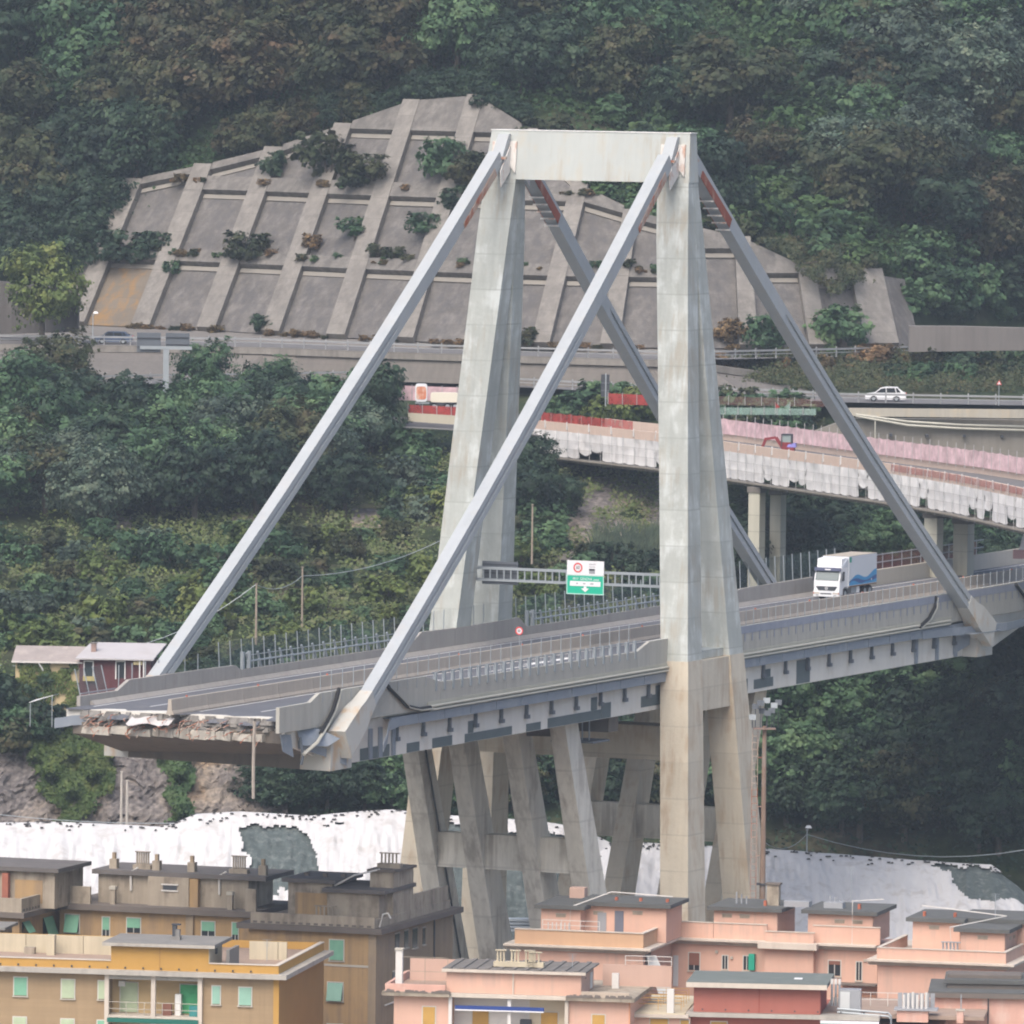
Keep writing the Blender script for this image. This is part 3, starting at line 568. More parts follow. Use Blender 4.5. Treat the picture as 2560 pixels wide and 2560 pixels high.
px_wall('low_retaining_wall', 'long low pale grey wall under dense bushes at upper right', 'retaining wall', [(2272, 815, 880, 1001), (2400, 816, 878, 1003), (2560, 820, 876, 1006), (2900, 825, 870, 1010)], 2, surf('low_wall_concrete', (.2, .185, .175), .93, .1, .3, streak=.3, stain=(.2, .18, .17), stain_amt=.4))
# roads
def ribbon(name, fn, near, far, dz, mt, xs):
    return MB().grid([[fn(x)+(0, near, dz) for x in xs], [fn(x)+(0, far, dz) for x in xs]]).build(name, mt)
XS = np.arange(-900, 3401, 60.0)
tag(ribbon('lower_motorway', lowp, .3, 11.2, 0, ASPHALT_L, XS), kind='structure')
tag(ribbon('upper_motorway', upp, .8, 13.5, 0.02, ASPHALT_L, XS), kind='structure')
tag(MB().grid([[upp(x)+(0, 13.5, .02) for x in XS], [footp(x)+(0, .6, .05) for x in XS]]).build('upper_road_shoulder', surf('shoulder_concrete', (.18, .168, .155), .95, .15, .3), None), kind='structure')
# wall between the two roads
mid = thing('motorway_retaining_wall', 'long grey concrete wall between the upper and the lower motorway', 'retaining wall')
xs = np.arange(-60, 2181, 80.0)
for xa, xb in zip(xs[:-1], xs[1:]):
    def wpt(x):
        u = upp(x)+(0, .45, 0); f = 1.0 if x < 1700 else max(0.0, 1-(x-1700)/480.0); bz = ZLO+.02
        return u, bz, bz+(ZUP+.02-bz)*max(f, .03)
    A, za, ta = wpt(xa); B, zb_, tb = wpt(xb); d = np.array([0, .4, 0])
    lo = lambda P, z: np.array([P[0], min(P[1]-1.2, lowp(xa if P is A else xb)[1]+11.0), z])
    hi = lambda P, z: np.array([P[0], P[1]-.2, z])
    MB().hexa([lo(A, za), lo(B, zb_), lo(B, zb_)+d*2, lo(A, za)+d*2, hi(A, ta-.75), hi(B, tb-.75), hi(B, tb-.75)+d, hi(A, ta-.75)+d]).build('wall_bay', OLD_WALL, mid)
    MB().hexa([hi(A, ta-.75)-d, hi(B, tb-.75)-d, hi(B, tb-.75)+d*1.6, hi(A, ta-.75)+d*1.6, hi(A, ta)-d, hi(B, tb)-d, hi(B, tb)+d*1.6, hi(A, ta)+d*1.6]).build('wall_coping', GRIDR, mid)
# guard rails along both roads
RAILM = surf('dull_rail_steel', (.27, .28, .29), .75, .12, .8)
def guard_rail(label, fn, x0, x1, dy, h=1.05):
    r = thing('guard_rail', label, 'guard rail')
    P = [fn(x)+(0, dy, 0) for x in np.arange(x0, x1+1, 20.0)]
    d = [0.0]
    for a, b_ in zip(P[:-1], P[1:]): d.append(d[-1]+np.linalg.norm(b_-a))
    for s in np.arange(0, d[-1], 2.9):
        q = np.array([np.interp(s, d, [p[k] for p in P]) for k in range(3)]); MB().box(q[0]-.07, q[0]+.07, q[1]-.05, q[1]+.05, q[2], q[2]+h+.15).build('post', RAILM, r)
    for z, hh in ((h-.12, .2), (h-.5, .08)):
        m = MB()
        for a, b_ in zip(P[:-1:2], P[2::2]): m.bar(a+(0, -.1, z), b_+(0, -.1, z), .06, hh)
        m.build('rail', RAILM, r)
    return r
guard_rail('steel guard rail along the near edge of the upper motorway', upp, -200, 2760, .9, 1.0)
guard_rail('steel guard rail along the near edge of the lower motorway', lowp, -200, 2760, .6, 1.0)
# ------------------------------------------------------------------ vegetation
def leaf_mesh(name, mat, centers, normals, sizes, rs):
    n = len(centers); up = np.array([0, 0, 1.])
    nn = normals/np.linalg.norm(normals, axis=1)[:, None]
    a = np.cross(nn, rs.normal(size=(n, 3))); a /= np.linalg.norm(a, axis=1)[:, None]; b_ = np.cross(nn, a)
    s = sizes[:, None]; asp = rs.uniform(.55, .9, (n, 1))
    v = np.stack([centers-a*s, centers-b_*s*asp+nn*s*.12, centers+a*s, centers+b_*s*asp-nn*s*.12], 1).reshape(-1, 3)
    me = bpy.data.meshes.new(name); me.vertices.add(4*n); me.vertices.foreach_set('co', v.astype(np.float32).ravel())
    me.loops.add(4*n); me.loops.foreach_set('vertex_index', np.arange(4*n, dtype=np.int32))
    me.polygons.add(n); me.polygons.foreach_set('loop_start', np.arange(0, 4*n, 4, dtype=np.int32)); me.polygons.foreach_set('loop_total', np.full(n, 4, dtype=np.int32))
    me.update(calc_edges=True); me.materials.append(mat); return me
def crown_points(seed, n, r, h, lobes, flat=.8, spiky=0.0):
    """leaf positions on the outside of overlapping lobes, r crown radius, h crown height, base at z=0"""
    rs = np.random.RandomState(seed); C = []; R = []
    for i in range(lobes):
        t = rs.rand(); ang = rs.rand()*6.283; zz = h*(.22+.62*t); rad = r*math.sqrt(max(.05, 1-((zz/h-.42)/.62)**2))*rs.uniform(.35, .8)
        C.append((rad*math.cos(ang), rad*math.sin(ang), zz)); R.append(r*rs.uniform(.26, .46))
    C = np.array(C); R = np.array(R); P = []; Nn = []
    k = rs.choice(lobes, size=3*n, p=R**2/np.sum(R**2)); d = rs.normal(size=(3*n, 3)); d /= np.linalg.norm(d, axis=1)[:, None]
    rad = R[k]*(1-.35*rs.rand(3*n)**2)*(1+spiky*(rs.rand(3*n)-.3))
    q = C[k]+d*rad[:, None]*np.array([1, 1, flat])
    dist = np.linalg.norm((q[:, None, :]-C[None])/np.array([1, 1, flat]), axis=2)/R[None]
    keep = np.sum(dist < .72, axis=1) == 0
    q, d = q[keep][:n], d[keep][:n]
    tips = rs.choice(len(q), size=max(20, n//46)); per = (2*n//3)//len(tips)         # most leaves sit in sprays at twig ends
    out = q[tips]+d[tips]*r*rs.uniform(-.02, .13, (len(tips), 1)); sig = r*rs.uniform(.035, .085, (len(tips), 1, 1))
    sp = (out[:, None, :]+rs.normal(size=(len(tips), per, 3))*sig*np.array([1.2, 1.2, .7])).reshape(-1, 3); dd = np.repeat(d[tips], per, axis=0)
    k = n//3; q = np.concatenate([q[:k]-d[:k]*r*.06, sp]); d = np.concatenate([d[:k], dd])
    return q, d, rs
def make_crown(name, seed, mat, n, r, h, lobes, leaf, flat=.8, spiky=0.0):
    q, d, rs = crown_points(seed, n, r, h, lobes, flat, spiky)
    nn = d*.9+np.array([0, 0, .5])+rs.normal(size=d.shape)*.26
    return leaf_mesh(name, mat, q, nn, leaf*rs.uniform(.45, 1.5, len(q)), rs)
G_DARK = leafmat('dark_green_leaves', (.018, .038, .026), (.030, .057, .033), (.046, .077, .041))
G_MID = leafmat('mid_green_leaves', (.040, .084, .044), (.064, .124, .060), (.104, .168, .078))
G_PALE = leafmat('grey_green_leaves', (.046, .076, .058), (.078, .115, .084), (.145, .175, .120))
G_BROWN = leafmat('browning_leaves', (.036, .048, .025), (.062, .060, .030), (.098, .068, .038))
G_OLIVE = leafmat('olive_brown_leaves', (.031, .049, .024), (.053, .064, .029), (.086, .076, .037))
G_LIME = leafmat('yellow_green_leaves', (.062, .098, .030), (.098, .138, .038), (.150, .170, .054))
G_DRY = leafmat('dry_leaves', (.10, .075, .04), (.16, .11, .055), (.22, .15, .07))
G_IVY = leafmat('ivy_leaves', (.034, .072, .028), (.056, .105, .038), (.076, .118, .046))
BARK = surf('bark', (.10, .085, .07), .95, .25, 2.0)
SPEC = {}
for sname, mt, n, leaf, spiky in (('dark', G_DARK, 9000, .175, .35), ('mid', G_MID, 9000, .185, .4), ('pale', G_PALE, 9000, .16, .8), ('brown', G_BROWN, 9000, .175, .45), ('olive', G_OLIVE, 9000, .175, .4), ('lime', G_LIME, 7500, .175, .4)):
    SPEC[sname] = [make_crown('crown_'+sname, 11*k+hash_, mt, n, 4.0, 6.6, lob, leaf, .78, spiky) for k, (lob, hash_) in enumerate(((17, 3), (23, 5), (30, 8)))]
SHRUB = {}
for sname, mt in (('mid', G_MID), ('lime', G_LIME), ('olive', G_OLIVE), ('dry', G_DRY), ('dark', G_DARK), ('pale', G_PALE), ('ivy', G_IVY)):
    SHRUB[sname] = [make_crown('foliage_'+sname, 40+k, mt, 2400, 1.5, 2.0, lob, .115, .85, .6) for k, lob in enumerate((8, 12))]
def trunk_mesh():
    m = MB(); m.tube([(0, 0, -1.5), (.1, 0, 1.0), (0, .15, 3.2), (.1, .1, 5.2)], [.30, .24, .17, .06], 6)
    for k in range(4):
        t = k*1.6; m.tube([(0, .05, 1.6+.4*k), (.9*math.cos(t), .9*math.sin(t), 2.6+.4*k), (2.0*math.cos(t), 2.0*math.sin(t), 3.5+.45*k)], [.13, .09, .03], 5)
    return m.mesh('trunk', BARK)
TRUNK = trunk_mesh()
def stem_mesh():
    m = MB()
    for k in range(3): m.tube([(0, 0, -.5), (.25*math.cos(k*2.1), .25*math.sin(k*2.1), .6), (.6*math.cos(k*2.1), .6*math.sin(k*2.1), 1.3)], [.05, .04, .015], 4)
    return m.mesh('stem', BARK)
STEM = stem_mesh()
vr = random.Random(21)
CW = {'dark': 'dark green', 'mid': 'fresh green', 'pale': 'grey green', 'brown': 'brown tinged', 'olive': 'olive brown', 'lime': 'yellow green', 'dry': 'dry brown', 'ivy': 'ivy green'}
def zone(P):
    x, y = img(P); v_ = 'upper' if y < 200 else 'high' if y < 500 else 'midway' if y < 1250 else 'low' if y < 1750 else 'lowest'
    LM = ((-200, 'by the left picture edge'), (140, 'above the ivy house'), (330, 'above the red hut'), (520, 'left of the far left stay'), (720, 'near the wooden poles'), (900, 'between the two left stays'), (1080, 'left of the far pylon frame'), (1290, 'right of the far pylon frame'), (1440, 'above the green sign'), (1640, 'left of the near pylon frame'), (1900, 'right of the near pylon frame'), (2060, 'above the truck'), (2250, 'left of the near right stay foot'), (2450, 'near the right picture edge'), (9000, ''))
    w = [n for a, n in LM if a <= x+70]; return v_, (w[-1] if w else LM[0][1]) or LM[-2][1]
def named(P, spec, s, label, group, big):
    if not group: return label
    v_, w = zone(P); return '%s %s %s, %s, %s' % ('large' if s > big*1.18 else 'small' if s < big*.85 else 'medium', CW[spec], 'tree' if 'tree' in label else 'bush', v_, w)
TN = {'dark': 'broadleaf_tree', 'mid': 'leafy_tree', 'pale': 'grey_green_tree', 'brown': 'browning_tree', 'olive': 'browning_tree', 'lime': 'leafy_tree'}
def tree(P, spec, s, label, group=None, sink=.25, hs=1.0, name=None):
    name = name or TN[spec]
    t = tag(empty(name, P, vr.uniform(0, 6.28)), named(P, spec, s, label, group, 1.05), 'tree', group)
    c = link('crown', vr.choice(SPEC[spec]), t); c.location = (0, 0, (1.6-sink*4)*s); c.scale = (s*vr.uniform(.9, 1.12), s*vr.uniform(.9, 1.12), s*hs*vr.uniform(.9, 1.12))
    k = link('trunk', TRUNK, t); k.scale = (s, s, s*hs); return t
def shrub(P, spec, s, label, group=None, hs=1.0, cat='shrub', name=None):
    name = name or ('dry_shrub' if spec == 'dry' else 'creeper_bush' if spec == 'ivy' else 'bush')
    t = tag(empty(name, P, vr.uniform(0, 6.28)), named(P, spec, s, label, group, 1.6) if cat == 'shrub' else label, cat, group)
    c = link('foliage', vr.choice(SHRUB[spec]), t); c.scale = (s*vr.uniform(.85, 1.2), s*vr.uniform(.85, 1.2), s*hs*vr.uniform(.85, 1.15)); c.location = (0, 0, -.25*s)
    k = link('stem', STEM, t); k.scale = (s, s, s*hs); return t
def inpoly(x, y, poly):
    c = False; j = len(poly)-1
    for i in range(len(poly)):
        (xi, yi), (xj, yj) = poly[i], poly[j]
        if (yi > y) != (yj > y) and x < (xj-xi)*(y-yi)/(yj-yi)+xi: c = not c
        j = i
    return c
def fill(poly, dx, dy, fn, jit=.42):
    """jittered rows of plants whose feet lie inside a patch of the photo"""
    x0, x1 = min(p[0] for p in poly), max(p[0] for p in poly); y0, y1 = min(p[1] for p in poly), max(p[1] for p in poly)
    r = 0; y = y0
    while y <= y1:
        x = x0+(dx/2 if r % 2 else 0)
        while x <= x1:
            a, b_ = x+vr.uniform(-jit, jit)*dx, y+vr.uniform(-jit, jit)*dy
            if inpoly(a, b_, poly): fn(a, b_)
            x += dx
        y += dy; r += 1
def pick(*opts):
    t = vr.random()*sum(w for _, w in opts)
    for s, w in opts:
        t -= w
        if t <= 0: return s
    return opts[-1][0]
# upper forest
def f_left(x, y):
    s = pick(('dark', 2), ('brown', 3.2), ('olive', 4)) if x > 150 else pick(('mid', 2), ('dark', 3), ('olive', 1))
    tree(ground(x, y), s, vr.uniform(1.25, 1.8), 'broadleaf tree turning brown in the forest above left half of the ribbed wall' if s in ('brown', 'olive') else 'dark green tree in the forest above left half of the ribbed wall', 'browning trees above the ribbed wall' if s in ('brown', 'olive') else 'green trees above the ribbed wall')
fill([(-120, -60), (930, -60), (930, 285), (800, 300), (640, 350), (500, 372), (430, 405), (290, 425), (215, 520), (-120, 600)], 150, 100, f_left)
def f_mid(x, y):
    s = pick(('dark', 4), ('mid', 2), ('olive', 1))
    tree(ground(x, y), s, vr.uniform(1.1, 1.6), 'dark green tree in the dense wood behind the pylon top', 'dark green trees behind the pylon top')
fill([(930, -60), (1400, -60), (1560, 60), (1680, 180), (1700, 350), (1660, 470), (1560, 380), (1300, 260), (1150, 240), (960, 260)], 145, 98, f_mid)
def f_right(x, y):
    s = pick(('dark', 3), ('mid', 2), ('pale', 3), ('olive', 2), ('brown', 1))
    tree(ground(x, y), s, vr.uniform(1.2, 1.75), 'tree in the mixed wood at the upper right', 'trees of the upper right wood')
fill([(2120, -60), (2680, -60), (2680, 690), (2330, 700), (2120, 560), (2170, 420), (2080, 300), (2040, 60)], 150, 108, f_right)
for x, y, s, sc, lab in ((1830, 345, 'olive', 1.75, 'large round olive brown tree standing alone right of the pylon top'), (1770, 560, 'dark', 1.35, 'dark green tree directly right of the pylon under the large olive tree'), (1745, 480, 'mid', 1.0, 'green tree touching the right edge of the pylon top'), (1910, 470, 'brown', 1.1, 'brown tinged tree just below the large olive tree'), (2230, 200, 'olive', 1.5, 'tall olive brown tree at top right beside ivy slope'), (2190, 330, 'brown', 1.3, 'browning tree left of the grey green wood at right'), (2400, 330, 'pale', 1.7, 'large grey green tree with pale twigs at the upper right'), (2510, 270, 'pale', 1.6, 'grey green tree at the right edge of the picture'), (2290, 560, 'olive', 1.6, 'large olive tree in the middle of the right wood'), (2150, 500, 'pale', 1.35, 'grey green tree left of the large olive tree in right wood'),
                      (120, 640, 'dark', 1.2, 'dark green tree at far left beside the dark retaining wall'), (60, 520, 'dark', 1.4, 'big dark green tree at far left edge above dark wall'), (160, 600, 'dark', 1.0, 'dark green tree at the left end of the ribbed wall'), (105, 801, 'lime', 1.25, 'yellow green ivy covered tree in front of the dark retaining wall')):
    tree(ground(x, y) if y != 801 else atY(105, 832, 1013), s, sc, lab)
fill([(-120, 590), (180, 575), (120, 745), (-120, 745)], 95, 60, lambda x, y: tree(ground(x, y), pick(('dark', 4), ('olive', 1)), vr.uniform(.9, 1.2), 'dark green tree at far left above the dark retaining wall', 'trees above the dark wall at far left'))
for x in np.arange(420, 1190, 52.0):
    q = S(x, tmax(x))+(0, 2.5, -.8); s_ = pick(('brown', 3), ('olive', 3), ('dark', 2)) if x < 760 else pick(('dark', 4), ('olive', 1))
    tree(q+(vr.uniform(-1, 1), vr.uniform(0, 2.5), 0), s_, vr.uniform(.7, .95) if x < 640 else vr.uniform(.5, .7), 'tree rooted along the top edge of the ribbed wall', 'trees on the top edge of the ribbed wall')
for x in np.arange(1230, 1900, 44.0): shrub(S(x, tmax(x))+(0, 2.5, -.2), pick(('ivy', 3), ('mid', 2), ('olive', 2)), vr.uniform(1.4, 2.4), 'bush along the right top edge of the ribbed wall', 'bushes on the right top edge of the ribbed wall')
fill([(1250, 120), (1500, 120), (1700, 330), (1700, 560), (1500, 420), (1280, 250)], 76, 44, lambda x, y: shrub(ground(x, y), pick(('ivy', 4), ('mid', 2), ('dark', 2), ('olive', 1)), vr.uniform(1.5, 2.6), 'low bush on the green slope behind the pylon head', 'low bushes behind the pylon head'))
fill([(1500, -60), (2080, -60), (2140, 330), (2250, 700), (2000, 640), (1860, 590), (1900, 400), (2000, 300), (1900, 60)], 84, 46, lambda x, y: shrub(ground(x, y), pick(('ivy', 6), ('mid', 2), ('dark', 1)), vr.uniform(1.8, 2.9), 'low leafy bush on the creeper covered slope at upper right', 'low bushes on the creeper slope'))
fill([(2260, 640), (2660, 640), (2660, 800), (2300, 800)], 84, 44, lambda x, y: shrub(ground(x, y), pick(('mid', 4), ('dark', 3)), vr.uniform(1.6, 2.6), 'bush under the wood above the low pale wall', 'bushes above the low pale wall'))
fill([(1800, 905), (2150, 905), (2150, 935), (1800, 925)], 40, 14, lambda x, y: shrub(ground(x, y), pick(('dry', 3), ('olive', 3), ('dark', 1)), vr.uniform(.5, .9), 'dry weedy shrub on the bank right of the near pylon', 'dry shrubs between the motorways'))
# bushes along the upper right low wall and strip between roads
fill([(2290, 770), (2620, 770), (2620, 826), (2290, 824)], 66, 26, lambda x, y: tree(ground(x, y)+(0, 3, 0), pick(('mid', 3), ('dark', 2)), vr.uniform(.55, .75), 'bushy green tree in the hedge on top of the low pale wall', 'hedge on the low pale wall'))
fill([(2130, 905), (2640, 885), (2640, 955), (2300, 965), (2150, 930)], 46, 22, lambda x, y: shrub(ground(x, y), pick(('dark', 3), ('olive', 2), ('mid', 2), ('dry', .6)), vr.uniform(.9, 1.5), 'shrub on the bank between the two motorways at right', 'shrubs on the bank between the motorways'))
# shrubs rooted in the ribbed wall
for x, y, s, sc, lab in ((675, 425, 'dark', 1.25, 'round green shrub in front of the big wall shrub'), (820, 440, 'olive', 2.9, 'largest brownish bush growing on the upper ribbed wall'), (925, 455, 'olive', 2.0, 'brownish bush right of the largest bush on ribbed wall'), (1110, 430, 'mid', 2.4, 'green bush on ribbed wall left of the pylon head'), (1185, 440, 'olive', 2.1, 'brownish bush on ribbed wall touching the pylon head'), (1140, 515, 'dark', 1.4, 'dark bush between far left stay and ribbed wall'), (315, 640, 'dark', 2.1, 'dark green bush on the left end of the ribbed wall'), (400, 618, 'dark', 1.1, 'small round dark shrub right of the left wall bush'), (615, 645, 'olive', 1.8, 'olive shrub hanging over second tier of ribbed wall'), (775, 628, 'dry', .9, 'small dry shrub on the second wall tier'), (940, 640, 'olive', .9, 'small olive shrub on second wall tier near stay'), (980, 638, 'olive', .8, 'small round shrub next to the stay on second wall tier'), (880, 600, 'mid', 1.3, 'sparse light green sapling on the ribbed wall'), (1060, 590, 'mid', 1.3, 'sparse green sapling beside the far left stay'), (655, 815, 'dark', 1.0, 'small dark shrub at the wall foot above motorway'), (420, 690, 'mid', .8, 'little green plant below the left wall shrubs'), (1910, 865, 'mid', 1.9, 'dark green bush at wall foot behind the near right stay'), (2095, 868, 'mid', 2.4, 'round bright green bush at right wall foot'), (1310, 850, 'olive', 1.0, 'small olive bush between pylon frames at wall foot'), (1830, 850, 'dry', 1.2, 'dry bush at wall foot right of the pylon')):
    # place on the wall surface seen there
    B = footp(x); P = None
    for xb in np.arange(x-320, x+160, 8.0):
        for t in np.arange(0, 36, 1.0):
            q = S(xb, t, .6); a, b_ = img(q)
            if abs(a-x) < 7 and abs(b_-y) < 12: P = q
    if P is None: P = S(x, 0, 1.0)
    shrub(P, s, sc, lab)
for i, x in enumerate(np.arange(200, 1900, 34)):
    if vr.random() < .7: shrub(footp(x)+(0, -1.2, 0), pick(('dry', 5), ('olive', 1)), vr.uniform(.35, .7), 'tuft of dry weeds at the foot of the ribbed wall', 'dry weeds at the wall foot', .7, 'weeds', 'weed_tuft')
for k in range(70):                                           # weeds along the ledges of the wall
    x = vr.uniform(230, 1700); t = vr.choice((10.6, 11.2, 22.0)) if x < 1500 else vr.uniform(9, 12)
    if t < tmax(x)-2: shrub(S(x, t, .9), pick(('olive', 3), ('dry', 3), ('mid', 2)), vr.uniform(.25, .65), 'weed tuft on a ledge of the ribbed wall', 'weeds on the wall ledges', .8, 'weeds', 'weed_tuft')
# left slope: tall trees below the motorway, then scrub terraces
def f_slope(x, y):
    if 215 < x < 500 and y < 1125: return
    s = pick(('mid', 5), ('dark', 1.6), ('olive', 1.2), ('pale', 2.0)); tree(ground(x, y), s, vr.uniform(.9, 1.35), 'green tree on the left slope below the motorway', 'trees on the left slope below the motorway')
fill([(-80, 1075), (150, 1070), (400, 1085), (860, 1085), (930, 1115), (960, 1240), (880, 1300), (600, 1330), (300, 1330), (-80, 1370)], 98, 60, f_slope)
for x, y, s, sc, lab in ((140, 1055, 'olive', 1.1, 'tall olive tree at left reaching up over the motorway'), (510, 1035, 'mid', .85, 'bright green tree right of the motorway sign'), (665, 1055, 'mid', .9, 'tall bright green tree reaching up to the lower motorway'), (925, 1140, 'dark', 1.1, 'dark green tree left of the far pylon frame')):
    tree(ground(x, y), s, sc, lab, hs=1.15)
SCL = 'scrub bush on the overgrown terraces of the left slope'
def f_scrub(x, y): shrub(ground(x, y), pick(('mid', 5), ('dark', .6), ('olive', 1.5), ('lime', 5), ('pale', 2.5), ('dry', .6)), vr.uniform(.9, 1.9), SCL, 'scrub on the left terraces')
fill([(-60, 1360), (300, 1350), (700, 1340), (1040, 1300), (1090, 1500), (1060, 1600), (800, 1640), (520, 1690), (390, 1700), (-60, 1640)], 84, 60, f_scrub)
fill([(965, 1140), (1095, 1140), (1090, 1330), (965, 1320)], 52, 40, f_scrub)
fill([(1270, 1120), (1330, 1150), (1420, 1400), (1640, 1430), (1640, 1500), (1300, 1560), (1270, 1400)], 58, 46, lambda x, y: shrub(ground(x, y), pick(('mid', 4), ('dark', 2), ('lime', 1.5), ('olive', 1.5)), vr.uniform(1.0, 1.8), 'scrub bush on the slope seen between the two pylon frames', 'scrub between the pylon frames'))
for x, y, s, sc, lab in ((1310, 1330, 'dark', 1.0, 'dark tree just right of far pylon frame'), (1330, 1220, 'dark', .8, 'dark tree under left end of the ramp viaduct'), (1400, 1300, 'dark', .7, 'dark tree in front of the rocky bank under the ramp'), (1300, 1440, 'lime', .6, 'yellow green bush beside the far pylon frame')):
    tree(ground(x, y), s, sc, lab)
fill([(1385, 1040), (1640, 1035), (1640, 1062), (1385, 1066)], 48, 16, lambda x, y: shrub(ground(x, y), pick(('mid', 3), ('lime', 2), ('olive', 1)), vr.uniform(1.6, 2.2), 'green bush between the motorway and the red net of the ramp', 'bushes behind the ramp net'))
fill([(1800, 1050), (2030, 1045), (2010, 1110), (1800, 1095)], 46, 18, lambda x, y: shrub(ground(x, y), pick(('mid', 3), ('olive', 2), ('dark', 2)), vr.uniform(1.2, 2.0), 'green bush behind the excavator on the ramp', 'bushes behind the excavator'))
# under the ramp and right forest
def f_under(x, y): tree(ground(x, y), pick(('dark', 4), ('mid', 1)), vr.uniform(.7, 1.0), 'dark tree in the hollow under the ramp viaduct', 'trees under the ramp viaduct')
fill([(1800, 1330), (2600, 1330), (2600, 1480), (1800, 1480)], 84, 50, f_under)
def f_rforest(x, y): tree(ground(x, y), pick(('dark', 5), ('mid', 2.5), ('pale', .6), ('olive', 1)), vr.uniform(.9, 1.3), 'dark green tree on the steep wooded slope under the right half of the deck', 'trees under the right half of the deck')
fill([(1840, 1800), (2640, 1690), (2640, 2190), (2250, 2170), (1840, 2110)], 100, 78, f_rforest)
def f_cforest(x, y): tree(ground(x, y), pick(('dark', 5), ('mid', 2), ('olive', 1)), vr.uniform(.75, 1.05), 'dark green tree on the slope seen behind the trestle legs', 'trees behind the trestle legs')
fill([(690, 1900), (1660, 1840), (1840, 1700), (1840, 2090), (660, 2085)], 88, 56, f_cforest)
fill([(470, 1800), (720, 1790), (720, 1880), (420, 1880)], 80, 40, f_cforest)
# cascades of ivy over the rock wall and dark bushes by the house
def ivy(poly, n, label, Yoff=-1.2, mat=G_IVY, leaf=.2):
    rs = np.random.RandomState(len(poly)*7+n); pts = []
    x0, x1 = min(p[0] for p in poly), max(p[0] for p in poly); y0, y1 = min(p[1] for p in poly), max(p[1] for p in poly)
    while len(pts) < n:
        a, b_ = rs.uniform(x0, x1), rs.uniform(y0, y1)
        if inpoly(a+14*math.sin(b_/13.0)+rs.normal()*6, b_+rs.normal()*6, poly): 
            q = ground(a, b_); pts.append(q+np.array([0, Yoff*(.4+rs.rand())*(1+.5*math.sin(a/17.)*math.sin(b_/15.)), rs.normal()*.1]))
    pts = np.array(pts); c = pts.mean(0); nn = np.tile([0, -.8, .5], (n, 1))+rs.normal(size=(n, 3))*.5
    t = tag(empty('ivy', c), label, 'ivy'); link('leaves', leaf_mesh('leaves', mat, pts-c, nn, leaf*rs.uniform(.6, 1.3, n), rs), t)
    MB().tube([tuple(pts[0]-c), (0, .5, 0), tuple(pts[1]-c)], .06, 5).build('stem', BARK, t)
ivy([(70, 1830), (200, 1790), (290, 1860), (290, 1960), (210, 2020), (185, 2070), (155, 2070), (150, 1990), (100, 1960)], 14000, 'large mass of bright green ivy hanging over the rock wall at left', -2.6, G_LIME)
ivy([(395, 1880), (490, 1860), (480, 1960), (460, 2050), (435, 2050), (430, 1960)], 5000, 'narrow column of green ivy hanging down the rock wall under the deck', -2.6)
ivy([(2090, 600), (1900, 590), (2000, 640), (2060, 690), (2090, 730), (2120, 720), (2160, 700), (2230, 690), (2230, 640)], 5000, 'curtain of climbing plants hanging over the right end of the ribbed wall', -4.5, G_OLIVE)
# low creeping green over the bare slopes, uncountable
def cover(name, label, poly, n, mat, leaf, seed, lift=.35):
    rs = np.random.RandomState(seed); x0, x1 = min(p[0] for p in poly), max(p[0] for p in poly); y0, y1 = min(p[1] for p in poly), max(p[1] for p in poly); pts = []
    while len(pts) < n:
        a, b_ = rs.uniform(x0, x1), rs.uniform(y0, y1)
        if inpoly(a, b_, poly) and vnoise(a/42.0, b_/30.0)+vnoise(a/14.0+5, b_/12.0)*.5 > -.22: pts.append(ground(a, b_)+np.array([rs.normal()*.3, rs.normal()*.6, abs(rs.normal())*lift+.9*max(0, vnoise(a/30.0, b_/18.0))*2]))
    pts = np.array(pts); nn = np.tile([0, -.5, .8], (n, 1))+rs.normal(size=(n, 3))*.5
    tag(link(name, leaf_mesh(name, mat, pts, nn, leaf*rs.uniform(.5, 1.4, n), rs)), label, 'ground cover', None, 'stuff')
cover('slope_creepers', 'creeping green plants covering the slope of the upper wood', [(-100, -60), (2660, -60), (2660, 720), (2300, 720), (1900, 600), (1400, 400), (1150, 240), (830, 290), (400, 400), (240, 600), (-100, 700)], 60000, G_IVY, .26, 5, .7)
cover('terrace_weeds', 'weeds and low plants covering the left terraces', [(-100, 1100), (1100, 1080), (1640, 1100), (1660, 1560), (1000, 1640), (380, 1720), (-100, 1780)], 22000, G_LIME, .17, 6, .4)
cover('underwood', 'dark low growth under the trees of lower slopes', [(300, 1780), (1800, 1650), (2640, 1560), (2640, 2200), (650, 2080)], 16000, G_DARK, .2, 8, .4)
cover('bank_weeds', 'low weeds on the bank right of the roads', [(1780, 1040), (2060, 1040), (2060, 1120), (1780, 1120)], 5000, G_OLIVE, .15, 9, .3)
cover('bank_grass', 'low weeds on the bank between the motorways', [(1790, 905), (2100, 900), (2640, 880), (2640, 985), (1790, 978)], 26000, G_OLIVE, .15, 10, .45)
cover('terrace_grass', 'pale grass in patches on the left terraces', [(-100, 1330), (700, 1280), (1090, 1150), (1640, 1200), (1660, 1560), (1000, 1640), (380, 1720), (-100, 1700)], 42000, leafmat('pale_grass', (.095, .128, .052), (.15, .175, .075), (.23, .225, .12)), .19, 16, .3)
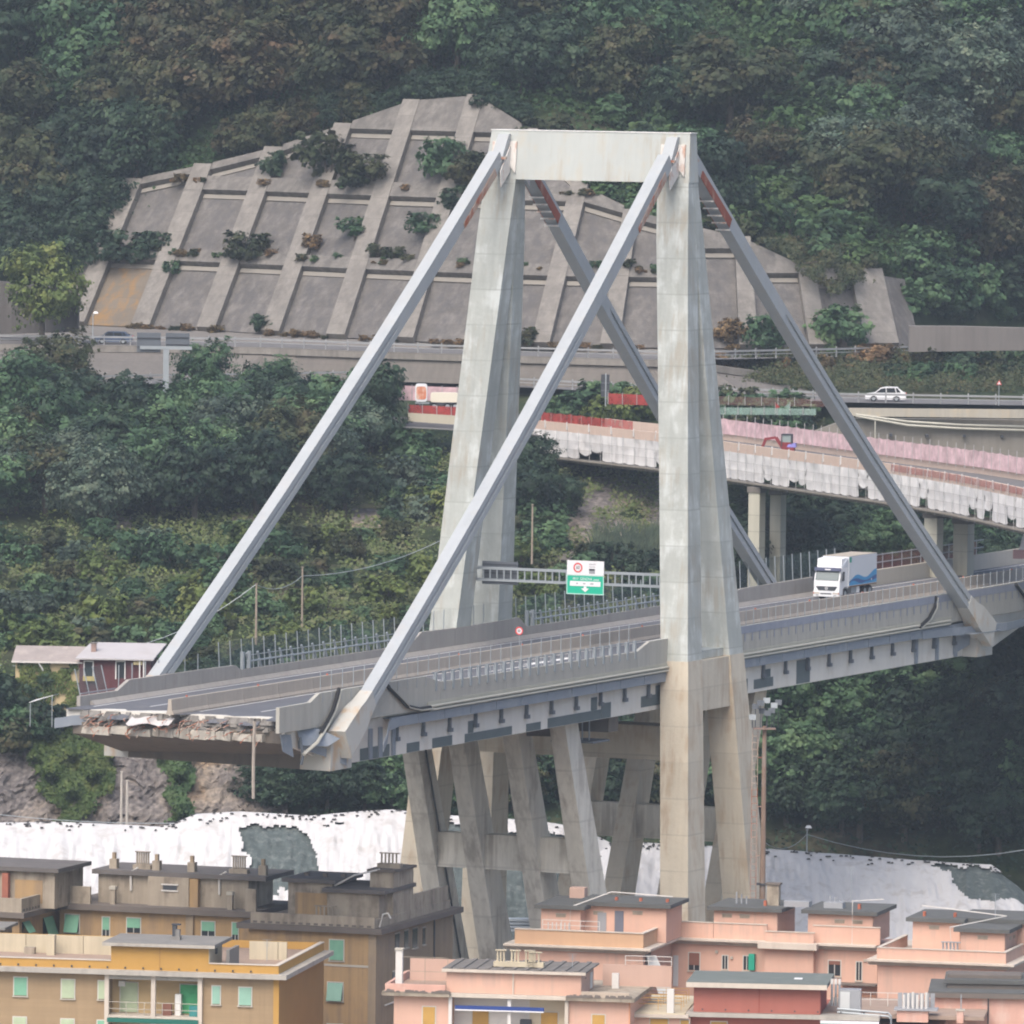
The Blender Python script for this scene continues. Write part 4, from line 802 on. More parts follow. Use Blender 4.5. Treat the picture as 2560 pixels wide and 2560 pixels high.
# ------------------------------------------------------------------ signs, vehicles and the ramp viaduct
def text_mesh(s, size, name='lettering'):
    cu = bpy.data.curves.new(name, 'FONT'); cu.body = s; cu.size = size; cu.align_x = 'CENTER'; cu.align_y = 'CENTER'; cu.extrude = .004
    ob = bpy.data.objects.new('tmp', cu); COL.objects.link(ob); dg = bpy.context.evaluated_depsgraph_get(); me = bpy.data.meshes.new_from_object(ob.evaluated_get(dg)); bpy.data.objects.remove(ob); bpy.data.curves.remove(cu); return me
def lettering(s, size, mt, parent, loc, rot, sx=1.0, name='lettering'):
    me = text_mesh(s, size); me.materials.clear(); me.materials.append(mt); o = link(name, me, parent); o.location = loc; o.rotation_euler = rot; o.scale = (sx, 1, 1); return o
def disc(r, n=24, th=.02, inner=0.0):   # upright ring or disc facing -x
    m = MB()
    if inner:
        for k in range(n):
            a, b_ = 2*math.pi*k/n, 2*math.pi*(k+1)/n
            m.hexa([(0, inner*math.cos(a), inner*math.sin(a)), (0, r*math.cos(a), r*math.sin(a)), (0, r*math.cos(b_), r*math.sin(b_)), (0, inner*math.cos(b_), inner*math.sin(b_)), (-th, inner*math.cos(a), inner*math.sin(a)), (-th, r*math.cos(a), r*math.sin(a)), (-th, r*math.cos(b_), r*math.sin(b_)), (-th, inner*math.cos(b_), inner*math.sin(b_))])
    else: m.prism([(0, r*math.cos(2*math.pi*k/n), r*math.sin(2*math.pi*k/n)) for k in range(n)], (-th, 0, 0))
    return m
GREEN_SIGN = surf('green_sign_face', (.015, .42, .27), .45, .03, .5)
SIGN_WHITE = surf('sign_white', (.72, .72, .74), .5, .02, .5); SIGN_RED = surf('sign_red', (.62, .06, .06), .5, .05, .5); SIGN_BLACK = surf('sign_black', (.03, .03, .035), .5, .05, .5); SIGN_GREY = surf('sign_grey', (.30, .31, .33), .5, .1, .5)
TXR = (math.pi/2, 0, -math.pi/2)             # lettering upright, read from -u
SGV = -.7
gan = thing('sign_gantry', 'grey lattice gantry carrying a green motorway sign between the two pylon frames', 'gantry', bw(-1.5, 0, 0), BRZ)
for z in (52.55, 51.6):
    for u in (-.35, .35): MB().bar((u, -8.6, z), (u, 10.3, z), .17).build('chord', GALV, gan)
for i, v in enumerate(np.arange(-8.2, 10.2, .62)):
    MB().bar((-.35, v, 51.62), (-.35, v, 52.53), .1).build('batten', GALV, gan)
    if i % 2: MB().bar((.35, v+.3, 51.62), (.35, v+.3, 52.53), .1).build('batten', GALV, gan)
MB().bar((-.2, 9.9, 51.5), (0, 10.9, 50.8), .25).build('bracket', GALV, gan); MB().bar((-.2, -8.3, 51.5), (0, -9.2, 50.6), .25).build('bracket', GALV, gan)
sg = box_part('sign_board', GREEN_SIGN, gan, -.62, -.55, -1.62, 1.62, 50.78, 52.30)
for a in ((-1.66, 1.66, 52.26, 52.33), (-1.66, 1.66, 50.74, 50.81), (-1.66, -1.59, 50.81, 52.26), (1.59, 1.66, 50.81, 52.26)): box_part('sign_border', surf('pale_green_border', (.45, .66, .60), .5, .02), sg, -.645, -.625, *a)
up_ = box_part('sign_board', SIGN_WHITE, gan, -.62, -.55, -1.64, 1.64, 52.34, 53.50)
box_part('white_strip', SIGN_WHITE, sg, -.636, -.624, -1.36, 1.36, 51.42, 51.82)
MB().prism([(-.63, .12, 51.40), (-.63, -.12, 51.40), (-.63, -.12, 51.24), (-.63, -.36, 51.24), (-.63, 0, 50.93), (-.63, .36, 51.24), (-.63, .12, 51.24)], (-.012, 0, 0)).build('down_arrow', SIGN_WHITE, sg)
lettering('E80/A7', .24, SIGN_WHITE, sg, (-.63, .85, 52.02), TXR, .75); lettering('GENOVA', .33, SIGN_WHITE, sg, (-.63, -.07, 52.0), TXR, .8); lettering('ovest', .30, SIGN_WHITE, sg, (-.63, -.98, 51.98), TXR, .8)
for v, w in ((.72, .16), (.08, .22), (-.6, .3)): box_part('strip_mark', SIGN_GREY, sg, -.645, -.637, v-w/2, v+w/2, 51.58, 51.68)
o = disc(.40, 28, .02, .29).build('speed_ring', SIGN_RED, up_); o.location = (-.625, .66, 52.92); sg.location = (0, SGV, 0); up_.location = (0, SGV, 0)
lettering('60', .40, SIGN_BLACK, up_, (-.63, .66, 52.92), TXR, .85)
lettering('velocità', .2, SIGN_GREY, up_, (-.63, -.6, 53.24), TXR); lettering('rilevata', .2, SIGN_GREY, up_, (-.63, -.6, 53.03), TXR)
box_part('pictogram', SIGN_GREY, up_, -.635, -.622, -.85, -.33, 52.46, 52.86); box_part('pictogram_top', SIGN_BLACK, up_, -.645, -.636, -.85, -.33, 52.72, 52.86)
bk = box_part('sign_back', DUCT_D, gan, .45, .52, 5.8, 9.0, 51.2, 53.1)
for z in (51.5, 52.1, 52.8): box_part('back_rib', DARK, bk, .40, .445, 5.85, 8.95, z, z+.09)
sp60 = thing('speed_sign', 'small round red and white speed sign standing behind the median barrier', 'sign', bw(-3.5, 4.5, DZ), BRZ)
MB().tube([(0, 0, 0), (0, 0, 1.3)], .03, 6).build('pole', GALV, sp60); MB().box(-.3, .3, -.25, .25, 0, .12).build('base_plate', DARK, sp60)
o = disc(.30, 24, .02).build('face', SIGN_WHITE, sp60); o.location = (-.05, 0, 1.55); o2 = disc(.34, 24, .02, .24).build('ring', SIGN_RED, sp60); o2.location = (-.07, 0, 1.55)
lettering('60', .3, SIGN_BLACK, sp60, (-.1, 0, 1.55), TXR, .8)
# truck on the deck
TRW = surf('truck_white', (.74, .76, .78), .35, .03, .6); TRG = surf('truck_box_grey', (.60, .64, .69), .5, .03, .5); TRROOF = surf('truck_roof', (.38, .34, .28), .9, .08, .6)
TRBLUE = surf('truck_blue', (.06, .30, .58), .5, .04, .5); TRDB = surf('truck_dark_blue', (.05, .11, .30), .5, .04, .5)
tk = thing('box_truck', 'white box truck with blue waves on its side driving on the viaduct', 'truck', bw(66.6, 5.55, DZ), BRZ)
# local x: 0 front .. 8.6 rear, y: +-1.25 (near side is -1.25)
cab = MB().prism([(0.0, -1.22, .45), (0.0, -1.22, 1.25), (.05, -1.22, 1.75), (.38, -1.22, 2.72), (.55, -1.22, 2.85), (2.05, -1.22, 2.85), (2.05, -1.22, .95), (1.95, -1.22, .95), (1.75, -1.22, 1.12), (1.15, -1.22, 1.12), (.85, -1.22, .95), (.80, -1.22, .45)], (0, 2.44, 0)).build('cab', TRW, tk)
def quad_on(y, pts): return [(x, y, z) for x, z in pts]
MB().prism([(.02, -1.1, 1.78), (.345, -1.1, 2.62), (.345, 1.1, 2.62), (.02, 1.1, 1.78)], (-.03, 0, .012)).build('windscreen', glassmat('tinted_glass', (.10, .13, .13)), cab)
MB().prism(quad_on(-1.235, [(.50, 1.72), (.72, 2.5), (1.15, 2.5), (1.15, 1.72)]), (0, -.02, 0)).build('side_window', GLASS, cab)
MB().prism([(.28, -1.24, 2.56), (.36, -1.24, 2.86), (.36, 1.24, 2.86), (.28, 1.24, 2.56)], (-.22, 0, .03)).build('sun_visor', surf('navy_visor', (.07, .08, .14), .5, .05), cab)
box_part('visor_sticker', SIGN_WHITE, cab, .035, .05, -.35, .2, 2.66, 2.78)
MB().prism([(-.02, -1.0, 1.22), (-.02, 1.0, 1.22), (-.02, .78, .84), (-.02, -.78, .84)], (-.03, 0, 0)).build('grille', DARK, cab)
o = disc(.13, 16, .02, .1).build('emblem', SIGN_WHITE, cab); o.location = (-.055, 0, 1.05)
for a in (90, 210, 330): MB().bar((-.065, 0, 1.05), (-.065, .11*math.cos(math.radians(a)), 1.05+.11*math.sin(math.radians(a))), .02).build('emblem_spoke', SIGN_WHITE, cab)
bp = box_part('bumper', TRW, tk, -.12, .1, -1.23, 1.23, .32, .82)
for y in (-.88, .88): box_part('headlight', surf('headlight', (.55, .5, .44), .2, .1), tk, -.15, -.125, y-.24, y+.24, .54, .68); box_part('indicator', ORANGE, tk, -.15, -.125, (y-.36) if y < 0 else (y+.26), (y-.26) if y < 0 else (y+.36), .54, .68)
box_part('air_slot', DARK, bp, -.14, -.125, -.5, .55, .52, .62); 
for y in (-.85, .85): box_part('fog_lamp', SIGN_GREY, bp, -.14, -.125, y-.12, y+.12, .38, .47)
MB().prism([(.55, -1.15, 2.86), (.75, -1.12, 3.62), (2.0, -1.15, 3.72), (2.0, -1.15, 2.86)], (0, 2.3, 0)).build('roof_deflector', TRW, tk)
MB().prism([(.55, -1.16, 2.87), (1.98, -1.24, 3.7), (1.98, -1.24, 2.87)], (0, .06, 0)).build('deflector_wing', TRG, tk)
box = box_part('cargo_box', TRG, tk, 2.15, 8.9, -1.25, 1.25, 1.15, 3.78)
box_part('roof_sheet', TRROOF, box, 2.15, 8.9, -1.25, 1.25, 3.783, 3.81)
box_part('corner_post', TRW, box, 2.1, 2.2, -1.27, -1.22, 1.1, 3.8)
wv = lambda x: 1.72+.23*math.sin((x-2.2)*1.35-.9)+.07*(x-2.2); w2 = lambda x: 1.5+.16*math.sin((x-2.2)*1.2-.2)+.02*(x-2.2)
xs = np.linspace(2.22, 8.88, 40)
MB().grid([[(x, -1.262, 1.2) for x in xs], [(x, -1.262, wv(x)) for x in xs]]).build('blue_wave', TRBLUE, box)
MB().grid([[(x, -1.268, w2(x)-.16-.12*math.sin(x*1.7)) for x in xs], [(x, -1.268, w2(x)+.08) for x in xs]]).build('dark_wave', TRDB, box)
box_part('green_panel', surf('green_panel', (.05, .33, .25), .5, .03), box, 2.25, 2.75, -1.27, -1.255, 3.25, 3.72); o = MB().prism([(7.6+.1*math.cos(k), -1.27, 1.5+.1*math.sin(k)) for k in np.linspace(0, 5.4, 7)], (0, -.01, 0)).build('white_spot', SIGN_WHITE, box)
box_part('chassis', DARK, tk, .6, 8.7, -.5, .5, .6, 1.05); box_part('side_rail', surf('brown_rail', (.20, .13, .09), .8, .1), tk, 2.15, 8.9, -1.26, -1.2, 1.03, 1.13)
box_part('fuel_tank', GALV, tk, 3.0, 4.2, -1.15, -.6, .5, .98); box_part('toolbox', TRW, tk, 4.35, 4.9, -1.18, -.6, .45, 1.0)
def wheel(parent, x, y, r, w=.3):
    n = 18; m = MB().prism([(x+r*math.cos(2*math.pi*k/n), y-w/2, r+r*math.sin(2*math.pi*k/n)) for k in range(n)], (0, w, 0)); o = m.build('wheel', BLACK, parent)
    MB().prism([(x+.55*r*math.cos(2*math.pi*k/12), y-w/2-.015, r+.55*r*math.sin(2*math.pi*k/12)) for k in range(12)], (0, w+.03, 0)).build('rim', GALV, o)
for x in (1.45, 6.2, 7.4):
    for y in (-1.05, 1.05): wheel(tk, x, y, .5)
for y in (-1.42, 1.42): MB().bar((.35, y, 1.7), (.35, y, 2.4), .1, .25).build('mirror', DARK, tk)
box_part('rear_guard', GALV, tk, 8.6, 8.7, -1.1, 1.1, .5, .62)
# passenger cars on the far roads
def car(label, loc, rz, paint, L=4.3, H=1.5, tail=None):
    r = thing('car', label, 'car', loc, rz)
    prof = [(0, .28), (0, .62), (.12, .80), (.95, .93), (1.55, 1.40), (2.2, H), (3.4, H-.02), (4.05, 1.05), (4.28, .9), (4.3, .3), (3.75, .24), (3.62, .5), (3.3, .62), (2.98, .5), (2.86, .24), (1.35, .24), (1.22, .5), (.9, .62), (.58, .5), (.46, .26)]
    b_ = MB().prism([(x*L/4.3-L/2, -.84, z) for x, z in prof], (0, 1.68, 0)).build('body', paint, r)
    for s in (-1, 1):
        for w in ([(1.12, .95), (1.66, 1.36), (2.15, H-.1), (2.2, .95)], [(2.28, .95), (2.24, H-.1), (3.1, H-.1), (3.25, .95)], [(3.33, .97), (3.2, H-.1), (3.42, H-.12), (3.75, 1.0)]):
            MB().prism([(x*L/4.3-L/2, s*.845, z) for x, z in w], (0, s*.012, 0)).build('side_window', GLASS, b_)
    MB().prism([(3.46*L/4.3-L/2, -.7, H-.1), (4.06*L/4.3-L/2, -.7, 1.06), (4.06*L/4.3-L/2, .7, 1.06), (3.46*L/4.3-L/2, .7, H-.1)], (.03, 0, .02)).build('rear_window', GLASS, b_)
    MB().prism([(1.0*L/4.3-L/2, -.7, .97), (1.5*L/4.3-L/2, -.7, 1.37), (1.5*L/4.3-L/2, .7, 1.37), (1.0*L/4.3-L/2, .7, .97)], (-.03, 0, .02)).build('windscreen', GLASS, b_)
    for x in (.9, 3.3):
        for y in (-.76, .76): wheel(r, x*L/4.3-L/2, y, .31, .2)
    for y in (-.6, .6): box_part('tail_light', SIGN_RED, r, L/2-.02, L/2+.02, y-.16, y+.16, .7, .95); box_part('headlight', SIGN_WHITE, r, -L/2-.02, -L/2+.02, y-.16, y+.16, .6, .75)
    return r
q = lowp(2218)+(0, 4.2, 0); car('white estate car on the lower motorway at right', (q[0], q[1], ZLO), -.06, surf('car_white', (.75, .76, .78), .3, .03), 4.3, 1.55)
q = upp(280)+(0, 4, 0); car('dark blue car on the upper motorway at far left', (q[0], q[1], ZUP), -.05, surf('car_blue', (.06, .09, .15), .3, .1), 4.2, 1.4)
q = lowp(0)+(0, 4, 0); car('blue car cut by left picture edge on the lower motorway', (q[0]-1.0, q[1], ZLO), -.03, surf('car_blue2', (.05, .07, .22), .3, .1), 4.3)
# road sign panels seen from the side
sgn = thing('motorway_sign', 'dark twin panel motorway sign on one post at left seen from behind', 'sign', atY(415, 945, 975)); o3 = np.array(sgn.location)
def rel(px, py, Y): return atY(px, py, Y)-o3
for a, b_, t, bt in ((342, 402, 832, 880), (414, 474, 833, 872)):
    A, B = rel(a, bt, 975), rel(b_, t, 975); o = MB().box(A[0], B[0], -.1, .1, A[2], B[2]).build('panel', DUCT_D, sgn)
    for z in (A[2]+.25*(B[2]-A[2]), A[2]+.7*(B[2]-A[2])): MB().box(A[0]+.05, B[0]-.05, -.2, -.11, z, z+.1).build('panel_rib', DARK, o)
A, B = rel(350, 875, 975), rel(480, 866, 975); MB().box(A[0], B[0], -.35, -.21, A[2]+.1, B[2]).build('cross_bar', GALV, sgn); MB().box(-.3, .3, -.3, .25, -2, A[2]+.1).build('post', GALV, sgn)
sg2 = thing('dark_sign_panel', 'tall dark road sign panel seen from behind beside the lower motorway', 'sign', atY(1514, 992, 968)); o3 = np.array(sg2.location)
A, B = rel(1502, 992, 968), rel(1524, 936, 968); o = MB().box(A[0], B[0], -.12, .12, A[2], B[2]).build('panel', DARK, sg2); MB().box(-.06, .06, -.2, -.13, A[2]-1, B[2]+.1).build('post', GALV, sg2)
for z in (.6, 1.4): MB().box(A[0], B[0], -.19, -.125, z, z+.12).build('panel_rib', DUCT_D, o)
ws = thing('warning_sign', 'small triangular red warning sign on a post at right of lower motorway', 'sign', atY(2497, 1000, 960)); MB().tube([(0, 0, -.6), (0, 0, 2.0)], .04, 6).build('post', GALV, ws)
MB().prism([(-.28, -.08, 1.6), (.28, -.08, 1.6), (0, -.08, 2.1)], (0, .04, 0)).build('face', SIGN_RED, ws); MB().prism([(-.17, -.1, 1.66), (.17, -.1, 1.66), (0, -.1, 1.96)], (0, .015, 0)).build('centre', SIGN_WHITE, ws)

# ------------------------------------------------------------------ ramp viaduct wrapped in scaffold sheets
RP = [(1300, 1068, 955), (1345, 1074, 950), (1640, 1105, 925), (1808, 1128, 905), (2000, 1155, 882), (2230, 1186, 856), (2400, 1214, 836), (2560, 1248, 815), (2760, 1290, 792)]
RPW = [atY(*q) for q in RP]; rd = [0.0]
for a, b_ in zip(RPW[:-1], RPW[1:]): rd.append(rd[-1]+np.linalg.norm((b_-a)[:2]))
def rp(s): return np.array([np.interp(s, rd, [p[k] for p in RPW]) for k in range(3)])
def rfr(s):
    d = rp(s+.6)-rp(s-.6); d[2] = 0; d /= np.linalg.norm(d); return d, np.array([-d[1], d[0], 0])   # along (to the right), across (away)
ramp_ = thing('ramp_viaduct', 'curved ramp viaduct wrapped in white scaffold sheets behind the broken bridge', 'bridge')
SHEET = surf('white_scaffold_sheet', (.68, .67, .66), .9, .07, .6, streak=.12, stain=(.44, .42, .40), stain_amt=.5, stain_scale=.5)
CREAM = surf('cream_barrier', (.56, .44, .365), .9, .06, .5, streak=.12)
SCAF = surf('scaffold_tube', (.34, .34, .34), .7, .15, 1.0); PLANK = surf('dusty_planks', (.22, .20, .17), .95, .2, 1.0)
RLEN = rd[-1]; BAY = 2.6; sN = int(RLEN/BAY)-1
def quadp(a, b_, h0, h1, off0, off1, name, mt, parent=ramp_):   # box between stations a,b at across offsets off0..off1 and heights h0..h1 above the deck edge
    P = []
    for h in (h0, h1):
        for s, off in ((a, off0), (b_, off0), (b_, off1), (a, off1)):
            d, n = rfr(s); P.append(rp(s)+n*off+np.array([0, 0, h]))
    return MB().hexa(P).build(name, mt, parent)
for k in range(sN):
    a, b_ = .7+k*BAY, .7+(k+1)*BAY
    quadp(a, b_, -.5, -.05, .0, 9.5, 'deck_bay', ASPHALT_L); quadp(a, b_, -2.0, -.55, 1.2, 8.4, 'girder_bay', OLD_WALL)
    quadp(a, b_-.03, -.05, .95, .0, .3, 'barrier_block', CREAM)
    quadp(a, b_-.03, -.05, .9, 9.2, 9.5, 'barrier_block', CREAM)
ramp_sheets = thing('scaffold_cladding', 'white rumpled scaffold sheets and tubes hung along the near side of the ramp', 'scaffolding')
sr_ = random.Random(4)
for k in range(sN):
    a, b_ = .7+k*BAY, .7+(k+1)*BAY; torn = sr_.random(); H = 2.55; drop = H if torn < .68 else sr_.uniform(1.4, 2.1)
    rows_ = []
    for j in range(6):
        row = []
        for i in range(7):
            s = a+(b_-a)*i/6; d, n = rfr(s); h = .12-drop*j/5; sag = (.3 if torn >= .68 else .1)*math.sin(math.pi*i/6)*(j/5)**2
            row.append(rp(s)-n*(.45+.22*vnoise(s*1.7, j*.9)+.1*vnoise(s*4.1+9, j*2.2))+np.array([0, 0, h-sag]))
        rows_.append(row)
    MB().grid(rows_).build('sheet', SHEET, ramp_sheets, True)
    d, n = rfr(a); p0 = rp(a)-n*.62; MB().bar(p0+(0, 0, -3.0), p0+(0, 0, .75 if k % 2 else .35), .045).build('upright_tube', SCAF, ramp_sheets)
    for h in (-.75, -1.6, -2.55): MB().bar(rp(a)-rfr(a)[1]*.66+(0, 0, h), rp(b_)-rfr(b_)[1]*.66+(0, 0, h), .03).build('ledger_tube', SCAF, ramp_sheets)
    quadp(a, b_, -2.75, -2.62, -.9, 1.4, 'plank', PLANK, ramp_sheets); quadp(a, b_, -3.05, -2.88, -.3, .2, 'edge_beam', PLANK, ramp_sheets)
    if k % 2 == 0:
        d2, n2 = rfr(a+1.2); p1 = rp(a+1.2)-n2*.05; MB().bar(p1+(0, 0, .3), p1+(0, 0, 1.1), .16, .12).build('clamp_post', surf('clamp_grey', (.5, .5, .5), .8), ramp_sheets)
# nets on the ramp
def net_run(name, label, mt, s0, s1, off, h0, h1, step, ph=.0):
    r = thing(name, label, 'net fence')
    n_ = int((s1-s0)/step)
    for k in range(n_):
        a, b_ = s0+k*step, s0+(k+1)*step; P = []
        for s in (a, b_):
            d, n = rfr(s); P.append(rp(s)+n*off)
        w = lambda: sr_.uniform(-.06, .06)
        MB().poly([P[0]+(0, 0, h0), P[1]+(0, 0, h0), P[1]+(0, 0, h1+w()), (P[0]+P[1])/2+(0, 0, h1-.06), P[0]+(0, 0, h1+w())]).build('net_panel', mt, r)
        MB().bar(P[0]+(0, .06, h0-.2), P[0]+(0, .06, h1+ph), .07).build('post', SCAF, r)
    MB().bar(rp(s0)+rfr(s0)[1]*off+(0, 0, h1-.02), rp(s1)+rfr(s1)[1]*off+(0, 0, h1-.02), .03).build('top_cord', SIGN_RED, r) if False else None
    return r
s_at = lambda px: float(np.interp(px, [q[0] for q in RP], rd))
net_run('red_net', 'bright red site net along the ramp left of the near pylon', NET_RED, s_at(1345), s_at(1585), .35, .75, 1.85, 2.4)
net_run('pink_net', 'pale pink site net along the far side of the ramp', NET_PINK, s_at(1585), s_at(2700), 8.9, .6, 2.15, 2.5, .5)
net_run('thin_red_net', 'thin red net hanging on the cream ramp barrier at right edge', NET_REDT, s_at(2230), s_at(2700), -.1, .35, 1.0, 2.5)
# piers
def pier(px, py0, py1, Y, w, d, label):
    A = atY(px, py0, Y); B = atY(px, py1, Y); r = thing('ramp_pier', label, 'pier', (A[0], Y, B[2]), -.55)
    MB().box(-w/2, w/2, -d/2, d/2, -6, A[2]-B[2]).build('column', surf('pier_concrete', (.45, .44, .37), .9, .08, .4, streak=.18, stain=(.25, .24, .21), stain_amt=.3), r); MB().box(-w/2-.12, w/2+.12, -d/2-.12, d/2+.12, A[2]-B[2]-.35, A[2]-B[2]+.2).build('pier_head', OLD_WALL, r)
    for k in range(3): box_part('casting_joint', OLD_WALL, r, -w/2-.006, w/2+.006, -d/2-.006, d/2+.006, 1.6*k+.8, 1.6*k+.83)
pier(1893, 1222, 1390, 893, 1.25, 1.15, 'left column of the pair under the ramp right of the pylon'); pier(1946, 1228, 1390, 897, 1.2, 1.1, 'right column of the pair under the ramp right of the pylon')
pier(2335, 1285, 1400, 846, 1.35, 1.2, 'left column under the right part of the ramp'); pier(2410, 1300, 1400, 849, 1.5, 1.3, 'right column under the right part of the ramp')
pier(1354, 1148, 1200, 947, 1.0, 2.0, 'short abutment column at the left end of the ramp'); 
# small excavator on the ramp
s0 = s_at(1880); d, n = rfr(s0); P = rp(s0)+n*3.6; ex = thing('mini_excavator', 'small red excavator with dark cab working on the ramp', 'excavator', (P[0], P[1], P[2]-.05), -.15)
ex.scale = (.88, .88, .88)
EXR = surf('excavator_red', (.20, .03, .035), .6, .1)
for y in (-.6, .6): box_part('track', BLACK, ex, -.8, .9, y-.17, y+.17, 0, .4)
bd = box_part('body', EXR, ex, -.5, .9, -.65, .65, .45, 1.0); MB().hexa([(.1, -.66, .95), (1.1, -.66, .95), (1.1, .66, .95), (.1, .66, .95), (.2, -.5, 1.25), (1.05, -.5, 1.45), (1.05, .5, 1.45), (.2, .5, 1.25)]).build('engine_cover', surf('violet_cover', (.16, .15, .42), .5, .05), ex)
cb = box_part('cab_roof', DARK, ex, -.55, .65, -.55, .55, 2.3, 2.42)
for x in (-.5, .6):
    for y in (-.5, .5): MB().bar((x, y, 1.0), (x, y, 2.32), .1).build('cab_post', DARK, ex)
box_part('cab_glass', glassmat('cab_glass', (.25, .3, .3)), ex, -.42, .52, -.46, .46, 1.5, 2.28); box_part('cab_door', EXR, ex, -.48, .58, -.5, .5, 1.0, 1.5)
for a, b_, w in (((-.4, 0, .8), (-1.2, 0, 2.0), .34), ((-1.2, 0, 2.0), (-2.3, 0, 1.8), .28), ((-2.3, 0, 1.9), (-2.7, 0, .9), .3)): MB().bar(a, b_, w).build('arm', EXR, ex)
MB().hexa([(-2.6, -.3, .2), (-2.1, -.3, .1), (-2.1, .3, .1), (-2.6, .3, .2), (-2.5, -.3, .8), (-2.2, -.3, .8), (-2.2, .3, .8), (-2.5, .3, .8)]).build('bucket', EXR, ex)
# slip road left of the pylon: wall, nets, tanker
def strip_wall(name, label, cat, mt, part, pts, th=.3, post=None):
    r = thing(name, label, cat)
    for (xa, ta, ba, Ya), (xb, tb, bb, Yb) in zip(pts[:-1], pts[1:]):
        A0, A1, B0, B1 = atY(xa, ba, Ya), atY(xa, ta, Ya), atY(xb, bb, Yb), atY(xb, tb, Yb); dd = np.array([0, th, 0])
        MB().hexa([A0, B0, B0+dd, A0+dd, A1, B1, B1+dd, A1+dd]).build(part, mt, r)
        if post: MB().bar(A0+(0, -.06, 0), A1+(0, -.06, .15), .07).build('post', post, r)
    return r
def between(pts, n):     # subdivide
    out = []
    for a, b_ in zip(pts[:-1], pts[1:]):
        for i in range(n): out.append(tuple(a[k]+(b_[k]-a[k])*i/n for k in range(4)))
    out.append(pts[-1]); return out
tag(MB().grid([[atY(x, 1062+.06*(x-900), 956-.018*(x-900)) for x in range(900, 1361, 20)], [atY(x, 1036+.06*(x-900), 966-.018*(x-900)) for x in range(900, 1361, 20)]]).build('slip_road', ASPHALT_L), kind='structure')
strip_wall('slip_road_wall', 'cream concrete barrier of the slip road left of far pylon frame', 'barrier', surf('cream_wall', (.42, .39, .31), .9, .05, .4, streak=.1), 'barrier_block', between([(1020, 1032, 1053, 955), (1200, 1043, 1066, 953)], 5))
strip_wall('red_net', 'red net strip above the cream slip road barrier', 'net fence', NET_RED, 'net_panel', between([(1020, 1012, 1034, 956), (1200, 1020, 1045, 954)], 5), .02, SCAF)
strip_wall('pink_net', 'pinkish red net behind the tanker left of far pylon frame', 'net fence', NET_PINK, 'net_panel', between([(955, 962, 1000, 966), (1180, 970, 1004, 965)], 6), .02, SCAF)
strip_wall('red_net', 'red net beside the dark sign panel above the ramp bushes', 'net fence', NET_RED, 'net_panel', between([(1520, 983, 1010, 962), (1700, 992, 1016, 961)], 5), .02, SCAF)
strip_wall('green_net', 'pale green net along the bank right of the near pylon', 'net fence', NET_GRN, 'net_panel', between([(1780, 1018, 1036, 958), (2040, 1022, 1038, 956)], 8), .02, SCAF)
strip_wall('thin_red_net', 'faded red net above the pale green net', 'net fence', NET_FAINT, 'net_panel', between([(1780, 990, 1012, 960), (2110, 1000, 1018, 957)], 8), .02, SCAF)
for k, (x, y, mt, lb) in enumerate(((1938, 1012, NET_RED, 'small red flag above the pale green net'), (1975, 1016, NET_GRN, 'small green flag above the pale green net'))):
    f = thing('flag', lb, 'flag', atY(x, 1036, 955)); MB().tube([(0, 0, 0), (0, 0, 1.3)], .03, 5).build('pole', SCAF, f); MB().prism([(0, 0, 1.3), (0, 0, .6), ((.5 if k == 0 else -.6), .05, .75)], (0, .02, 0)).build('cloth', mt, f)
tn_ = thing('tank_truck', 'white tank truck with orange artwork on its rear on the slip road', 'truck', atY(1090, 1026, 961)); o3 = np.array(tn_.location)
def cap(x0, x1, z0, z1, y0, y1, name, mt, par, rr=.25):
    n = 5; P = []
    for cx, cz, a0 in ((x1-rr, z0+rr, -90), (x1-rr, z1-rr, 0), (x0+rr, z1-rr, 90), (x0+rr, z0+rr, 180)):
        for k in range(n): a = math.radians(a0+90*k/(n-1)); P.append((cx+rr*math.cos(a), y0, cz+rr*math.sin(a)))
    return MB().prism(P, (0, y1-y0, 0)).build(name, mt, par)
rb = cap(-2.2, -.95, .9, 2.75, -.2, 1.4, 'rear_body', TRW, tn_); cap(-2.1, -1.05, 1.15, 2.5, -.24, -.21, 'orange_panel', surf('orange_art', (.6, .2, .1), .6, .3, 2.0, stain=(.7, .6, .5), stain_amt=.9, stain_scale=1.5), rb)
cap(-.6, 2.3, .85, 1.85, .1, 1.5, 'tank', surf('tank_cream', (.70, .66, .55), .5, .06), tn_); box_part('tank_frame', DARK, tn_, -.7, 2.4, .1, 1.4, .45, .82); box_part('rear_shelf', GALV, tn_, -2.2, -.7, -.3, .9, .68, .82)
for x in (-1.7, -.2, 1.2, 2.0): wheel(tn_, x, .25, .42, .3)
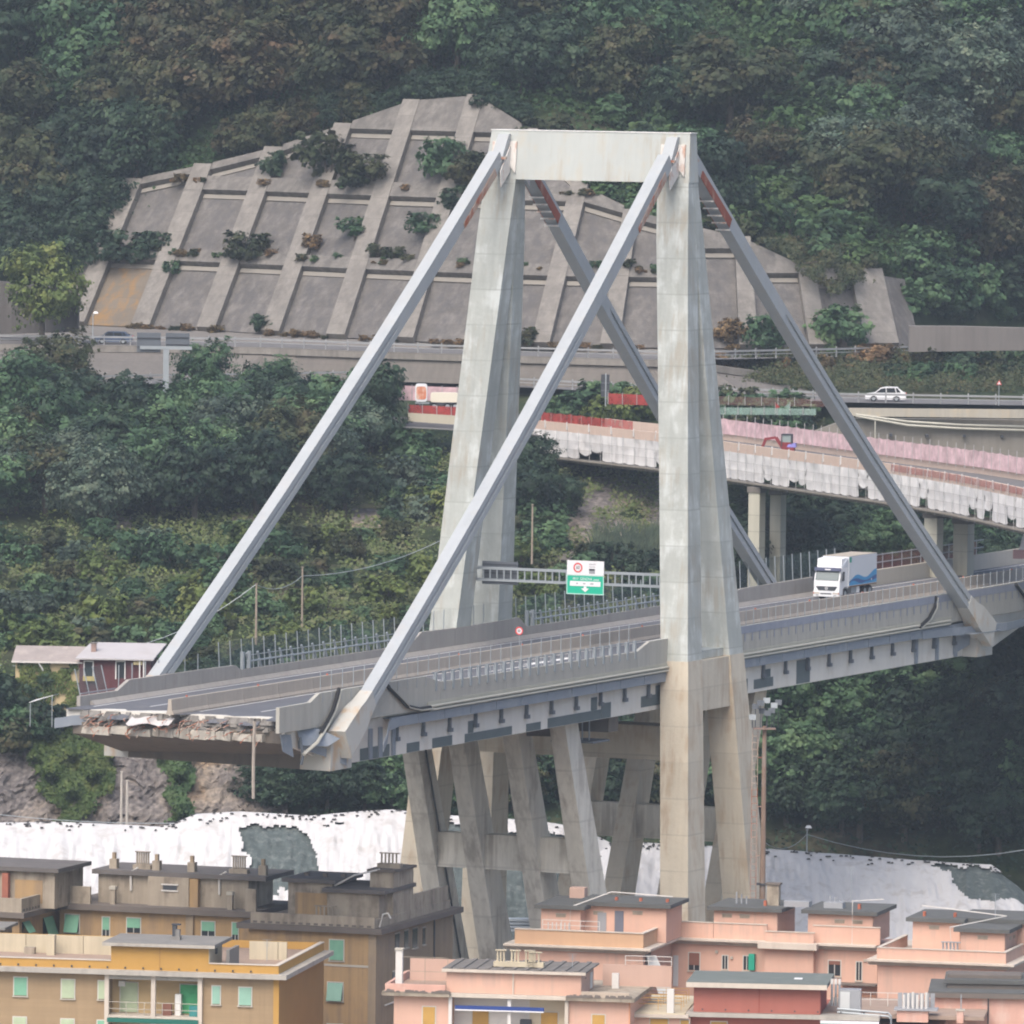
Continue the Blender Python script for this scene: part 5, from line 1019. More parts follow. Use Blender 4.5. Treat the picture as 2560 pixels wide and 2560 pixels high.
# wall and pipes below the lower motorway at right
PW = surf('parapet_cream_panels', (.38, .36, .31), .92, .1, .3, streak=.25, stain=(.5, .40, .25), stain_amt=.4)
strip_wall('motorway_parapet', 'row of pale cream parapet panels below the white car', 'parapet', PW, 'parapet_panel', between([(2108, 1020, 1040, 951), (2560, 1024, 1046, 948), (2860, 1027, 1050, 946)], 5), .5)
RW = surf('big_wall_concrete', (.22, .205, .18), .93, .1, .3, streak=.3, stain=(.2, .18, .16), stain_amt=.45, courses=1.5)
bwall = strip_wall('big_retaining_wall', 'large plain grey retaining wall with pipes below the parapet at right', 'retaining wall', RW, 'wall_bay', [(1930, 1120, 1240, 953), (2010, 1088, 1250, 952.5), (2095, 1056, 1260, 952), (2130, 1046, 1265, 951.6), (2250, 1047, 1270, 951), (2370, 1048, 1275, 950.4), (2490, 1049, 1280, 950), (2610, 1051, 1285, 949.6), (2860, 1054, 1290, 949)], 1.5)
for dy in (0, 9): MB().tube([atY(2140, 1036+dy*.4, 950.5), atY(2180, 1042+dy*.6, 950.3), atY(2270, 1054+dy, 950), atY(2400, 1062+dy, 949.6), atY(2860, 1075+dy, 948)], .13, 6).build('wall_pipe', PIPE, bwall)
MB().tube([atY(2188, 1052, 950.2), atY(2188, 1130, 950.2)], .07, 5).build('drain_pipe', PIPE, bwall)
for (x, y) in ((2227, 1088), (2318, 1090), (2411, 1090), (2505, 1091)):
    A = atY(x, y, 949.5); MB().box(A[0]-.14, A[0]+.14, A[1]-.1, A[1]+1.5, A[2]-.14, A[2]+.14).build('weep_hole', DARK, bwall)
bm = thing('boom_lift', 'white and pink machine arm at right edge beyond the red net', 'machine', atY(2552, 1380, 838)); MB().bar((0, 0, 0), (.6, 0, 2.4), .4).build('arm', SIGN_WHITE, bm); MB().box(-.7, .9, -.5, .5, -.6, .2).build('base', surf('pinkish', (.5, .3, .3), .7), bm); MB().bar((.6, 0, 2.4), (1.6, 0, 2.9), .3).build('jib', SIGN_WHITE, bm)
# ------------------------------------------------------------------ rock face, house, poles, covered spoil heaps
def patch(name, fn, xs, ys, mt, smooth=False): return MB().grid([[fn(x, y) for x in xs] for y in ys]).build(name, mt, None, smooth)
m, N, L, b = nodes('rock_face'); tcg = N.new('ShaderNodeNewGeometry').outputs['Position']
vo = N.new('ShaderNodeTexVoronoi'); vo.inputs['Scale'].default_value = 1.7; L.new(tcg, vo.inputs['Vector']); n1 = noise(N, L, tcg, .13, 5); n2 = noise(N, L, tcg, 1.6, 5)
c1 = ramp(N, L, n1.outputs[0], [(.35, (.15, .135, .13)), (.5, (.22, .195, .18)), (.62, (.30, .25, .20)), (.72, (.30, .21, .13))])
c2 = ramp(N, L, n2.outputs[0], [(.3, (.45, .45, .47)), (.7, (1.35, 1.35, 1.3))]); c3 = ramp(N, L, vo.outputs['Distance'], [(0, (1.15, 1.15, 1.15)), (.6, (.7, .7, .72))])
L.new(mixc(N, L, 1.0, mixc(N, L, 1.0, c1.outputs[0], c2.outputs[0], 'MULTIPLY'), c3.outputs[0], 'MULTIPLY'), b.inputs['Base Color']); b.inputs['Roughness'].default_value = .95
bp_ = N.new('ShaderNodeBump'); bp_.inputs['Strength'].default_value = .8; bp_.inputs['Distance'].default_value = .4; L.new(n2.outputs[0], bp_.inputs['Height']); L.new(bp_.outputs[0], b.inputs['Normal'])
ROCK = m
tag(patch('rock_face', lambda x, y: ground(x, y)+(0, -1.5+1.6*vnoise(x/30, y/26)+.8*vnoise(x/9+3, y/9), .5*vnoise(x/20+9, y/20)) if True else 0, np.arange(-150, 721, 10.0), np.arange(2086, 1869, -9.0), ROCK), kind='structure')
tag(patch('rocky_bank', lambda x, y: ground(x, y)+(0, -1.1+1.4*vnoise(x/22, y/18+40)+.6*vnoise(x/8, y/8), 0), np.arange(1390, 1661, 9.0), np.arange(1400, 1190, -9.0), ROCK), kind='structure')
for k, (x0, x1, y0, y1) in enumerate(((240, 330, 1345, 1300), (430, 500, 1290, 1265), (580, 640, 1330, 1290), (880, 960, 1330, 1280))):
    tag(patch('bare_bank', lambda x, y: ground(x, y)+(0, -.5+.7*vnoise(x/14, y/10+k), .3), np.arange(x0, x1, 8.0), np.arange(y0, y1, -7.0), ROCK), kind='structure')
# reeds below the ramp
rs = np.random.RandomState(2); P = []
cr_ = atY(1560, 1390, 928)
rd_ = tag(empty('reed_bed', cr_), 'tall pale blue green reeds leaning right below the ramp', 'reeds'); mm = MB()
for k in range(420):
    x, y = rs.uniform(1480, 1650), rs.uniform(1370, 1425); q = ground(x, y)-cr_; h = rs.uniform(1.6, 3.6); t = rs.normal()*.35+.15; w = .09
    mm.poly([q+(-w, 0, 0), q+(w, 0, 0), q+(t*h*.5+w*.7, -.3, h*.62), q+(t*h, -.5, h), q+(t*h*.5-w*.7, -.3, h*.62)])
mm.build('blades', leafmat('reed_leaves', (.075, .11, .085), (.12, .16, .12), (.17, .20, .13)), rd_)
# houses on the terrace
def frame_house(name, label, pxl, pxr, py_base, Y, rz, depth):
    A = atY(pxl, py_base, Y); B = atY(pxr, py_base, Y); w = (B[0]-A[0]); r = thing(name, label, 'house', (A[0], Y, A[2]), rz); return r, w, lambda px, py: (atY(px, py, Y)[0]-A[0], atY(px, py, Y)[2]-A[2])
YEL = surf('faded_yellow_plaster', (.52, .42, .25), .9, .1, .6, streak=.2); REDW = surf('dark_red_boards', (.12, .045, .05), .8, .2, 1.5, streak=.3); ROOFG = surf('old_slate_roof', (.30, .265, .25), .9, .2, .9, stain=(.4, .35, .32), stain_amt=.6, stain_scale=1.0); ROOFW = surf('pale_sheet_roof', (.42, .405, .41), .7, .08, .8, stain=(.4, .36, .34), stain_amt=.3)
h1, w, lc = frame_house('ivy_house', 'small pale yellow house half covered in ivy at far left', 38, 200, 1760, 846, -.08, 5)
zt = lc(38, 1652)[1]; box_part('wall', YEL, h1, 0, w, 0, 5, -1.5, zt)
MB().prism([(-.3, -.5, zt), (-.3, 2.6, zt+1.25), (-.3, 5.4, zt+.2)], (w+.6, 0, 0)).build('roof', ROOFG, h1); box_part('gutter', surf('pale_gutter', (.6, .57, .54), .7), h1, -.3, w+.3, -.62, -.5, zt-.12, zt+.02)
for px in (62, 155):
    a = lc(px, 1668); f = box_part('window', GLASS, h1, a[0], a[0]+.8, -.03, .02, a[1]-1.2, a[1]); box_part('shutter', surf('green_shutter_old', (.07, .16, .10), .7), f, a[0]-.1, a[0]-.02, -.06, .0, a[1]-1.2, a[1])
x_, z_ = lc(108, 1665); MB().tube([(x_-.4, -.55, zt-.05), (x_, -.3, zt-.7), (x_+.1, -.12, zt-1.2), (x_+.1, -.12, -1)], .07, 6).build('downpipe', WHITE, h1)
rs2 = np.random.RandomState(9); n_ = 2600; xx = rs2.uniform(0, w, n_); zz = rs2.uniform(-.5, zt-.1, n_); kp = np.array([vnoise(a*1.1, c*1.1+3)+.18 > 0 for a, c in zip(xx, zz)]); pts = np.stack([xx[kp], -.12-.2*rs2.rand(kp.sum()), zz[kp]], 1)
link('ivy_cover', leaf_mesh('ivy_cover', G_LIME, pts, np.tile([0, -1, .3], (len(pts), 1))+rs2.normal(size=pts.shape)*.4, .13*rs2.uniform(.6, 1.3, len(pts)), rs2), h1)
h2, w, lc = frame_house('red_hut', 'dark red wooden hut with a pale sheet roof beside the ivy house', 198, 378, 1712, 845, -.08, 4.5)
zt = lc(200, 1648)[1]; box_part('wall', REDW, h2, 0, w, 0, 4.5, -1.2, zt); MB().prism([(-.3, -.7, zt+.02), (w+.3, -.7, zt+.02), (w+.9, 4.6, zt+1.15), (.5, 4.6, zt+1.15)], (0, 0, .12)).build('roof', ROOFW, h2)
for i in range(9): box_part('board', REDW, h2, i*w/9+.03, (i+1)*w/9-.03, -.05, -.005, -1.0, zt-.05)
for px in (212, 292):
    a = lc(px, 1654); f = box_part('window', GLASS, h2, a[0], a[0]+.75, -.09, -.055, a[1]-1.5, a[1])
    for q in ((-.1, -.0, -1.6, .1), (.75, .85, -1.6, .1), (0, .75, 0, .1)): box_part('window_frame', WHITE, f, a[0]+q[0], a[0]+q[1], -.12, -.06, a[1]+q[2], a[1]+q[3])
a = lc(336, 1652); box_part('lamp_box', surf('yellowish', (.65, .55, .3), .7), h2, a[0], a[0]+.8, -.4, -.06, a[1]-.3, a[1]); 
for px in (352, 362): a = lc(px, 1650); MB().bar((a[0], -.5, -1), (a[0], -.5, zt), .1).build('porch_post', WHITE, h2)
ch = box_part('chimney', surf('old_brick', (.28, .2, .17), .9, .2, 2), h2, .9, 1.35, 1.4, 1.9, zt+.3, zt+1.35); box_part('chimney_cap', OLD_WALL, ch, .82, 1.43, 1.32, 1.98, zt+1.36, zt+1.45)
box_part('flower_box', surf('yellow_box', (.6, .5, .2), .8), h2, lc(187, 1690)[0]+.8, lc(187, 1690)[0]+1.9, -.35, -.06, lc(187, 1693)[1]-.3, lc(187, 1690)[1])
for x, y, s, sc, lab in ((60, 1790, 'dark', 2.2, 'dark bush in front of the ivy house at left'), (200, 1760, 'dark', 2.4, 'dark bush between ivy house and deck corner'), (150, 1800, 'mid', 1.8, 'bush under the ivy house downpipe'), (30, 1745, 'dark', 1.8, 'bush at the left picture edge beside ivy house'), (235, 1735, 'mid', 1.9, 'green bush in front of the red hut'), (240, 1800, 'ivy', 2.2, 'leafy bush behind the broken deck corner'), (110, 1830, 'dark', 1.8, 'dark bush above the hanging ivy'), (290, 1690, 'ivy', 1.2, 'small plant climbing the front of the red hut'), (15, 1800, 'dark', 2.2, 'dark bush at left edge below the ivy house'), (60, 1850, 'mid', 2.0, 'green bush above the left rock face'), (5, 1860, 'olive', 2.0, 'olive bush at left edge above the rock face'), (25, 1830, 'mid', 1.6, 'small green bush at left edge over the rock face')):
    shrub(ground(x, y)+(0, -2.5, 0), s, sc, lab)
tp = thing('white_awning', 'small white awning on poles below the ivy house', 'awning', atY(100, 1790, 838)); MB().prism([(-1.0, 0, 1.2), (1.2, 0, 1.9), (1.6, 1.6, 1.9), (-.6, 1.6, 1.3)], (0, 0, .05)).build('sheet', SIGN_WHITE, tp); MB().bar((-.9, 0, -1), (-.9, 0, 1.2), .07).build('pole', GALV, tp); MB().bar((1.1, 0, -1), (1.1, 0, 1.9), .07).build('pole', GALV, tp)
# poles, lamps and wires
POLEM = surf('weathered_pole', (.30, .25, .20), .9, .15, 1.0); POLEC = surf('pale_pole', (.48, .44, .40), .9, .1, 1.0)
def pole(px, py0, py1, Y, r, label, mt=POLEM, name='utility_pole', lamp=None):
    B = atY(px, py1, Y); A = atY(px, py0, Y); t = thing(name, label, 'pole', B); h = A[2]-B[2]; MB().tube([(0, 0, -1.0), (0, 0, h*.5), (0, 0, h)], [r, r*.9, r*.75], 7).build('shaft', mt, t); MB().box(-.12, .12, -.12, .12, h-.02, h+.05).build('cap', mt, t)
    if lamp: MB().bar((0, 0, h+.02), (lamp, -.2, h+.3), .06).build('lamp_arm', GALV, t); MB().hexa([(lamp-.3, -.4, h+.2), (lamp+.3, -.4, h+.2), (lamp+.3, 0, h+.2), (lamp-.3, 0, h+.2), (lamp-.15, -.3, h+.42), (lamp+.15, -.3, h+.42), (lamp+.15, -.1, h+.42), (lamp-.15, -.1, h+.42)]).build('lamp_head', SIGN_WHITE, t)
    return t
pole(1330, 1262, 1385, 905, .11, 'wooden pole right of the far pylon frame'); pole(640, 1460, 1585, 868, .12, 'wooden pole left of near stay with a wire'); pole(755, 1418, 1555, 880, .11, 'taller wooden pole between the two left stays')
pole(303, 1930, 2062, 826, .13, 'taller of two pale poles in front of the rock face', POLEC); pole(317, 1952, 2075, 824, .14, 'shorter of two pale poles in front of the rock face', POLEC)
pole(2017, 2075, 2140, 806, .07, 'small street lamp behind the right covered heap', GALV, 'street_lamp', .12); pole(232, 788, 835, 1004, .06, 'small street lamp before the brown wall panel at left', GALV, 'street_lamp', .3)
def wire(label, pts, sag=.6):
    w_ = thing('overhead_wire', label, 'wire'); 
    for a, b_ in zip(pts[:-1], pts[1:]):
        A, B = atY(*a), atY(*b_); MB().tube([tuple(A+(B-A)*k/8-np.array([0, 0, sag*4*k/8*(1-k/8)])) for k in range(9)], .035, 4).build('span', GALV, w_)
wire('overhead wire running across the left terraces to the far pylon frame', [(-40, 1660, 860), (330, 1618, 864), (640, 1461, 868), (755, 1440, 880), (1100, 1352, 890)], .8)
wire('overhead wire in front of the wood at lower right', [(1895, 2090, 800), (2017, 2086, 806), (2560, 2125, 806)], 1.2)
wire('thin wire along the top of the covered heap at left', [(-40, 2032, 815), (440, 2058, 815)], .3)
# floodlight mast
FM = thing('floodlight_mast', 'tall rusty floodlight mast with ladder right of the near pylon frame', 'mast', (*atY(1905, 2300, 742)[:2], 0)); FX = 0; top = atY(1917, 1815, 742)[2]
MB().tube([(0, 0, 0), (0, 0, top*.55), (0, 0, top)], [.32, .26, .17], 8).build('shaft', surf('rusty_mast', (.24, .17, .13), .85, .2, .8, stain=(.35, .33, .31), stain_amt=.6), FM)
for s in (-.22, .22): MB().bar((-.75+s, 0, 4), (-.75+s, 0, top-.4), .05).build('ladder_rail', RUST, FM)
for z in np.arange(4, top-.5, .55): MB().bar((-1.0, 0, z), (-.5, 0, z), .045).build('ladder_rung', RUST, FM)
for z in np.arange(6, top, 4.0): MB().bar((-.5, 0, z), (0, 0, z), .06).build('ladder_tie', RUST, FM)
MB().box(-.9, .9, -.6, .6, top-.25, top-.15).build('platform', surf('platform_steel', (.25, .18, .15), .8), FM); MB().box(-.5, .6, -.35, .35, 27.6, 27.75).build('rest_platform', DARK, FM)
for k, (x, z, y) in enumerate(((-1.0, .75, -.3), (-.75, 1.6, 0), (-.35, 1.9, -.2), (.15, 2.1, 0), (.2, 1.1, -.4), (.75, 1.7, 0), (1.1, 1.95, .1), (-.2, 1.2, .4), (.55, 1.3, -.2))):
    f = MB().hexa([(x-.26, y-.25, top+z-.22), (x+.26, y-.25, top+z-.22), (x+.2, y+.2, top+z-.15), (x-.2, y+.2, top+z-.15), (x-.28, y-.2, top+z+.22), (x+.28, y-.2, top+z+.22), (x+.2, y+.2, top+z+.15), (x-.2, y+.2, top+z+.15)]).build('floodlight', DUCT_D if k not in (0, 3, 5) else GALV, FM); MB().bar((x, y+.1, top-.15), (x, y+.1, top+z-.2), .06).build('stem', DARK, f)
# spoil heaps under white cloth
GRAV = surf('grey_gravel', (.082, .102, .102), .95, .4, 1.6, stain=(.17, .19, .185), stain_amt=.7, stain_scale=2.6, bump=.9, bscale=2.2)
CLOTH = surf('white_geotextile', (.52, .52, .525), .9, .04, .25, streak=.05, stain=(.35, .33, .31), stain_amt=.5, bump=.5, bscale=.5)
LCREST = [(-300, 2068), (0, 2063), (150, 2061), (400, 2073), (440, 2062), (490, 2041), (600, 2035), (780, 2046), (880, 2036), (980, 2030), (1080, 2042), (1180, 2048), (1340, 2058), (1450, 2075), (1540, 2120)]
RCREST = [(1480, 2150), (1540, 2108), (1650, 2116), (1900, 2127), (2200, 2150), (2400, 2165), (2480, 2168), (2540, 2212), (2600, 2265), (2700, 2300)]
HOLES = [[(598, 2062), (745, 2066), (775, 2098), (790, 2150), (803, 2190), (803, 2230), (660, 2220), (640, 2145), (606, 2130), (592, 2090)], [(640, 2130), (680, 2140), (690, 2240), (600, 2240)], [(800, 2062), (865, 2054), (858, 2064)], [(1100, 2062), (1180, 2062), (1190, 2500), (1060, 2500)], [(1180, 2070), (1480, 2085), (1480, 2500), (1180, 2500)], [(2325, 2163), (2480, 2172), (2560, 2210), (2700, 2240), (2700, 2290), (2600, 2280), (2530, 2248), (2425, 2250), (2395, 2225), (2380, 2190)]]
def heap(crest, x0, x1, gname, gl, tname, tl, Yc, Yt):
    xs = np.arange(x0, x1+1, 4.5); rows_ = []; R = 60
    for j in range(R+1):
        t = j/R; row = []
        for x in xs:
            cy = np.interp(x, [c[0] for c in crest], [c[1] for c in crest])
            top = atY(x, cy, Yc); foot = np.array([top[0], Yt, 15.5]); f = t**1.08; q = top+(foot-top)*f
            n = (.55*vnoise(x/26+3, t*5)+.3*vnoise(x/9, t*14+7))*min(1, t*5+.1); fo = (.34*vnoise(x/13+t*2.5, t*3.2)+.16*vnoise(x/5.5+t*4, t*7))*min(1, t*3); q = q+np.array([0, -n-fo, n*.6+fo*.4]); row.append(q)
        rows_.append(row)
    back = [r_+(0, 9, -3.5) for r_ in rows_[0]]
    G = tag(MB().grid([back]+rows_).build(gname, GRAV, None, True), kind='structure')
    mb = MB(); mb.grid([[q+(0, 1.3, .12) for q in rows_[0]]]+[[q+(0, -.22, .2+.1*vnoise(i*.9, j*.7)) for i, q in enumerate(r_)] for j, r_ in enumerate(rows_)])
    keep = []
    for fc in mb.f:
        c = np.mean([mb.v[i] for i in fc], 0); a, b_ = img(c)
        a += 16*vnoise(b_/22, a/29)+7*vnoise(b_/7, a/9); b_ += 14*vnoise(a/22, b_/24)+7*vnoise(a/7, b_/7)
        if not any(inpoly(a, b_, h) for h in HOLES): keep.append(fc)
    mb.f = keep; t = thing(tname, tl, 'tarpaulin', np.mean(rows_[0], 0)); o = mb.build('cloth', CLOTH, t, True); o.matrix_parent_inverse = Matrix.Translation(-Vector(t.location))
    # weights holding the cloth along the crest
    w_ = MB(); hr = random.Random(x0)
    for k in range(int((x1-x0)/10)):
        x = hr.uniform(x0, x1); j = int(abs(hr.gauss(0, 2.2))); i = int((x-x0)/4.5); 
        if i >= len(xs)-1: continue
        q = rows_[j][i]+(hr.uniform(-.3, .3), -.3, .38); s = hr.uniform(.05, .13); a, b_ = img(q)
        if any(inpoly(a, b_+4, h) for h in HOLES): continue
        w_.hexa([q+(-s*1.6, -.1, -.15), q+(s*1.6, -.1, -.15), q+(s*1.3, .1, -.15), q+(-s*1.3, .1, -.15), q+(-s*1.2, -.08, -.05), q+(s*1.1, -.08, -.03), q+(s, .08, -.05), q+(-s, .08, -.05)])
    o = w_.build('weights', BLACK if False else surf('dark_stones', (.05, .05, .05), .9, .3, 2), t); o['kind'] = 'stuff'; o.matrix_parent_inverse = Matrix.Translation(-Vector(t.location))
heap(LCREST, -300, 1540, 'gravel_heap', '', 'white_heap_cover', 'white cloth covering the long spoil heap at left behind the trestle', 806, 783)
heap(RCREST, 1480, 2700, 'gravel_heap', '', 'white_heap_cover', 'white cloth covering the spoil heap at right behind the near pylon legs', 800, 776)
tag(MB().grid([[(x, y, 15.6+.3*vnoise(x/4, y/4)) for x in np.arange(-90, 100, 3.0)] for y in (741.5, 750, 760, 770, 784)]).build('yard_ground', surf('yard_gravel', (.38, .37, .35), .95, .2, .6), None), kind='structure')
tag(MB().grid([[(x, y, -.3) for x in np.arange(-110, 131, 20.0)] for y in (575, 620, 660, 700, 740.5)]).build('street_bounce_ground', surf('street_bounce_concrete', (.33, .32, .30), .95, .15, .3), None), kind='structure')  # pale ground plane added unseen to bounce light up under the deck
yd = thing('steel_pallet_stack', 'pale bluish metal sheets stacked below the gravel between trestle legs', 'metal sheets', atY(1290, 2300, 768)); 
for k in range(4): MB().box(-1.7+.1*k, 2.0, -.6, .9-.1*k, -.9+.28*k, -.9+.28*k+.2).build('sheet_stack', surf('bluish_sheet', (.42, .47, .52), .5, .1), yd)
# ------------------------------------------------------------------ apartment blocks in front
def Z1(x, y): return x*.4969, 1600+y*.4969
def Z2(x, y): return 800+x*.4969, 1600+y*.4969
def Z3(x, y): return 1600+x*.4969, 1600+y*.4969
class Block:
    """one building: local x along its front to the right, y into the depth, z height above ground"""
    def __init__(s, name, label, corner, z, deg):
        P = onz(*corner, z); s.o = np.array([P[0], P[1], 0.]); s.a = math.radians(deg); s.ex = np.array([math.cos(s.a), -math.sin(s.a), 0]); s.ey = np.array([math.sin(s.a), math.cos(s.a), 0])
        s.r = thing(name, label, 'building', s.o, -s.a); s.part = None
    def loc(s, w): d = np.array(w)-s.o; return float(d@s.ex), float(d@s.ey), float(w[2])
    def front(s, q, y0=0.0):
        r = ray(*q); P0 = s.o+s.ey*y0; t = ((P0-CAM)@s.ey)/(r@s.ey); x, y, z = s.loc(CAM+r*t); return x, z
    def side(s, q, x0=0.0):
        r = ray(*q); P0 = s.o+s.ex*x0; t = ((P0-CAM)@s.ex)/(r@s.ex); x, y, z = s.loc(CAM+r*t); return y, z
    def top(s, q, z): return s.loc(onz(*q, z))[:2]
    def box(s, name, mt, x0, x1, y0, y1, z0, z1, parent=None): return MB().box(min(x0, x1), max(x0, x1), y0, y1, z0, z1).build(name, mt, parent or s.r)
    def win(s, a, b_, y0, shutter=None, awn=0.0, frame=None, open_=0.0, sill=True):
        """window between two photo places on the front plane y0: reveal, frame, pane, optional roller shutter"""
        (x0, zt), (x1, zb) = s.front(a, y0), s.front(b_, y0)
        w = s.box('window', GLASS, x0, x1, y0-.02, y0+.05, zb, zt)
        fm = frame or WINFRAME
        for q in ((x0-.07, x0, zb-.07, zt+.07), (x1, x1+.07, zb-.07, zt+.07), (x0, x1, zt, zt+.07)): s.box('frame', fm, q[0], q[1], y0-.05, y0-.005, q[2], q[3], w)
        s.box('mullion', fm, (x0+x1)/2-.03, (x0+x1)/2+.03, y0-.035, y0-.022, zb, zt, w)
        if sill: s.box('sill', SILL, x0-.12, x1+.12, y0-.14, y0-.005, zb-.13, zb-.06, w)
        if shutter:
            zs = zb+(zt-zb)*open_
            if awn: MB().prism([(x0, y0-.06, zt-.02), (x1, y0-.06, zt-.02), (x1, y0-.06-awn, zs), (x0, y0-.06-awn, zs)], (0, .03, 0)).build('shutter', shutter, w)
            else:
                s.box('shutter', shutter, x0+.01, x1-.01, y0-.075, y0-.04, zs, zt-.005, w)
                n = max(3, int((zt-zs)/.16))
                for k in range(1, n): s.box('shutter_slat', shutter, x0+.01, x1-.01, y0-.082, y0-.076, zs+(zt-zs)*k/n-.055, zs+(zt-zs)*k/n+.02, w)
        return w
    def swin(s, a, b_, x0, mt=None):
        (y0, zt), (y1, zb) = s.side(a, x0), s.side(b_, x0); w = MB().box(x0-.04, x0+.03, min(y0, y1), max(y0, y1), zb, zt).build('window', mt or GLASS, s.r)
        MB().box(x0+.0, x0+.05, min(y0, y1)-.08, max(y0, y1)+.08, zt, zt+.1).build('lintel', SILL, w); MB().box(x0, x0+.12, min(y0, y1)-.08, max(y0, y1)+.08, zb-.1, zb).build('sill', SILL, w); return w
WINFRAME = surf('window_frame_white', (.55, .54, .50), .7, .05); SILL = surf('stone_sill', (.45, .42, .36), .9, .1)
SH_G = surf('green_roller_shutter', (.20, .42, .29), .7, .10, 1.5, streak=.12); SH_P = surf('pale_green_shutter', (.42, .50, .34), .7, .10, 1.5, streak=.12); SH_A = surf('aqua_green_shutter', (.28, .48, .38), .7, .08, 1.5, streak=.12); SH_V = surf('vivid_green_shutter', (.09, .42, .19), .7, .08, 1.5)
SH_B = surf('brown_shutter', (.22, .10, .07), .7, .1, 1.5); SH_Y = surf('ochre_shutter', (.50, .30, .08), .7, .1, 1.5); SH_W = surf('white_louver', (.55, .57, .57), .7, .08)
TAN = surf('tan_brick_render', (.325, .235, .14), .9, .10, .5, streak=.14, stain=(.26, .185, .11), stain_amt=.45, courses=.32, runs=(.23, .165, .10)); ORN = surf('orange_render', (.46, .27, .075), .9, .08, .4, streak=.06); ORN2 = surf('deep_orange_render', (.37, .21, .07), .9, .08, .4, streak=.08)
CORN = surf('grey_cornice', (.40, .375, .335), .92, .10, .6, streak=.2, stain=(.2, .18, .16), stain_amt=.4); SLABG = surf('grey_roof_slab', (.21, .205, .195), .95, .12, .5, stain=(.3, .28, .25), stain_amt=.3)
CREAMW = surf('cream_terrace_wall', (.52, .46, .34), .92, .1, .5, streak=.3); TILE = surf('terrace_tiles', (.33, .25, .20), .95, .15, 1.0)
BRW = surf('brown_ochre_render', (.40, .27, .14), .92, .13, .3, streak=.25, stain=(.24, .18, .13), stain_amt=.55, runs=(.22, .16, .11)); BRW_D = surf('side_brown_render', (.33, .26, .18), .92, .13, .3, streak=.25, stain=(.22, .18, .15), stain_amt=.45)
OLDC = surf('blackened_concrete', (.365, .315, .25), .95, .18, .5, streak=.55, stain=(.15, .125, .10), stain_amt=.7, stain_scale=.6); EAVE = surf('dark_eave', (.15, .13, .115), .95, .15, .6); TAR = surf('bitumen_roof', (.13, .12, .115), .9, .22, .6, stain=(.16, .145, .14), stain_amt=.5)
PNK = surf('pink_render', (.62, .395, .305), .9, .08, .35, streak=.07, stain=(.50, .35, .29), stain_amt=.45, runs=(.46, .33, .27)); PNK_SHADED = surf('pink_shaded_render', (.50, .345, .28), .9, .08, .4, streak=.1); PEACH = surf('peach_terrace_wall', (.53, .345, .22), .9, .06, .4, streak=.1)  # second pink is a darker copy, with side-wall shade put into its colour
PNKO = surf('weathered_pink_render', (.60, .36, .29), .92, .09, .4, streak=.18, stain=(.66, .52, .45), stain_amt=.5, stain_scale=.7); REDR = surf('brick_red_render', (.37, .135, .105), .9, .07, .4, streak=.1)
ROOFD = surf('dark_slate_roof', (.10, .103, .10), .85, .12, .8, stain=(.14, .14, .13), stain_amt=.4); ROOFR = surf('ridged_grey_roof', (.16, .15, .14), .9, .12, .8, stain=(.26, .24, .22), stain_amt=.5); ROOFGR = surf('green_grey_roof', (.14, .16, .15), .9, .1, .8, stain=(.22, .23, .21), stain_amt=.4)
MOLD = surf('pale_moulding', (.56, .50, .43), .9, .07, .6, streak=.18, stain=(.36, .31, .27), stain_amt=.3)
WPIPE = surf('white_roof_pipe', (.62, .60, .57), .7, .08)
def roofslab(b, name, mt, x0, x1, y0, y1, z, th=.22, over=.35, parent=None, fascia=None):
    o = b.box(name, mt, min(x0, x1)-over, max(x0, x1)+over, y0-over, y1+over, z, z+th, parent)
    if fascia: b.box('fascia', fascia, min(x0, x1)-over-.02, max(x0, x1)+over+.02, y0-over-.03, y0-over-.005, z-.04, z+th-.04, o)
    return o
def flue_row(b, x, y, z, n, mt=OLDC, h=.9, pitch=.22, base=True):
    r = b.box('chimney_stack', mt, x-.25, x+n*pitch+.1, y-.35, y+.35, z, z+.35)
    for k in range(n): MB().tube([(x+k*pitch, y, z+.35), (x+k*pitch, y, z+.35+h)], .075, 6).build('flue', mt, r)
    b.box('flue_cap', mt, x-.15, x+n*pitch-.05, y-.15, y+.15, z+.35+h, z+.42+h, r)
def pipe(b, pts, r=.06, mt=None, name='roof_pipe'): MB().tube(pts, r, 6).build(name, mt or WPIPE, b.r)
def antenna(b, x, y, z, h=2.0):
    a = MB().tube([(x, y, z), (x, y, z+h)], .025, 5).build('antenna', GALV, b.r)
    for k in range(4): MB().bar((x-.35+.05*k, y, z+h-.15*k), (x+.35-.05*k, y, z+h-.15*k), .02).build('antenna_rod', GALV, a)
def railing(b, x0, x1, y, z, h=1.0, mt=GALV, along='x'):
    for t in np.linspace(0, 1, max(2, int(abs(x1-x0)/1.1))):
        c = x0+(x1-x0)*t; p = (c, y, z) if along == 'x' else (y, c, z); MB().bar(p, (p[0], p[1], z+h), .04).build('railing_post', mt, b.r)
    for zz in (h, h*.5):
        p, q = ((x0, y, z+zz), (x1, y, z+zz)) if along == 'x' else ((y, x0, z+zz), (y, x1, z+zz)); MB().bar(p, q, .04).build('railing_bar', mt, b.r)

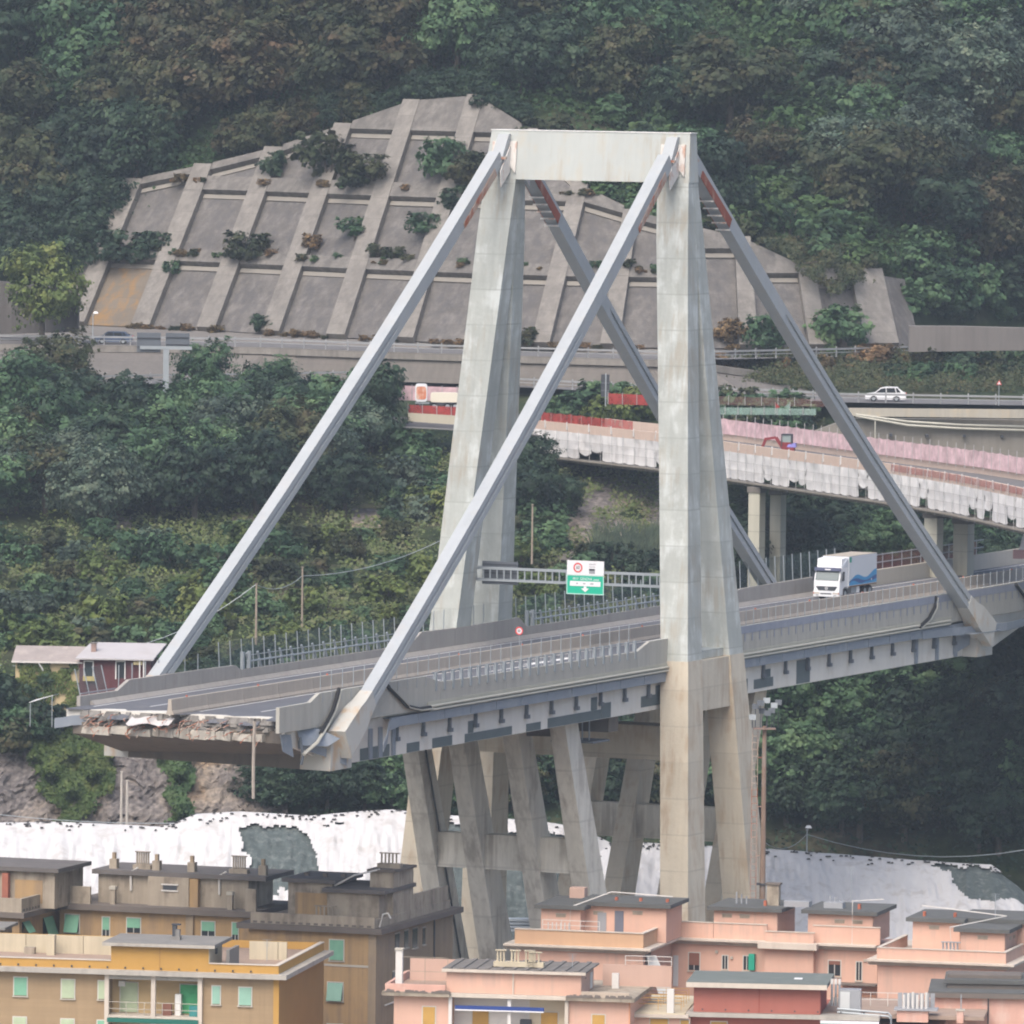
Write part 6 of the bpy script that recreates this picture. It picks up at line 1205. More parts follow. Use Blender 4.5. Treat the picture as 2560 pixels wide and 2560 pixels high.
# ---- yellow block at the bottom left
A = Block('yellow_apartment_block', 'apartment block with orange roof parapet and green shutters at bottom left', Z1(1400, 1705), 27.3, 10)
zc = 27.3; zp = A.front(Z1(1395, 1640))[1]; xl, xr = A.front(Z1(541, 1750))[0], A.front(Z1(1010, 1750))[0]; DEP = 17.0
A.box('wall', TAN, -26, xl, 0, DEP, 0, zc-.03); A.box('wall', TAN, xr, -.02, 0, DEP, 0, zc-.03); A.box('loggia_back_wall', surf('loggia_ochre', (.50, .37, .20), .9, .06), xl, xr, 1.7, DEP, 0, zc-.03)
A.box('corner_strip', ORN2, -.02, .06, .0, DEP, 0, zc-.03); A.box('corner_trim', ORN, -.35, .065, -.03, -.002, 0, zc-.03)
A.box('cornice', CORN, -26, .75, -.75, DEP+.3, zc, zc+.34)
for (x0, x1, y0, y1) in ((-26, .02, -.02, .22), (-.22, .02, .22, DEP), (-26, .02, DEP-.2, DEP)): A.box('roof_parapet', ORN, x0, x1, y0, y1, zc+.34, zp)
A.box('parapet_coping', MOLD, -.28, .08, .28, DEP, zp, zp+.07); A.box('terrace_floor', TILE, -26, -.22, .22, DEP-.2, zc+.34, zc+.4)
for t in np.arange(-25, -1, 1.35): A.box('drain_spout', DARK, t-.06, t+.06, -.1, -.025, zc+.42, zc+.55)
x0, zt = A.front(Z1(560, 1532)); x1, _ = A.front(Z1(1050, 1600)); A.box('parapet_coping', MOLD, -26, x0-.01, -.08, .28, zp, zp+.07); A.box('parapet_coping', MOLD, x1+.06, .08, -.08, .28, zp, zp+.07); A.box('stair_block', ORN, x0, x1, -.04, 4.6, zc+.34, zt); A.box('block_joint', ORN2, (x0+x1)/2-.03, (x0+x1)/2+.03, -.06, -.042, zc+.4, zt)
A.box('stair_block_side', CREAMW, x1, x1+.05, .0, 4.6, zc+.34, zt); roofslab(A, 'stair_roof', SLABG, x0, x1, 0, 5.2, zt, .24, .55, None, CORN)
A.box('roof_vent', DARK, x1+.05, x1+.12, 2.0, 2.6, zt-.7, zt-.3)
cx = A.front(Z1(850, 1480))[0]; st = A.box('roof_chimney', SLABG, cx-.35, cx+.35, 2.2, 2.8, zt+.24, zt+.5); A.box('chimney_pot', DARK, cx-.25, cx+.05, 2.3, 2.7, zt+.5, zt+1.3, st); A.box('chimney_cowl', SLABG, cx-.05, cx+.3, 2.3, 2.7, zt+.5, zt+1.0, st); A.box('cowl_cap', DARK, cx-.3, cx+.32, 2.25, 2.75, zt+1.32, zt+1.42, st)
for (xa, xb) in ((-25.5, x0-.6), (x1+1.2, -1.2)):
    for k, t in enumerate(np.arange(xa, xb-.5, 2.2)): A.box('back_wall_panel', CREAMW, t, min(t+2.16, xb), 9.0, 9.2, zc+.4, zc+1.75)
A.box('planter', OLDC, -21, -20.2, 7.8, 8.4, zc+.4, zc+.9); A.box('terrace_chimney', CREAMW, -19.2, -18.6, 7.5, 8.2, zc+.4, zc+1.9); A.box('grey_stub_wall', SLABG, x1+1.0, x1+1.25, 1.5, 5.0, zc+.4, zt-.3)
for a, b_, sh in ((Z1(72, 1697), Z1(135, 1788), SH_G), (Z1(311, 1708), Z1(374, 1802), SH_P), (Z1(496, 1715), Z1(534, 1806), SH_P), (Z1(1069, 1741), Z1(1107, 1831), SH_A), (Z1(1204, 1748), Z1(1264, 1838), SH_A), (Z1(68, 1897), Z1(131, 1990), SH_P), (Z1(308, 1907), Z1(371, 2000), SH_P), (Z1(491, 1914), Z1(530, 2000), SH_G), (Z1(1066, 1945), Z1(1104, 2030), SH_A), (Z1(1200, 1950), Z1(1260, 2040), SH_A)):
    A.win(a, b_, 0.0, sh)
for zrow in (A.front(Z1(700, 1892))[1],):
    A.box('balcony_slab', MOLD, xl-.05, xr+.1, -.3, 1.7, zrow-.12, zrow+.03); A.box('awning', surf('dark_green_awning', (.02, .13, .10), .8, .1), xl+.1, xr-.1, -.55, -.32, zrow-.45, zrow-.14)
    A.box('balcony_slab', MOLD, xl-.05, xr+.1, -.3, 1.7, zrow-3.3, zrow-3.15)
    for k, (p, q, mt) in enumerate(((Z1(607, 1722), Z1(692, 1872), SH_P), (Z1(908, 1733), Z1(998, 1880), SH_V))): A.win(p, q, 1.7, mt, sill=False)
    railing(A, xl+.1, xr-.1, -.22, zrow+.03, 1.0, surf('thin_rail', (.45, .42, .36), .8))
    A.box('laundry_rack', SH_B, xl+4.0, xl+4.7, .5, .9, zrow+.03, zrow+.9); A.box('white_cabinet', WHITE, xl+4.9, xl+5.35, .9, 1.4, zrow+.03, zrow+1.6); A.box('teal_boxes', surf('teal_box', (.05, .25, .25), .7), xl+6.1, xl+7.2, .4, .9, zrow+.03, zrow+.8)
    A.box('wall_unit', WHITE, xl+.5, xl+1.0, 1.45, 1.69, zrow+2.0, zrow+2.4)
for x in (xl, A.front(Z1(775, 1750))[0], xr): A.box('loggia_pillar', MOLD, x-.16, x+.16, -.32, 0.0, 0, zc)
A.box('loggia_beam', CORN, xl, xr, -.28, .1, zc-.35, zc-.02)
antenna(A, -2.5, 8, zc+.4, 1.6)

# ---- brown blocks behind it
B = Block('brown_apartment_block', 'tall weathered brown apartment block with blackened roof storeys at left', Z1(1890, 1478), 28.0, 19)
ze = 28.0; D_ = B.side(Z2(668, 1350))[0]
xr0 = B.front(Z1(1252, 1460))[0]; xe = B.front(Z1(1205, 1440))[0]
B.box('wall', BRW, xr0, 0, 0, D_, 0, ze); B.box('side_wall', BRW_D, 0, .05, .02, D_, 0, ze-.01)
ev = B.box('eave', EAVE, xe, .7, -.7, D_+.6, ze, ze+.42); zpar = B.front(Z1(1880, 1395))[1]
B.box('roof_parapet', OLDC, B.front(Z1(1268, 1400))[0], .0, -.3, -.05, ze+.42, zpar); B.box('roof_parapet', OLDC, -.25, .0, -.05, D_-.6, ze+.42, zpar-.2)
for k in np.arange(B.front(Z1(1280, 1400))[0], -.4, .62): B.box('parapet_arch', EAVE, k, k+.34, -.32, -.302, ze+.46, ze+.62)
xp0, ztp = B.front(Z1(1450, 1215), 3.0); xp1 = B.front(Z1(1900, 1300), 3.0)[0]
B.box('roof_storey', OLDC, xp0, xp0+3.6, 3.0, 8.5, ze+.42, ztp); B.box('ochre_patch', BRW, xp0+.6, xp0+3.2, 2.97, 2.999, ze+.6, ztp-.8); roofslab(B, 'roof_storey_slab', TAR, xp0, xp0+3.6, 3, 8.5, ztp, .3, .4)
zt2 = B.front(Z1(1700, 1268), 2.2)[1]; B.box('roof_storey', OLDC, xp0+3.62, xp1+.4, 2.2, 8.6, ze+.42, zt2); roofslab(B, 'roof_storey_slab', TAR, xp0+3.62, xp1+.6, 2.2, 8.6, zt2, .3, .4); B.box('roof_tower', OLDC, xp1-1.0, xp1+.9, 4.0, 8.6, ze+.42, zt2+1.5); roofslab(B, 'tower_slab', EAVE, xp1-1.0, xp1+.9, 4.0, 8.6, zt2+1.5, .2, .2)
flue_row(B, xp1-.6, 5.5, zt2+1.7, 5, OLDC, .75, .3); flue_row(B, xp0+3.0, 1.2, ze+.42, 5, OLDC, 1.0, .33); pipe(B, [(xp1-3.5, 3, zt2+.4), (xp1-1.8, 2.6, zt2+1.3), (xp1-.2, 4, zt2+1.7)], .07)
B.box('terrace_walls', OLDC, xp1+.9, -.3, 8.6, D_-1, ze+.42, ze+2.2)
for k in range(3): B.box('roof_lump', EAVE, xp0+.6+1.5*k, xp0+.9+1.5*k, 5, 5.3, ztp+.3, ztp+.55)
B.box('corner_pilaster', BRW_D, -.55, .08, -.08, .1, 0, ze); B.box('band_course', SILL, xr0, 0, -.06, -.005, *(B.front(Z1(1650, 1632))[1]+k for k in (-.12, .05)))
for a, b_, sh, aw in ((Z1(1660, 1508), Z1(1728, 1612), SH_G, 0), (Z1(1650, 1722), Z1(1724, 1815), SH_A, .35), (Z1(1648, 1932), Z1(1722, 2040), SH_G, 0), (Z1(1290, 1690), Z1(1340, 1780), SH_P, 0)): B.win(a, b_, 0.0, sh, aw)
for xa, xb, y0, y1 in ((378, 398, 1480, 1555), (424, 442, 1465, 1545), (466, 488, 1455, 1545), (517, 528, 1450, 1530), (365, 378, 1670, 1760)): B.swin(Z2(xa, y0), Z2(xb, y1), .06)
pipe(B, [(.12, B.side(Z2(575, 1400), .1)[0], ze), (.12, B.side(Z2(575, 1400), .1)[0], 4)], .07, DARK, 'downpipe'); pipe(B, [(.2, .3, ze+.5), (.5, .2, ze+1.5), (.9, .2, ze+1.6), (1.1, .3, ze+1.2)], .07); pipe(B, [(.1, 2, 22.3), (.12, D_, 22.6)], .06, WPIPE, 'wall_cable')
# recessed middle front
ym = 7.0; xm0, zm = B.front(Z1(318, 1335), ym); xm1 = B.front(Z1(1255, 1380), ym)[0]; zm = B.front(Z1(640, 1365), ym)[1]
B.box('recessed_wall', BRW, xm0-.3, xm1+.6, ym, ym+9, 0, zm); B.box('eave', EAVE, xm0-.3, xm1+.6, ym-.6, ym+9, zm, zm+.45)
B.box('pilaster', BRW_D, B.front(Z1(958, 1420), ym)[0]-.3, B.front(Z1(958, 1420), ym)[0]+.3, ym-.25, ym-.01, 0, zm)
xs0, zs = B.front(Z1(495, 1185), ym+1.5); xs1 = B.front(Z1(1250, 1185), ym+1.5)[0]; zs = B.front(Z1(850, 1190), ym+1.5)[1]
B.box('roof_storey', OLDC, xs0, xs1, ym+1.5, ym+7, zm+.45, zs); roofslab(B, 'roof_storey_slab', TAR, xs0, xs1+1.2, ym+1.5, ym+7, zs, .35, .4)
xa, za = B.front(Z1(745, 1190), ym+.9); xb = B.front(Z1(950, 1190), ym+.9)[0]; B.box('bay', OLDC, xa, xb, ym+.9, ym+1.5, zm+.45, zs); w_ = B.front(Z1(820, 1232), ym+.9); v_ = B.front(Z1(890, 1260), ym+.9); fr = B.box('vent_window', DARK, w_[0], v_[0], ym+.86, ym+.9, v_[1], w_[1])
for q in ((w_[0]-.12, v_[0]+.12, w_[1], w_[1]+.1), (w_[0]-.12, v_[0]+.12, v_[1]-.1, v_[1])): B.box('vent_frame', WPIPE, q[0], q[1], ym+.82, ym+.88, q[2], q[3], fr)
B.box('ochre_pier', BRW, B.front(Z1(952, 1300), ym+1)[0], B.front(Z1(995, 1300), ym+1)[0], ym+1.0, ym+1.5, zm+.45, zs-.05)
B.box('roof_parapet', OLDC, xm0, xs0, ym-.2, ym+.05, zm+.45, zm+1.8); B.box('roof_parapet', OLDC, xs1+.4, xm1+.6, ym-.2, ym+.05, zm+.45, zm+2.2)
for (q, n) in (((Z1(690, 1130)), 6), ((Z1(1175, 1145)), 6)): x_ = B.front(q, ym+3)[0]; flue_row(B, x_, ym+3, zs+.35, n, OLDC, .95, .19)
for q in (Z1(575, 1110), Z1(967, 1130), Z1(1325, 1130), Z1(790, 1130)): x_ = B.front(q, ym+2.5)[0]; c_ = B.box('chimney', OLDC, x_-.3, x_+.3, ym+2.2, ym+2.8, zs+.2, zs+1.1); B.box('chimney_pot', BRW_D, x_-.13, x_+.13, ym+2.35, ym+2.65, zs+1.1, zs+1.6, c_)
for q, yy in ((Z1(565, 1320), ym+.4), (Z1(1155, 1330), ym+.4)): x_ = B.front(q, yy)[0]; c_ = B.box('terrace_flue', OLDC, x_-.2, x_+.2, yy, yy+.4, zm+.45, zm+1.6); B.box('flue_head', SILL, x_-.26, x_+.26, yy-.06, yy+.46, zm+1.6, zm+1.85, c_)
for q in (Z1(660, 1190), Z1(1105, 1200)): x_ = B.front(q, ym+1.4)[0]; pipe(B, [(x_, ym+1.4, zm+1.5), (x_, ym+1.3, zs+.3), (x_+.6, ym+1.3, zs+.6)], .09)
for a, b_, sh in ((Z1(517, 1394), Z1(550, 1492), SH_G), (Z1(640, 1398), Z1(706, 1475), SH_G), (Z1(1016, 1416), Z1(1080, 1490), SH_G), (Z1(1170, 1422), Z1(1198, 1515), SH_G)): B.win(a, b_, ym, sh, 0, None, .35 if sh is SH_G else 0)
# left wing
xl1 = B.front(Z1(98, 1400), 0)[0]; zl = B.front(Z1(60, 1395), 0)[1]
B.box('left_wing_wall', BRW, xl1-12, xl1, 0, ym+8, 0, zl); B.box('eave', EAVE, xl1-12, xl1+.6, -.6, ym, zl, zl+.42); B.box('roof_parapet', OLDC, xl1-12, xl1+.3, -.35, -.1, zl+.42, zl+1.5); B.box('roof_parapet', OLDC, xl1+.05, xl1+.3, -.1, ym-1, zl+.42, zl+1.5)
for k in np.arange(0, 6.5, .6): MB().box(xl1+.302, xl1+.32, k, k+.33, zl+.5, zl+.68).build('parapet_arch', EAVE, B.r)
zlr = B.front(Z1(200, 1165), 3.5)[1]; xw = B.front(Z1(335, 1200), 3.5)[0]; B.box('roof_storey', OLDC, xl1-12, xw-1.0, 3.5, 9.5, zl+.42, zlr); B.box('ochre_patch', BRW, xw-4.3, xw-2.0, 3.46, 3.499, zl+.8, zlr-.7); roofslab(B, 'roof_storey_slab', TAR, xl1-12, xw-1.0, 3.5, 9.5, zlr, .32, .5)
B.box('red_chimney', surf('red_brick_stack', (.32, .12, .08), .9, .2, 2), xw-5.2, xw-4.7, 3.0, 3.45, zl+.42, zlr-.2)
for k in range(2):
    y0_, z0_ = B.side(Z1((217, 112)[k], (1398, 1420)[k]), xl1+.02); y1_, z1_ = B.side(Z1((262, 145)[k], (1490, 1465)[k]), xl1+.02); w_ = MB().box(xl1-.02, xl1+.04, min(y0_, y1_), max(y0_, y1_), z1_-.2, z0_).build('window', GLASS, B.r); MB().prism([(xl1+.05, min(y0_, y1_), z0_), (xl1+.05, max(y0_, y1_), z0_), (xl1+.6, max(y0_, y1_), z1_), (xl1+.6, min(y0_, y1_), z1_)], (.03, 0, 0)).build('shutter', SH_G, w_)
y0_, z0_ = B.side(Z1(330, 1380), xl1+.02); y1_, z1_ = B.side(Z1(400, 1475), xl1+.02)
B.win(Z1(330, 1380), Z1(398, 1470), ym-.02, SH_G, .4)
# ---- small grey corner far left (part of a neighbouring roof)
G = Block('grey_roof_corner', 'corner of a grey flat roof at the left edge above the yellow block', Z1(20, 1460), 27.6, 10); G.box('wall', OLDC, -6, -.3, .3, 4, 20, 27.6); roofslab(G, 'roof_slab', SLABG, -6, -.3, .3, 4, 27.6, .2, .4)

# ---- pink rear blocks
C = Block('pink_apartment_block', 'long pink apartment block with dark slate penthouse roofs at lower right', Z2(1625, 1580), 26.6, 15)
zc = 26.6
def penthouse(b, q0, q1, qz, y0, dep, zb, roofm=ROOFD, roof_th=.3, mt=PNK, over=.45, vents=(), side=PNK_SHADED):
    x0 = b.front(q0, y0)[0]; x1 = b.front(q1, y0)[0]; zt = b.front(qz, y0)[1]
    b.box('penthouse_wall', mt, x0, x1, y0, y0+dep, zb, zt); roofslab(b, 'penthouse_roof', roofm, x0, x1, y0, y0+dep, zt, roof_th, over)
    for v in vents:
        a = b.front(v, y0); w_ = b.box('vent_grille', OLDC, a[0]-.7*.55, a[0]+.7*.55, y0-.03, y0-.005, a[1]-.13, a[1]+.13); b.box('vent_lip', SILL, a[0]-.45, a[0]+.45, y0-.06, y0-.005, a[1]+.13, a[1]+.17, w_)
    return x0, x1, zt
def cornice(b, x0, x1, y0, z, mt=MOLD, side=None, dep=0):
    for k, (pr, h) in enumerate(((.25, .16), (.5, .14), (.8, .16))): b.box('cornice', mt, x0-(.0), x1+(pr if side else 0), y0-pr, y0+.02 if not side else y0+dep, z+(.0, .165, .31)[k], z+(.16, .305, .47)[k])
x0 = C.front(Z2(985, 1560))[0]; ys, _ = C.side(Z3(205, 1540)); ys = max(5.0, min(ys, 9.0))
C.box('wall', PNK, x0, 0, 0, ys+9, 0, zc); C.box('side_wall', PNK_SHADED, 0, .04, .05, ys, 0, zc-.01); cornice(C, x0-.8, 0, 0, zc, MOLD, True, ys)
zpt = C.front(Z2(1600, 1478), -.3)[1]; C.box('terrace_wall', PEACH, x0, .1, -.35, -.15, zc+.47, zpt); C.box('terrace_wall', PEACH, -.1, .1, -.15, ys, zc+.47, zpt); C.box('terrace_coping', MOLD, x0, .16, -.42, -.1, zpt, zpt+.07); C.box('terrace_coping', MOLD, -.16, .16, -.1, ys, zpt, zpt+.07)
C.box('terrace_floor', TILE, x0, -.1, -.15, ys+8, zc+.47, zc+.5)
y_p = 4.0; a0, a1, zt = penthouse(C, Z2(1112, 1400), Z2(1310, 1400), Z2(1200, 1352), y_p-1.5, 6.5, zc+.5, vents=(Z2(1212, 1386),)); b0, b1, _ = penthouse(C, Z2(1310, 1400), Z2(1742, 1400), Z2(1500, 1340), y_p, 5, zc+.5, vents=(Z2(1598, 1374), Z2(1400, 1374)))
for qa, qb, mt in ((Z2(1484, 1362), Z2(1527, 1470), surf('grey_door', (.15, .16, .20), .6)), (Z2(1398, 1370), Z2(1440, 1465), SIGN_GREY)): (xa, za), (xb, zb) = C.front(qa, y_p), C.front(qb, y_p); C.box('roof_door', mt, xa, xb, y_p-.06, y_p-.005, zb, za)
pipe(C, [(a0+2.3, y_p-1.6, zt-1.7), (a0+2.4, y_p-1.7, zt+.2), (a0+5.2, y_p, zt+1.3), (b1+.5, y_p, zt+1.1)], .05); railing(C, a1-2.4, b0+2.5, .2, zpt, .75, WPIPE)
for k in range(6): MB().tube([(a1-2+.33*k, .4, zc+.5), (a1-2+.33*k, .4, zpt+.55)], .05, 5).build('rain_post', WPIPE, C.r)
for t in (.32, .62, .95): xx = a1+(b1-a1)*t; C.box('red_vent', surf('terracotta', (.38, .12, .07), .8), xx-.1, xx+.1, y_p+1.5, y_p+1.8, zt+.3, zt+.75)
C.box('back_pink_stack', PNK_SHADED, a0+.8, a0+2.0, y_p+4, y_p+5, zt+.3, zt+1.1)
(xa, za) = C.front(Z2(1645, 1578), .3); C.box('corner_recess', EAVE, .042, .08, .6, 2.2, C.front(Z2(1650, 1690))[1], zc-.05)
MB().prism([(.1, .4, zc-.1), (.9, .4, zc-.1), (2.4, .2, zc-3.0), (1.2, .2, zc-3.0)], (0, .06, 0)).build('white_awning', SH_W, C.r)
# middle recessed front
ymc = ys; xm1 = C.front(Z3(1195, 1560), ymc)[0]; zcm = C.front(Z3(700, 1545), ymc)[1]
C.box('recessed_wall', PNK, .045, xm1, ymc, ymc+9, 0, zcm); cornice(C, .05, xm1, ymc, zcm)
xq0, xq1 = C.front(Z3(627, 1600), ymc-.8)[0], C.front(Z3(872, 1600), ymc-.8)[0]; C.box('projecting_bay', PNK, xq0, xq1, ymc-.8, ymc-.002, 0, zcm-.02); C.box('bay_cornice', MOLD, xq0-.4, xq1+.4, ymc-1.5, ymc-.82, zcm, zcm+.47)
zq = C.front(Z3(400, 1425), ymc)[1]
for (p, q_) in ((165, 370), (372, 640), (870, 1210)): xa, xb = C.front(Z3(p, 1450), ymc)[0], C.front(Z3(q_, 1450), ymc)[0]; C.box('terrace_wall', PNK, xa, xb, ymc-.1, ymc+.1, zcm+.47, zq if p < 800 else zq+.1); C.box('terrace_coping', MOLD, xa, xb, ymc-.15, ymc+.15, (zq if p < 800 else zq+.1), (zq if p < 800 else zq+.1)+.06)
xa, za = C.front(Z3(633, 1466), ymc-.7); xb, zb = C.front(Z3(876, 1520), ymc-.7); C.box('terrace_wall', PNK, xa, xb, ymc-.8, ymc-.6, zcm+.47, za); C.box('terrace_coping', MOLD, xa-.05, xb+.05, ymc-.86, ymc-.55, za, za+.06)
for q0, q1, qz, vv in ((Z3(372, 1400), Z3(690, 1400), Z3(500, 1362), (Z3(438, 1387), Z3(527, 1391))), (Z3(845, 1420), Z3(1170, 1420), Z3(1000, 1380), (Z3(1004, 1416), Z3(1095, 1420)))):
    a, b_, zt = penthouse(C, q0, q1, qz, ymc+.6, 6, zcm+.47, vents=vv); C.box('penthouse_side', PNK_SHADED, b_, b_+.03, ymc+.7, ymc+6.5, zcm+.47, zt-.01)
    C.box('roof_box', SIGN_GREY, a+.9 if q0[0] > 1900 else a+5.2, a+2.4 if q0[0] > 1900 else a+7.2, ymc+2, ymc+3, zt+.3, zt+.75); C.box('red_vent', MATS['terracotta'], a+3.6, a+3.8, ymc+2, ymc+2.3, zt+.3, zt+.7)
    for k in range(3): MB().tube([(a+1.2+.4*k, ymc+3, zt+.3), (a+1.2+.4*k, ymc+3, zt+1.2-.15*k)], .07, 6).build('flue', SIGN_GREY, C.r)
    if q0[0] < 1900: c_ = C.box('chimney', OLDC, b_-1.3, b_-.35, ymc+2.5, ymc+3.2, zt+.3, zt+1.9); C.box('chimney_cap', EAVE, b_-1.4, b_-.25, ymc+2.4, ymc+3.3, zt+1.9, zt+2.05, c_)
    (xd, zd), (xe_, ze_) = C.front(Z3(790, 1400), ymc+3), C.front(Z3(845, 1455), ymc+3); 
for a, b_, sh, op in ((Z3(247, 1573), Z3(299, 1662), SH_B, .3), (Z3(416, 1588), Z3(440, 1655), None, 0), (Z3(522, 1590), Z3(552, 1660), None, 0), (Z3(1090, 1620), Z3(1114, 1712), None, 0), (Z3(950, 1613), Z3(1008, 1690), SH_B, .75)): C.win(a, b_, ymc, sh, 0, None, op)
xa, za = C.front(Z3(552, 1578), ymc-.1); xb, zb = C.front(Z3(580, 1660), ymc-.1); C.box('open_shutter', surf('teal_shutter', (.02, .30, .20), .6), xa, xb, ymc-.5, ymc-.06, zb, za)
for q in (Z3(172, 1680), ): xa, za = C.front(q, ymc-.5); C.box('tall_window', SH_W, xa-.2, xa+.2, ymc-.06, ymc-.01, za-1.0, za+1.4)
for q in (Z3(386, 1568), Z3(462, 1598), Z3(1133, 1612)): xa, za = C.front(q, ymc); C.box('wall_lamp', SILL, xa-.1, xa+.1, ymc-.14, ymc-.01, za-.1, za+.1)
xa, za = C.front(Z3(1100, 1735), ymc-1); C.box('small_roof', EAVE, xa-1.6, xa+1.4, ymc-1.4, ymc-.02, za-.05, za+.05); railing(C, xa-1.6, xa+1.4, ymc-1.35, za-1.8, 1.0, surf('rust_rail', (.45, .22, .12), .8))
pipe(C, [(xm1-2.0, ymc-.1, zcm), (xm1-2.0, ymc-.1, zcm+3.8), (xm1+.2, ymc+1, zcm+3.9)], .05)
# right wing
yr = -.5; xr0 = C.front(Z3(1195, 1680), yr)[0]; xr1 = C.front(Z3(1840, 1690), yr)[0]; zcr = C.front(Z3(1500, 1645), yr)[1]
C.box('right_wing_wall', PNK, xr0, xr1, yr, ymc+9, 0, zcr); C.box('right_wing_side', PNK_SHADED, xr1, xr1+.04, yr+.05, ymc+9, 0, zcr-.01); cornice(C, xr0-.7, xr1, yr, zcr, MOLD, True, 14)
zrt = C.front(Z3(1500, 1560), yr-.2)[1]; C.box('terrace_wall', PNK, xr0, xr1+.05, yr-.3, yr-.1, zcr+.47, zrt); C.box('terrace_wall', PNK_SHADED, xr1-.15, xr1+.05, yr-.1, 13, zcr+.47, zrt); C.box('terrace_coping', MOLD, xr0, xr1+.1, yr-.36, yr-.05, zrt, zrt+.06); C.box('terrace_wall', PNK, xr0, xr0+.2, yr-.1, ymc, zcr+.47, zrt); C.box('terrace_coping', MOLD, xr0-.06, xr0+.26, yr-.05, ymc, zrt, zrt+.06); C.box('terrace_coping', MOLD, xr1-.2, xr1+.1, yr-.05, 13, zrt, zrt+.06)
a, b_, zt = penthouse(C, Z3(1372, 1450), Z3(1610, 1450), Z3(1480, 1418), 5.0, 6, zcr+.5, vents=(Z3(1480, 1447),)); a2, b2, zt2 = penthouse(C, Z3(1612, 1500), Z3(1835, 1500), Z3(1720, 1470), 1.6, 8, zcr+.5, vents=(Z3(1724, 1498),)); C.box('penthouse_side', PNK_SHADED, b2, b2+.03, 1.7, 9, zcr+.5, zt2-.01); a3, b3, _ = penthouse(C, Z3(1612, 1450), Z3(1990, 1450), Z3(1700, 1418), 6.0, 6, zcr+.5)
for y_ in (3.2, 4.6): C.box('vent_grille', OLDC, b2+.031, b2+.06, y_, y_+.7, zt2-.7, zt2-.45)
flue_row(C, C.front(Z3(1525, 1540), .3)[0], .3, zcr+.5, 5, SIGN_GREY, .95, .28); pipe(C, [(b2-4, 1.4, zt2-1.8), (b2-4.2, 1.3, zt2+.3), (b2-.5, 4.5, zt2+1.0), (a+.5, 6, zt2+1.4)], .05); antenna(C, a+6, 7, zt+.3, 1.8)
for t in (.15, .8): C.box('red_vent', MATS['terracotta'], a+(b_-a)*t, a+(b_-a)*t+.2, 6, 6.3, zt+.3, zt+.65)
antenna(C, xm1-3.5, ymc+6, zcm+3.2, 2.6)

# ---- pink front block
D = Block('pink_front_block', 'pink block in front with ridged grey penthouse roof and chimney row', Z2(1312, 1812), 26.2, 9)
zd = 26.2; xL, xR = D.front(Z2(372, 1810))[0], D.front(Z2(1560, 1830))[0]; bx0, bx1 = D.front(Z2(658, 1850))[0], D.front(Z2(1243, 1850))[0]
D.box('wall', PNK, xL, bx0, 0, 11, 0, zd); D.box('wall', PNK, bx1, xR, 0, 11, 0, zd); D.box('loggia_back_wall', surf('white_wash', (.62, .60, .58), .9, .06), bx0, bx1-3.0, 1.5, 11, 0, zd); D.box('loggia_back_wall', surf('cream_wash', (.60, .53, .40), .9, .06), bx1-3.0, bx1, 1.5, 11, 0, zd)
D.box('cornice', OLDC, xL-.8, bx0, -.7, 11, zd, zd+.3); D.box('cornice', MOLD, bx0, bx1, -.5, 11, zd, zd+.28); D.box('cornice', OLDC, bx1, xR+.4, -.7, 11, zd, zd+.3)
p0, p1 = D.front(Z2(637, 1700))[0], 0.0; zt = D.front(Z2(1000, 1668))[1]; pdy = 6.0
D.box('penthouse_wall', PNK, p0, p1, -.02, pdy, zd+.3, zt); D.box('penthouse_side', PNK_SHADED, p1, p1+.04, .05, pdy, zd+.3, zt-.02); rf = D.box('penthouse_roof', ROOFR, p0-.3, p1+.4, -.4, pdy+.4, zt, zt+.12); D.box('roof_fascia', MOLD, p0-.3, p1+.4, -.45, -.405, zt-.12, zt+.1, rf)
for k in np.arange(p0, p1, .95): D.box('roof_ridge', ROOFR, k, k+.35, -.38, pdy+.35, zt+.121, zt+.2, rf)
D.box('downpipe', MOLD, D.front(Z2(973, 1700))[0]-.05, D.front(Z2(973, 1700))[0]+.05, -.12, -.03, zd+.3, zt); D.box('roof_door', SH_W, p1+.05, p1+.09, 4.2, 5.2, zd+.4, zt-.4); D.box('side_window', GLASS, p1+.05, p1+.08, 1.6, 2.2, zd+1.4, zt-.5)
for k in range(3): flue_row(D, D.front(Z2(893+72*k, 1625), 1.5)[0], 1.5, zt+.2, 3, CREAMW, .8, .24)
flue_row(D, D.front(Z2(1060, 1625), 1.5)[0], 1.5, zt+.2, 3, CREAMW, .7, .3); antenna(D, D.front(Z2(1270, 1640), 2)[0], 2, zt+.2, 1.0)
zl_ = D.front(Z2(500, 1732), -.3)[1]; D.box('terrace_wall', PNKO, xL-.6, p0-.02, -.45, -.2, zd+.3, zl_); D.box('terrace_wall', PNKO, xL-.6, xL-.35, -.2, 9, zd+.3, zl_); D.box('back_terrace_wall', PNK_SHADED, xL, p0-.1, 7, 7.2, zd+.3, zl_+1.1); D.box('terrace_floor', TILE, xL-.3, p0-.02, -.2, 9, zd+.3, zd+.34); xc = D.front(Z2(397, 1620), .2)[0]; c_ = D.box('white_chimney', WPIPE, xc-.25, xc+.25, .2, .7, zl_-.3, D.front(Z2(397, 1560), .2)[1]); D.box('chimney_cap', SILL, xc-.32, xc+.32, .12, .78, D.front(Z2(397, 1560), .2)[1], D.front(Z2(397, 1552), .2)[1], c_)
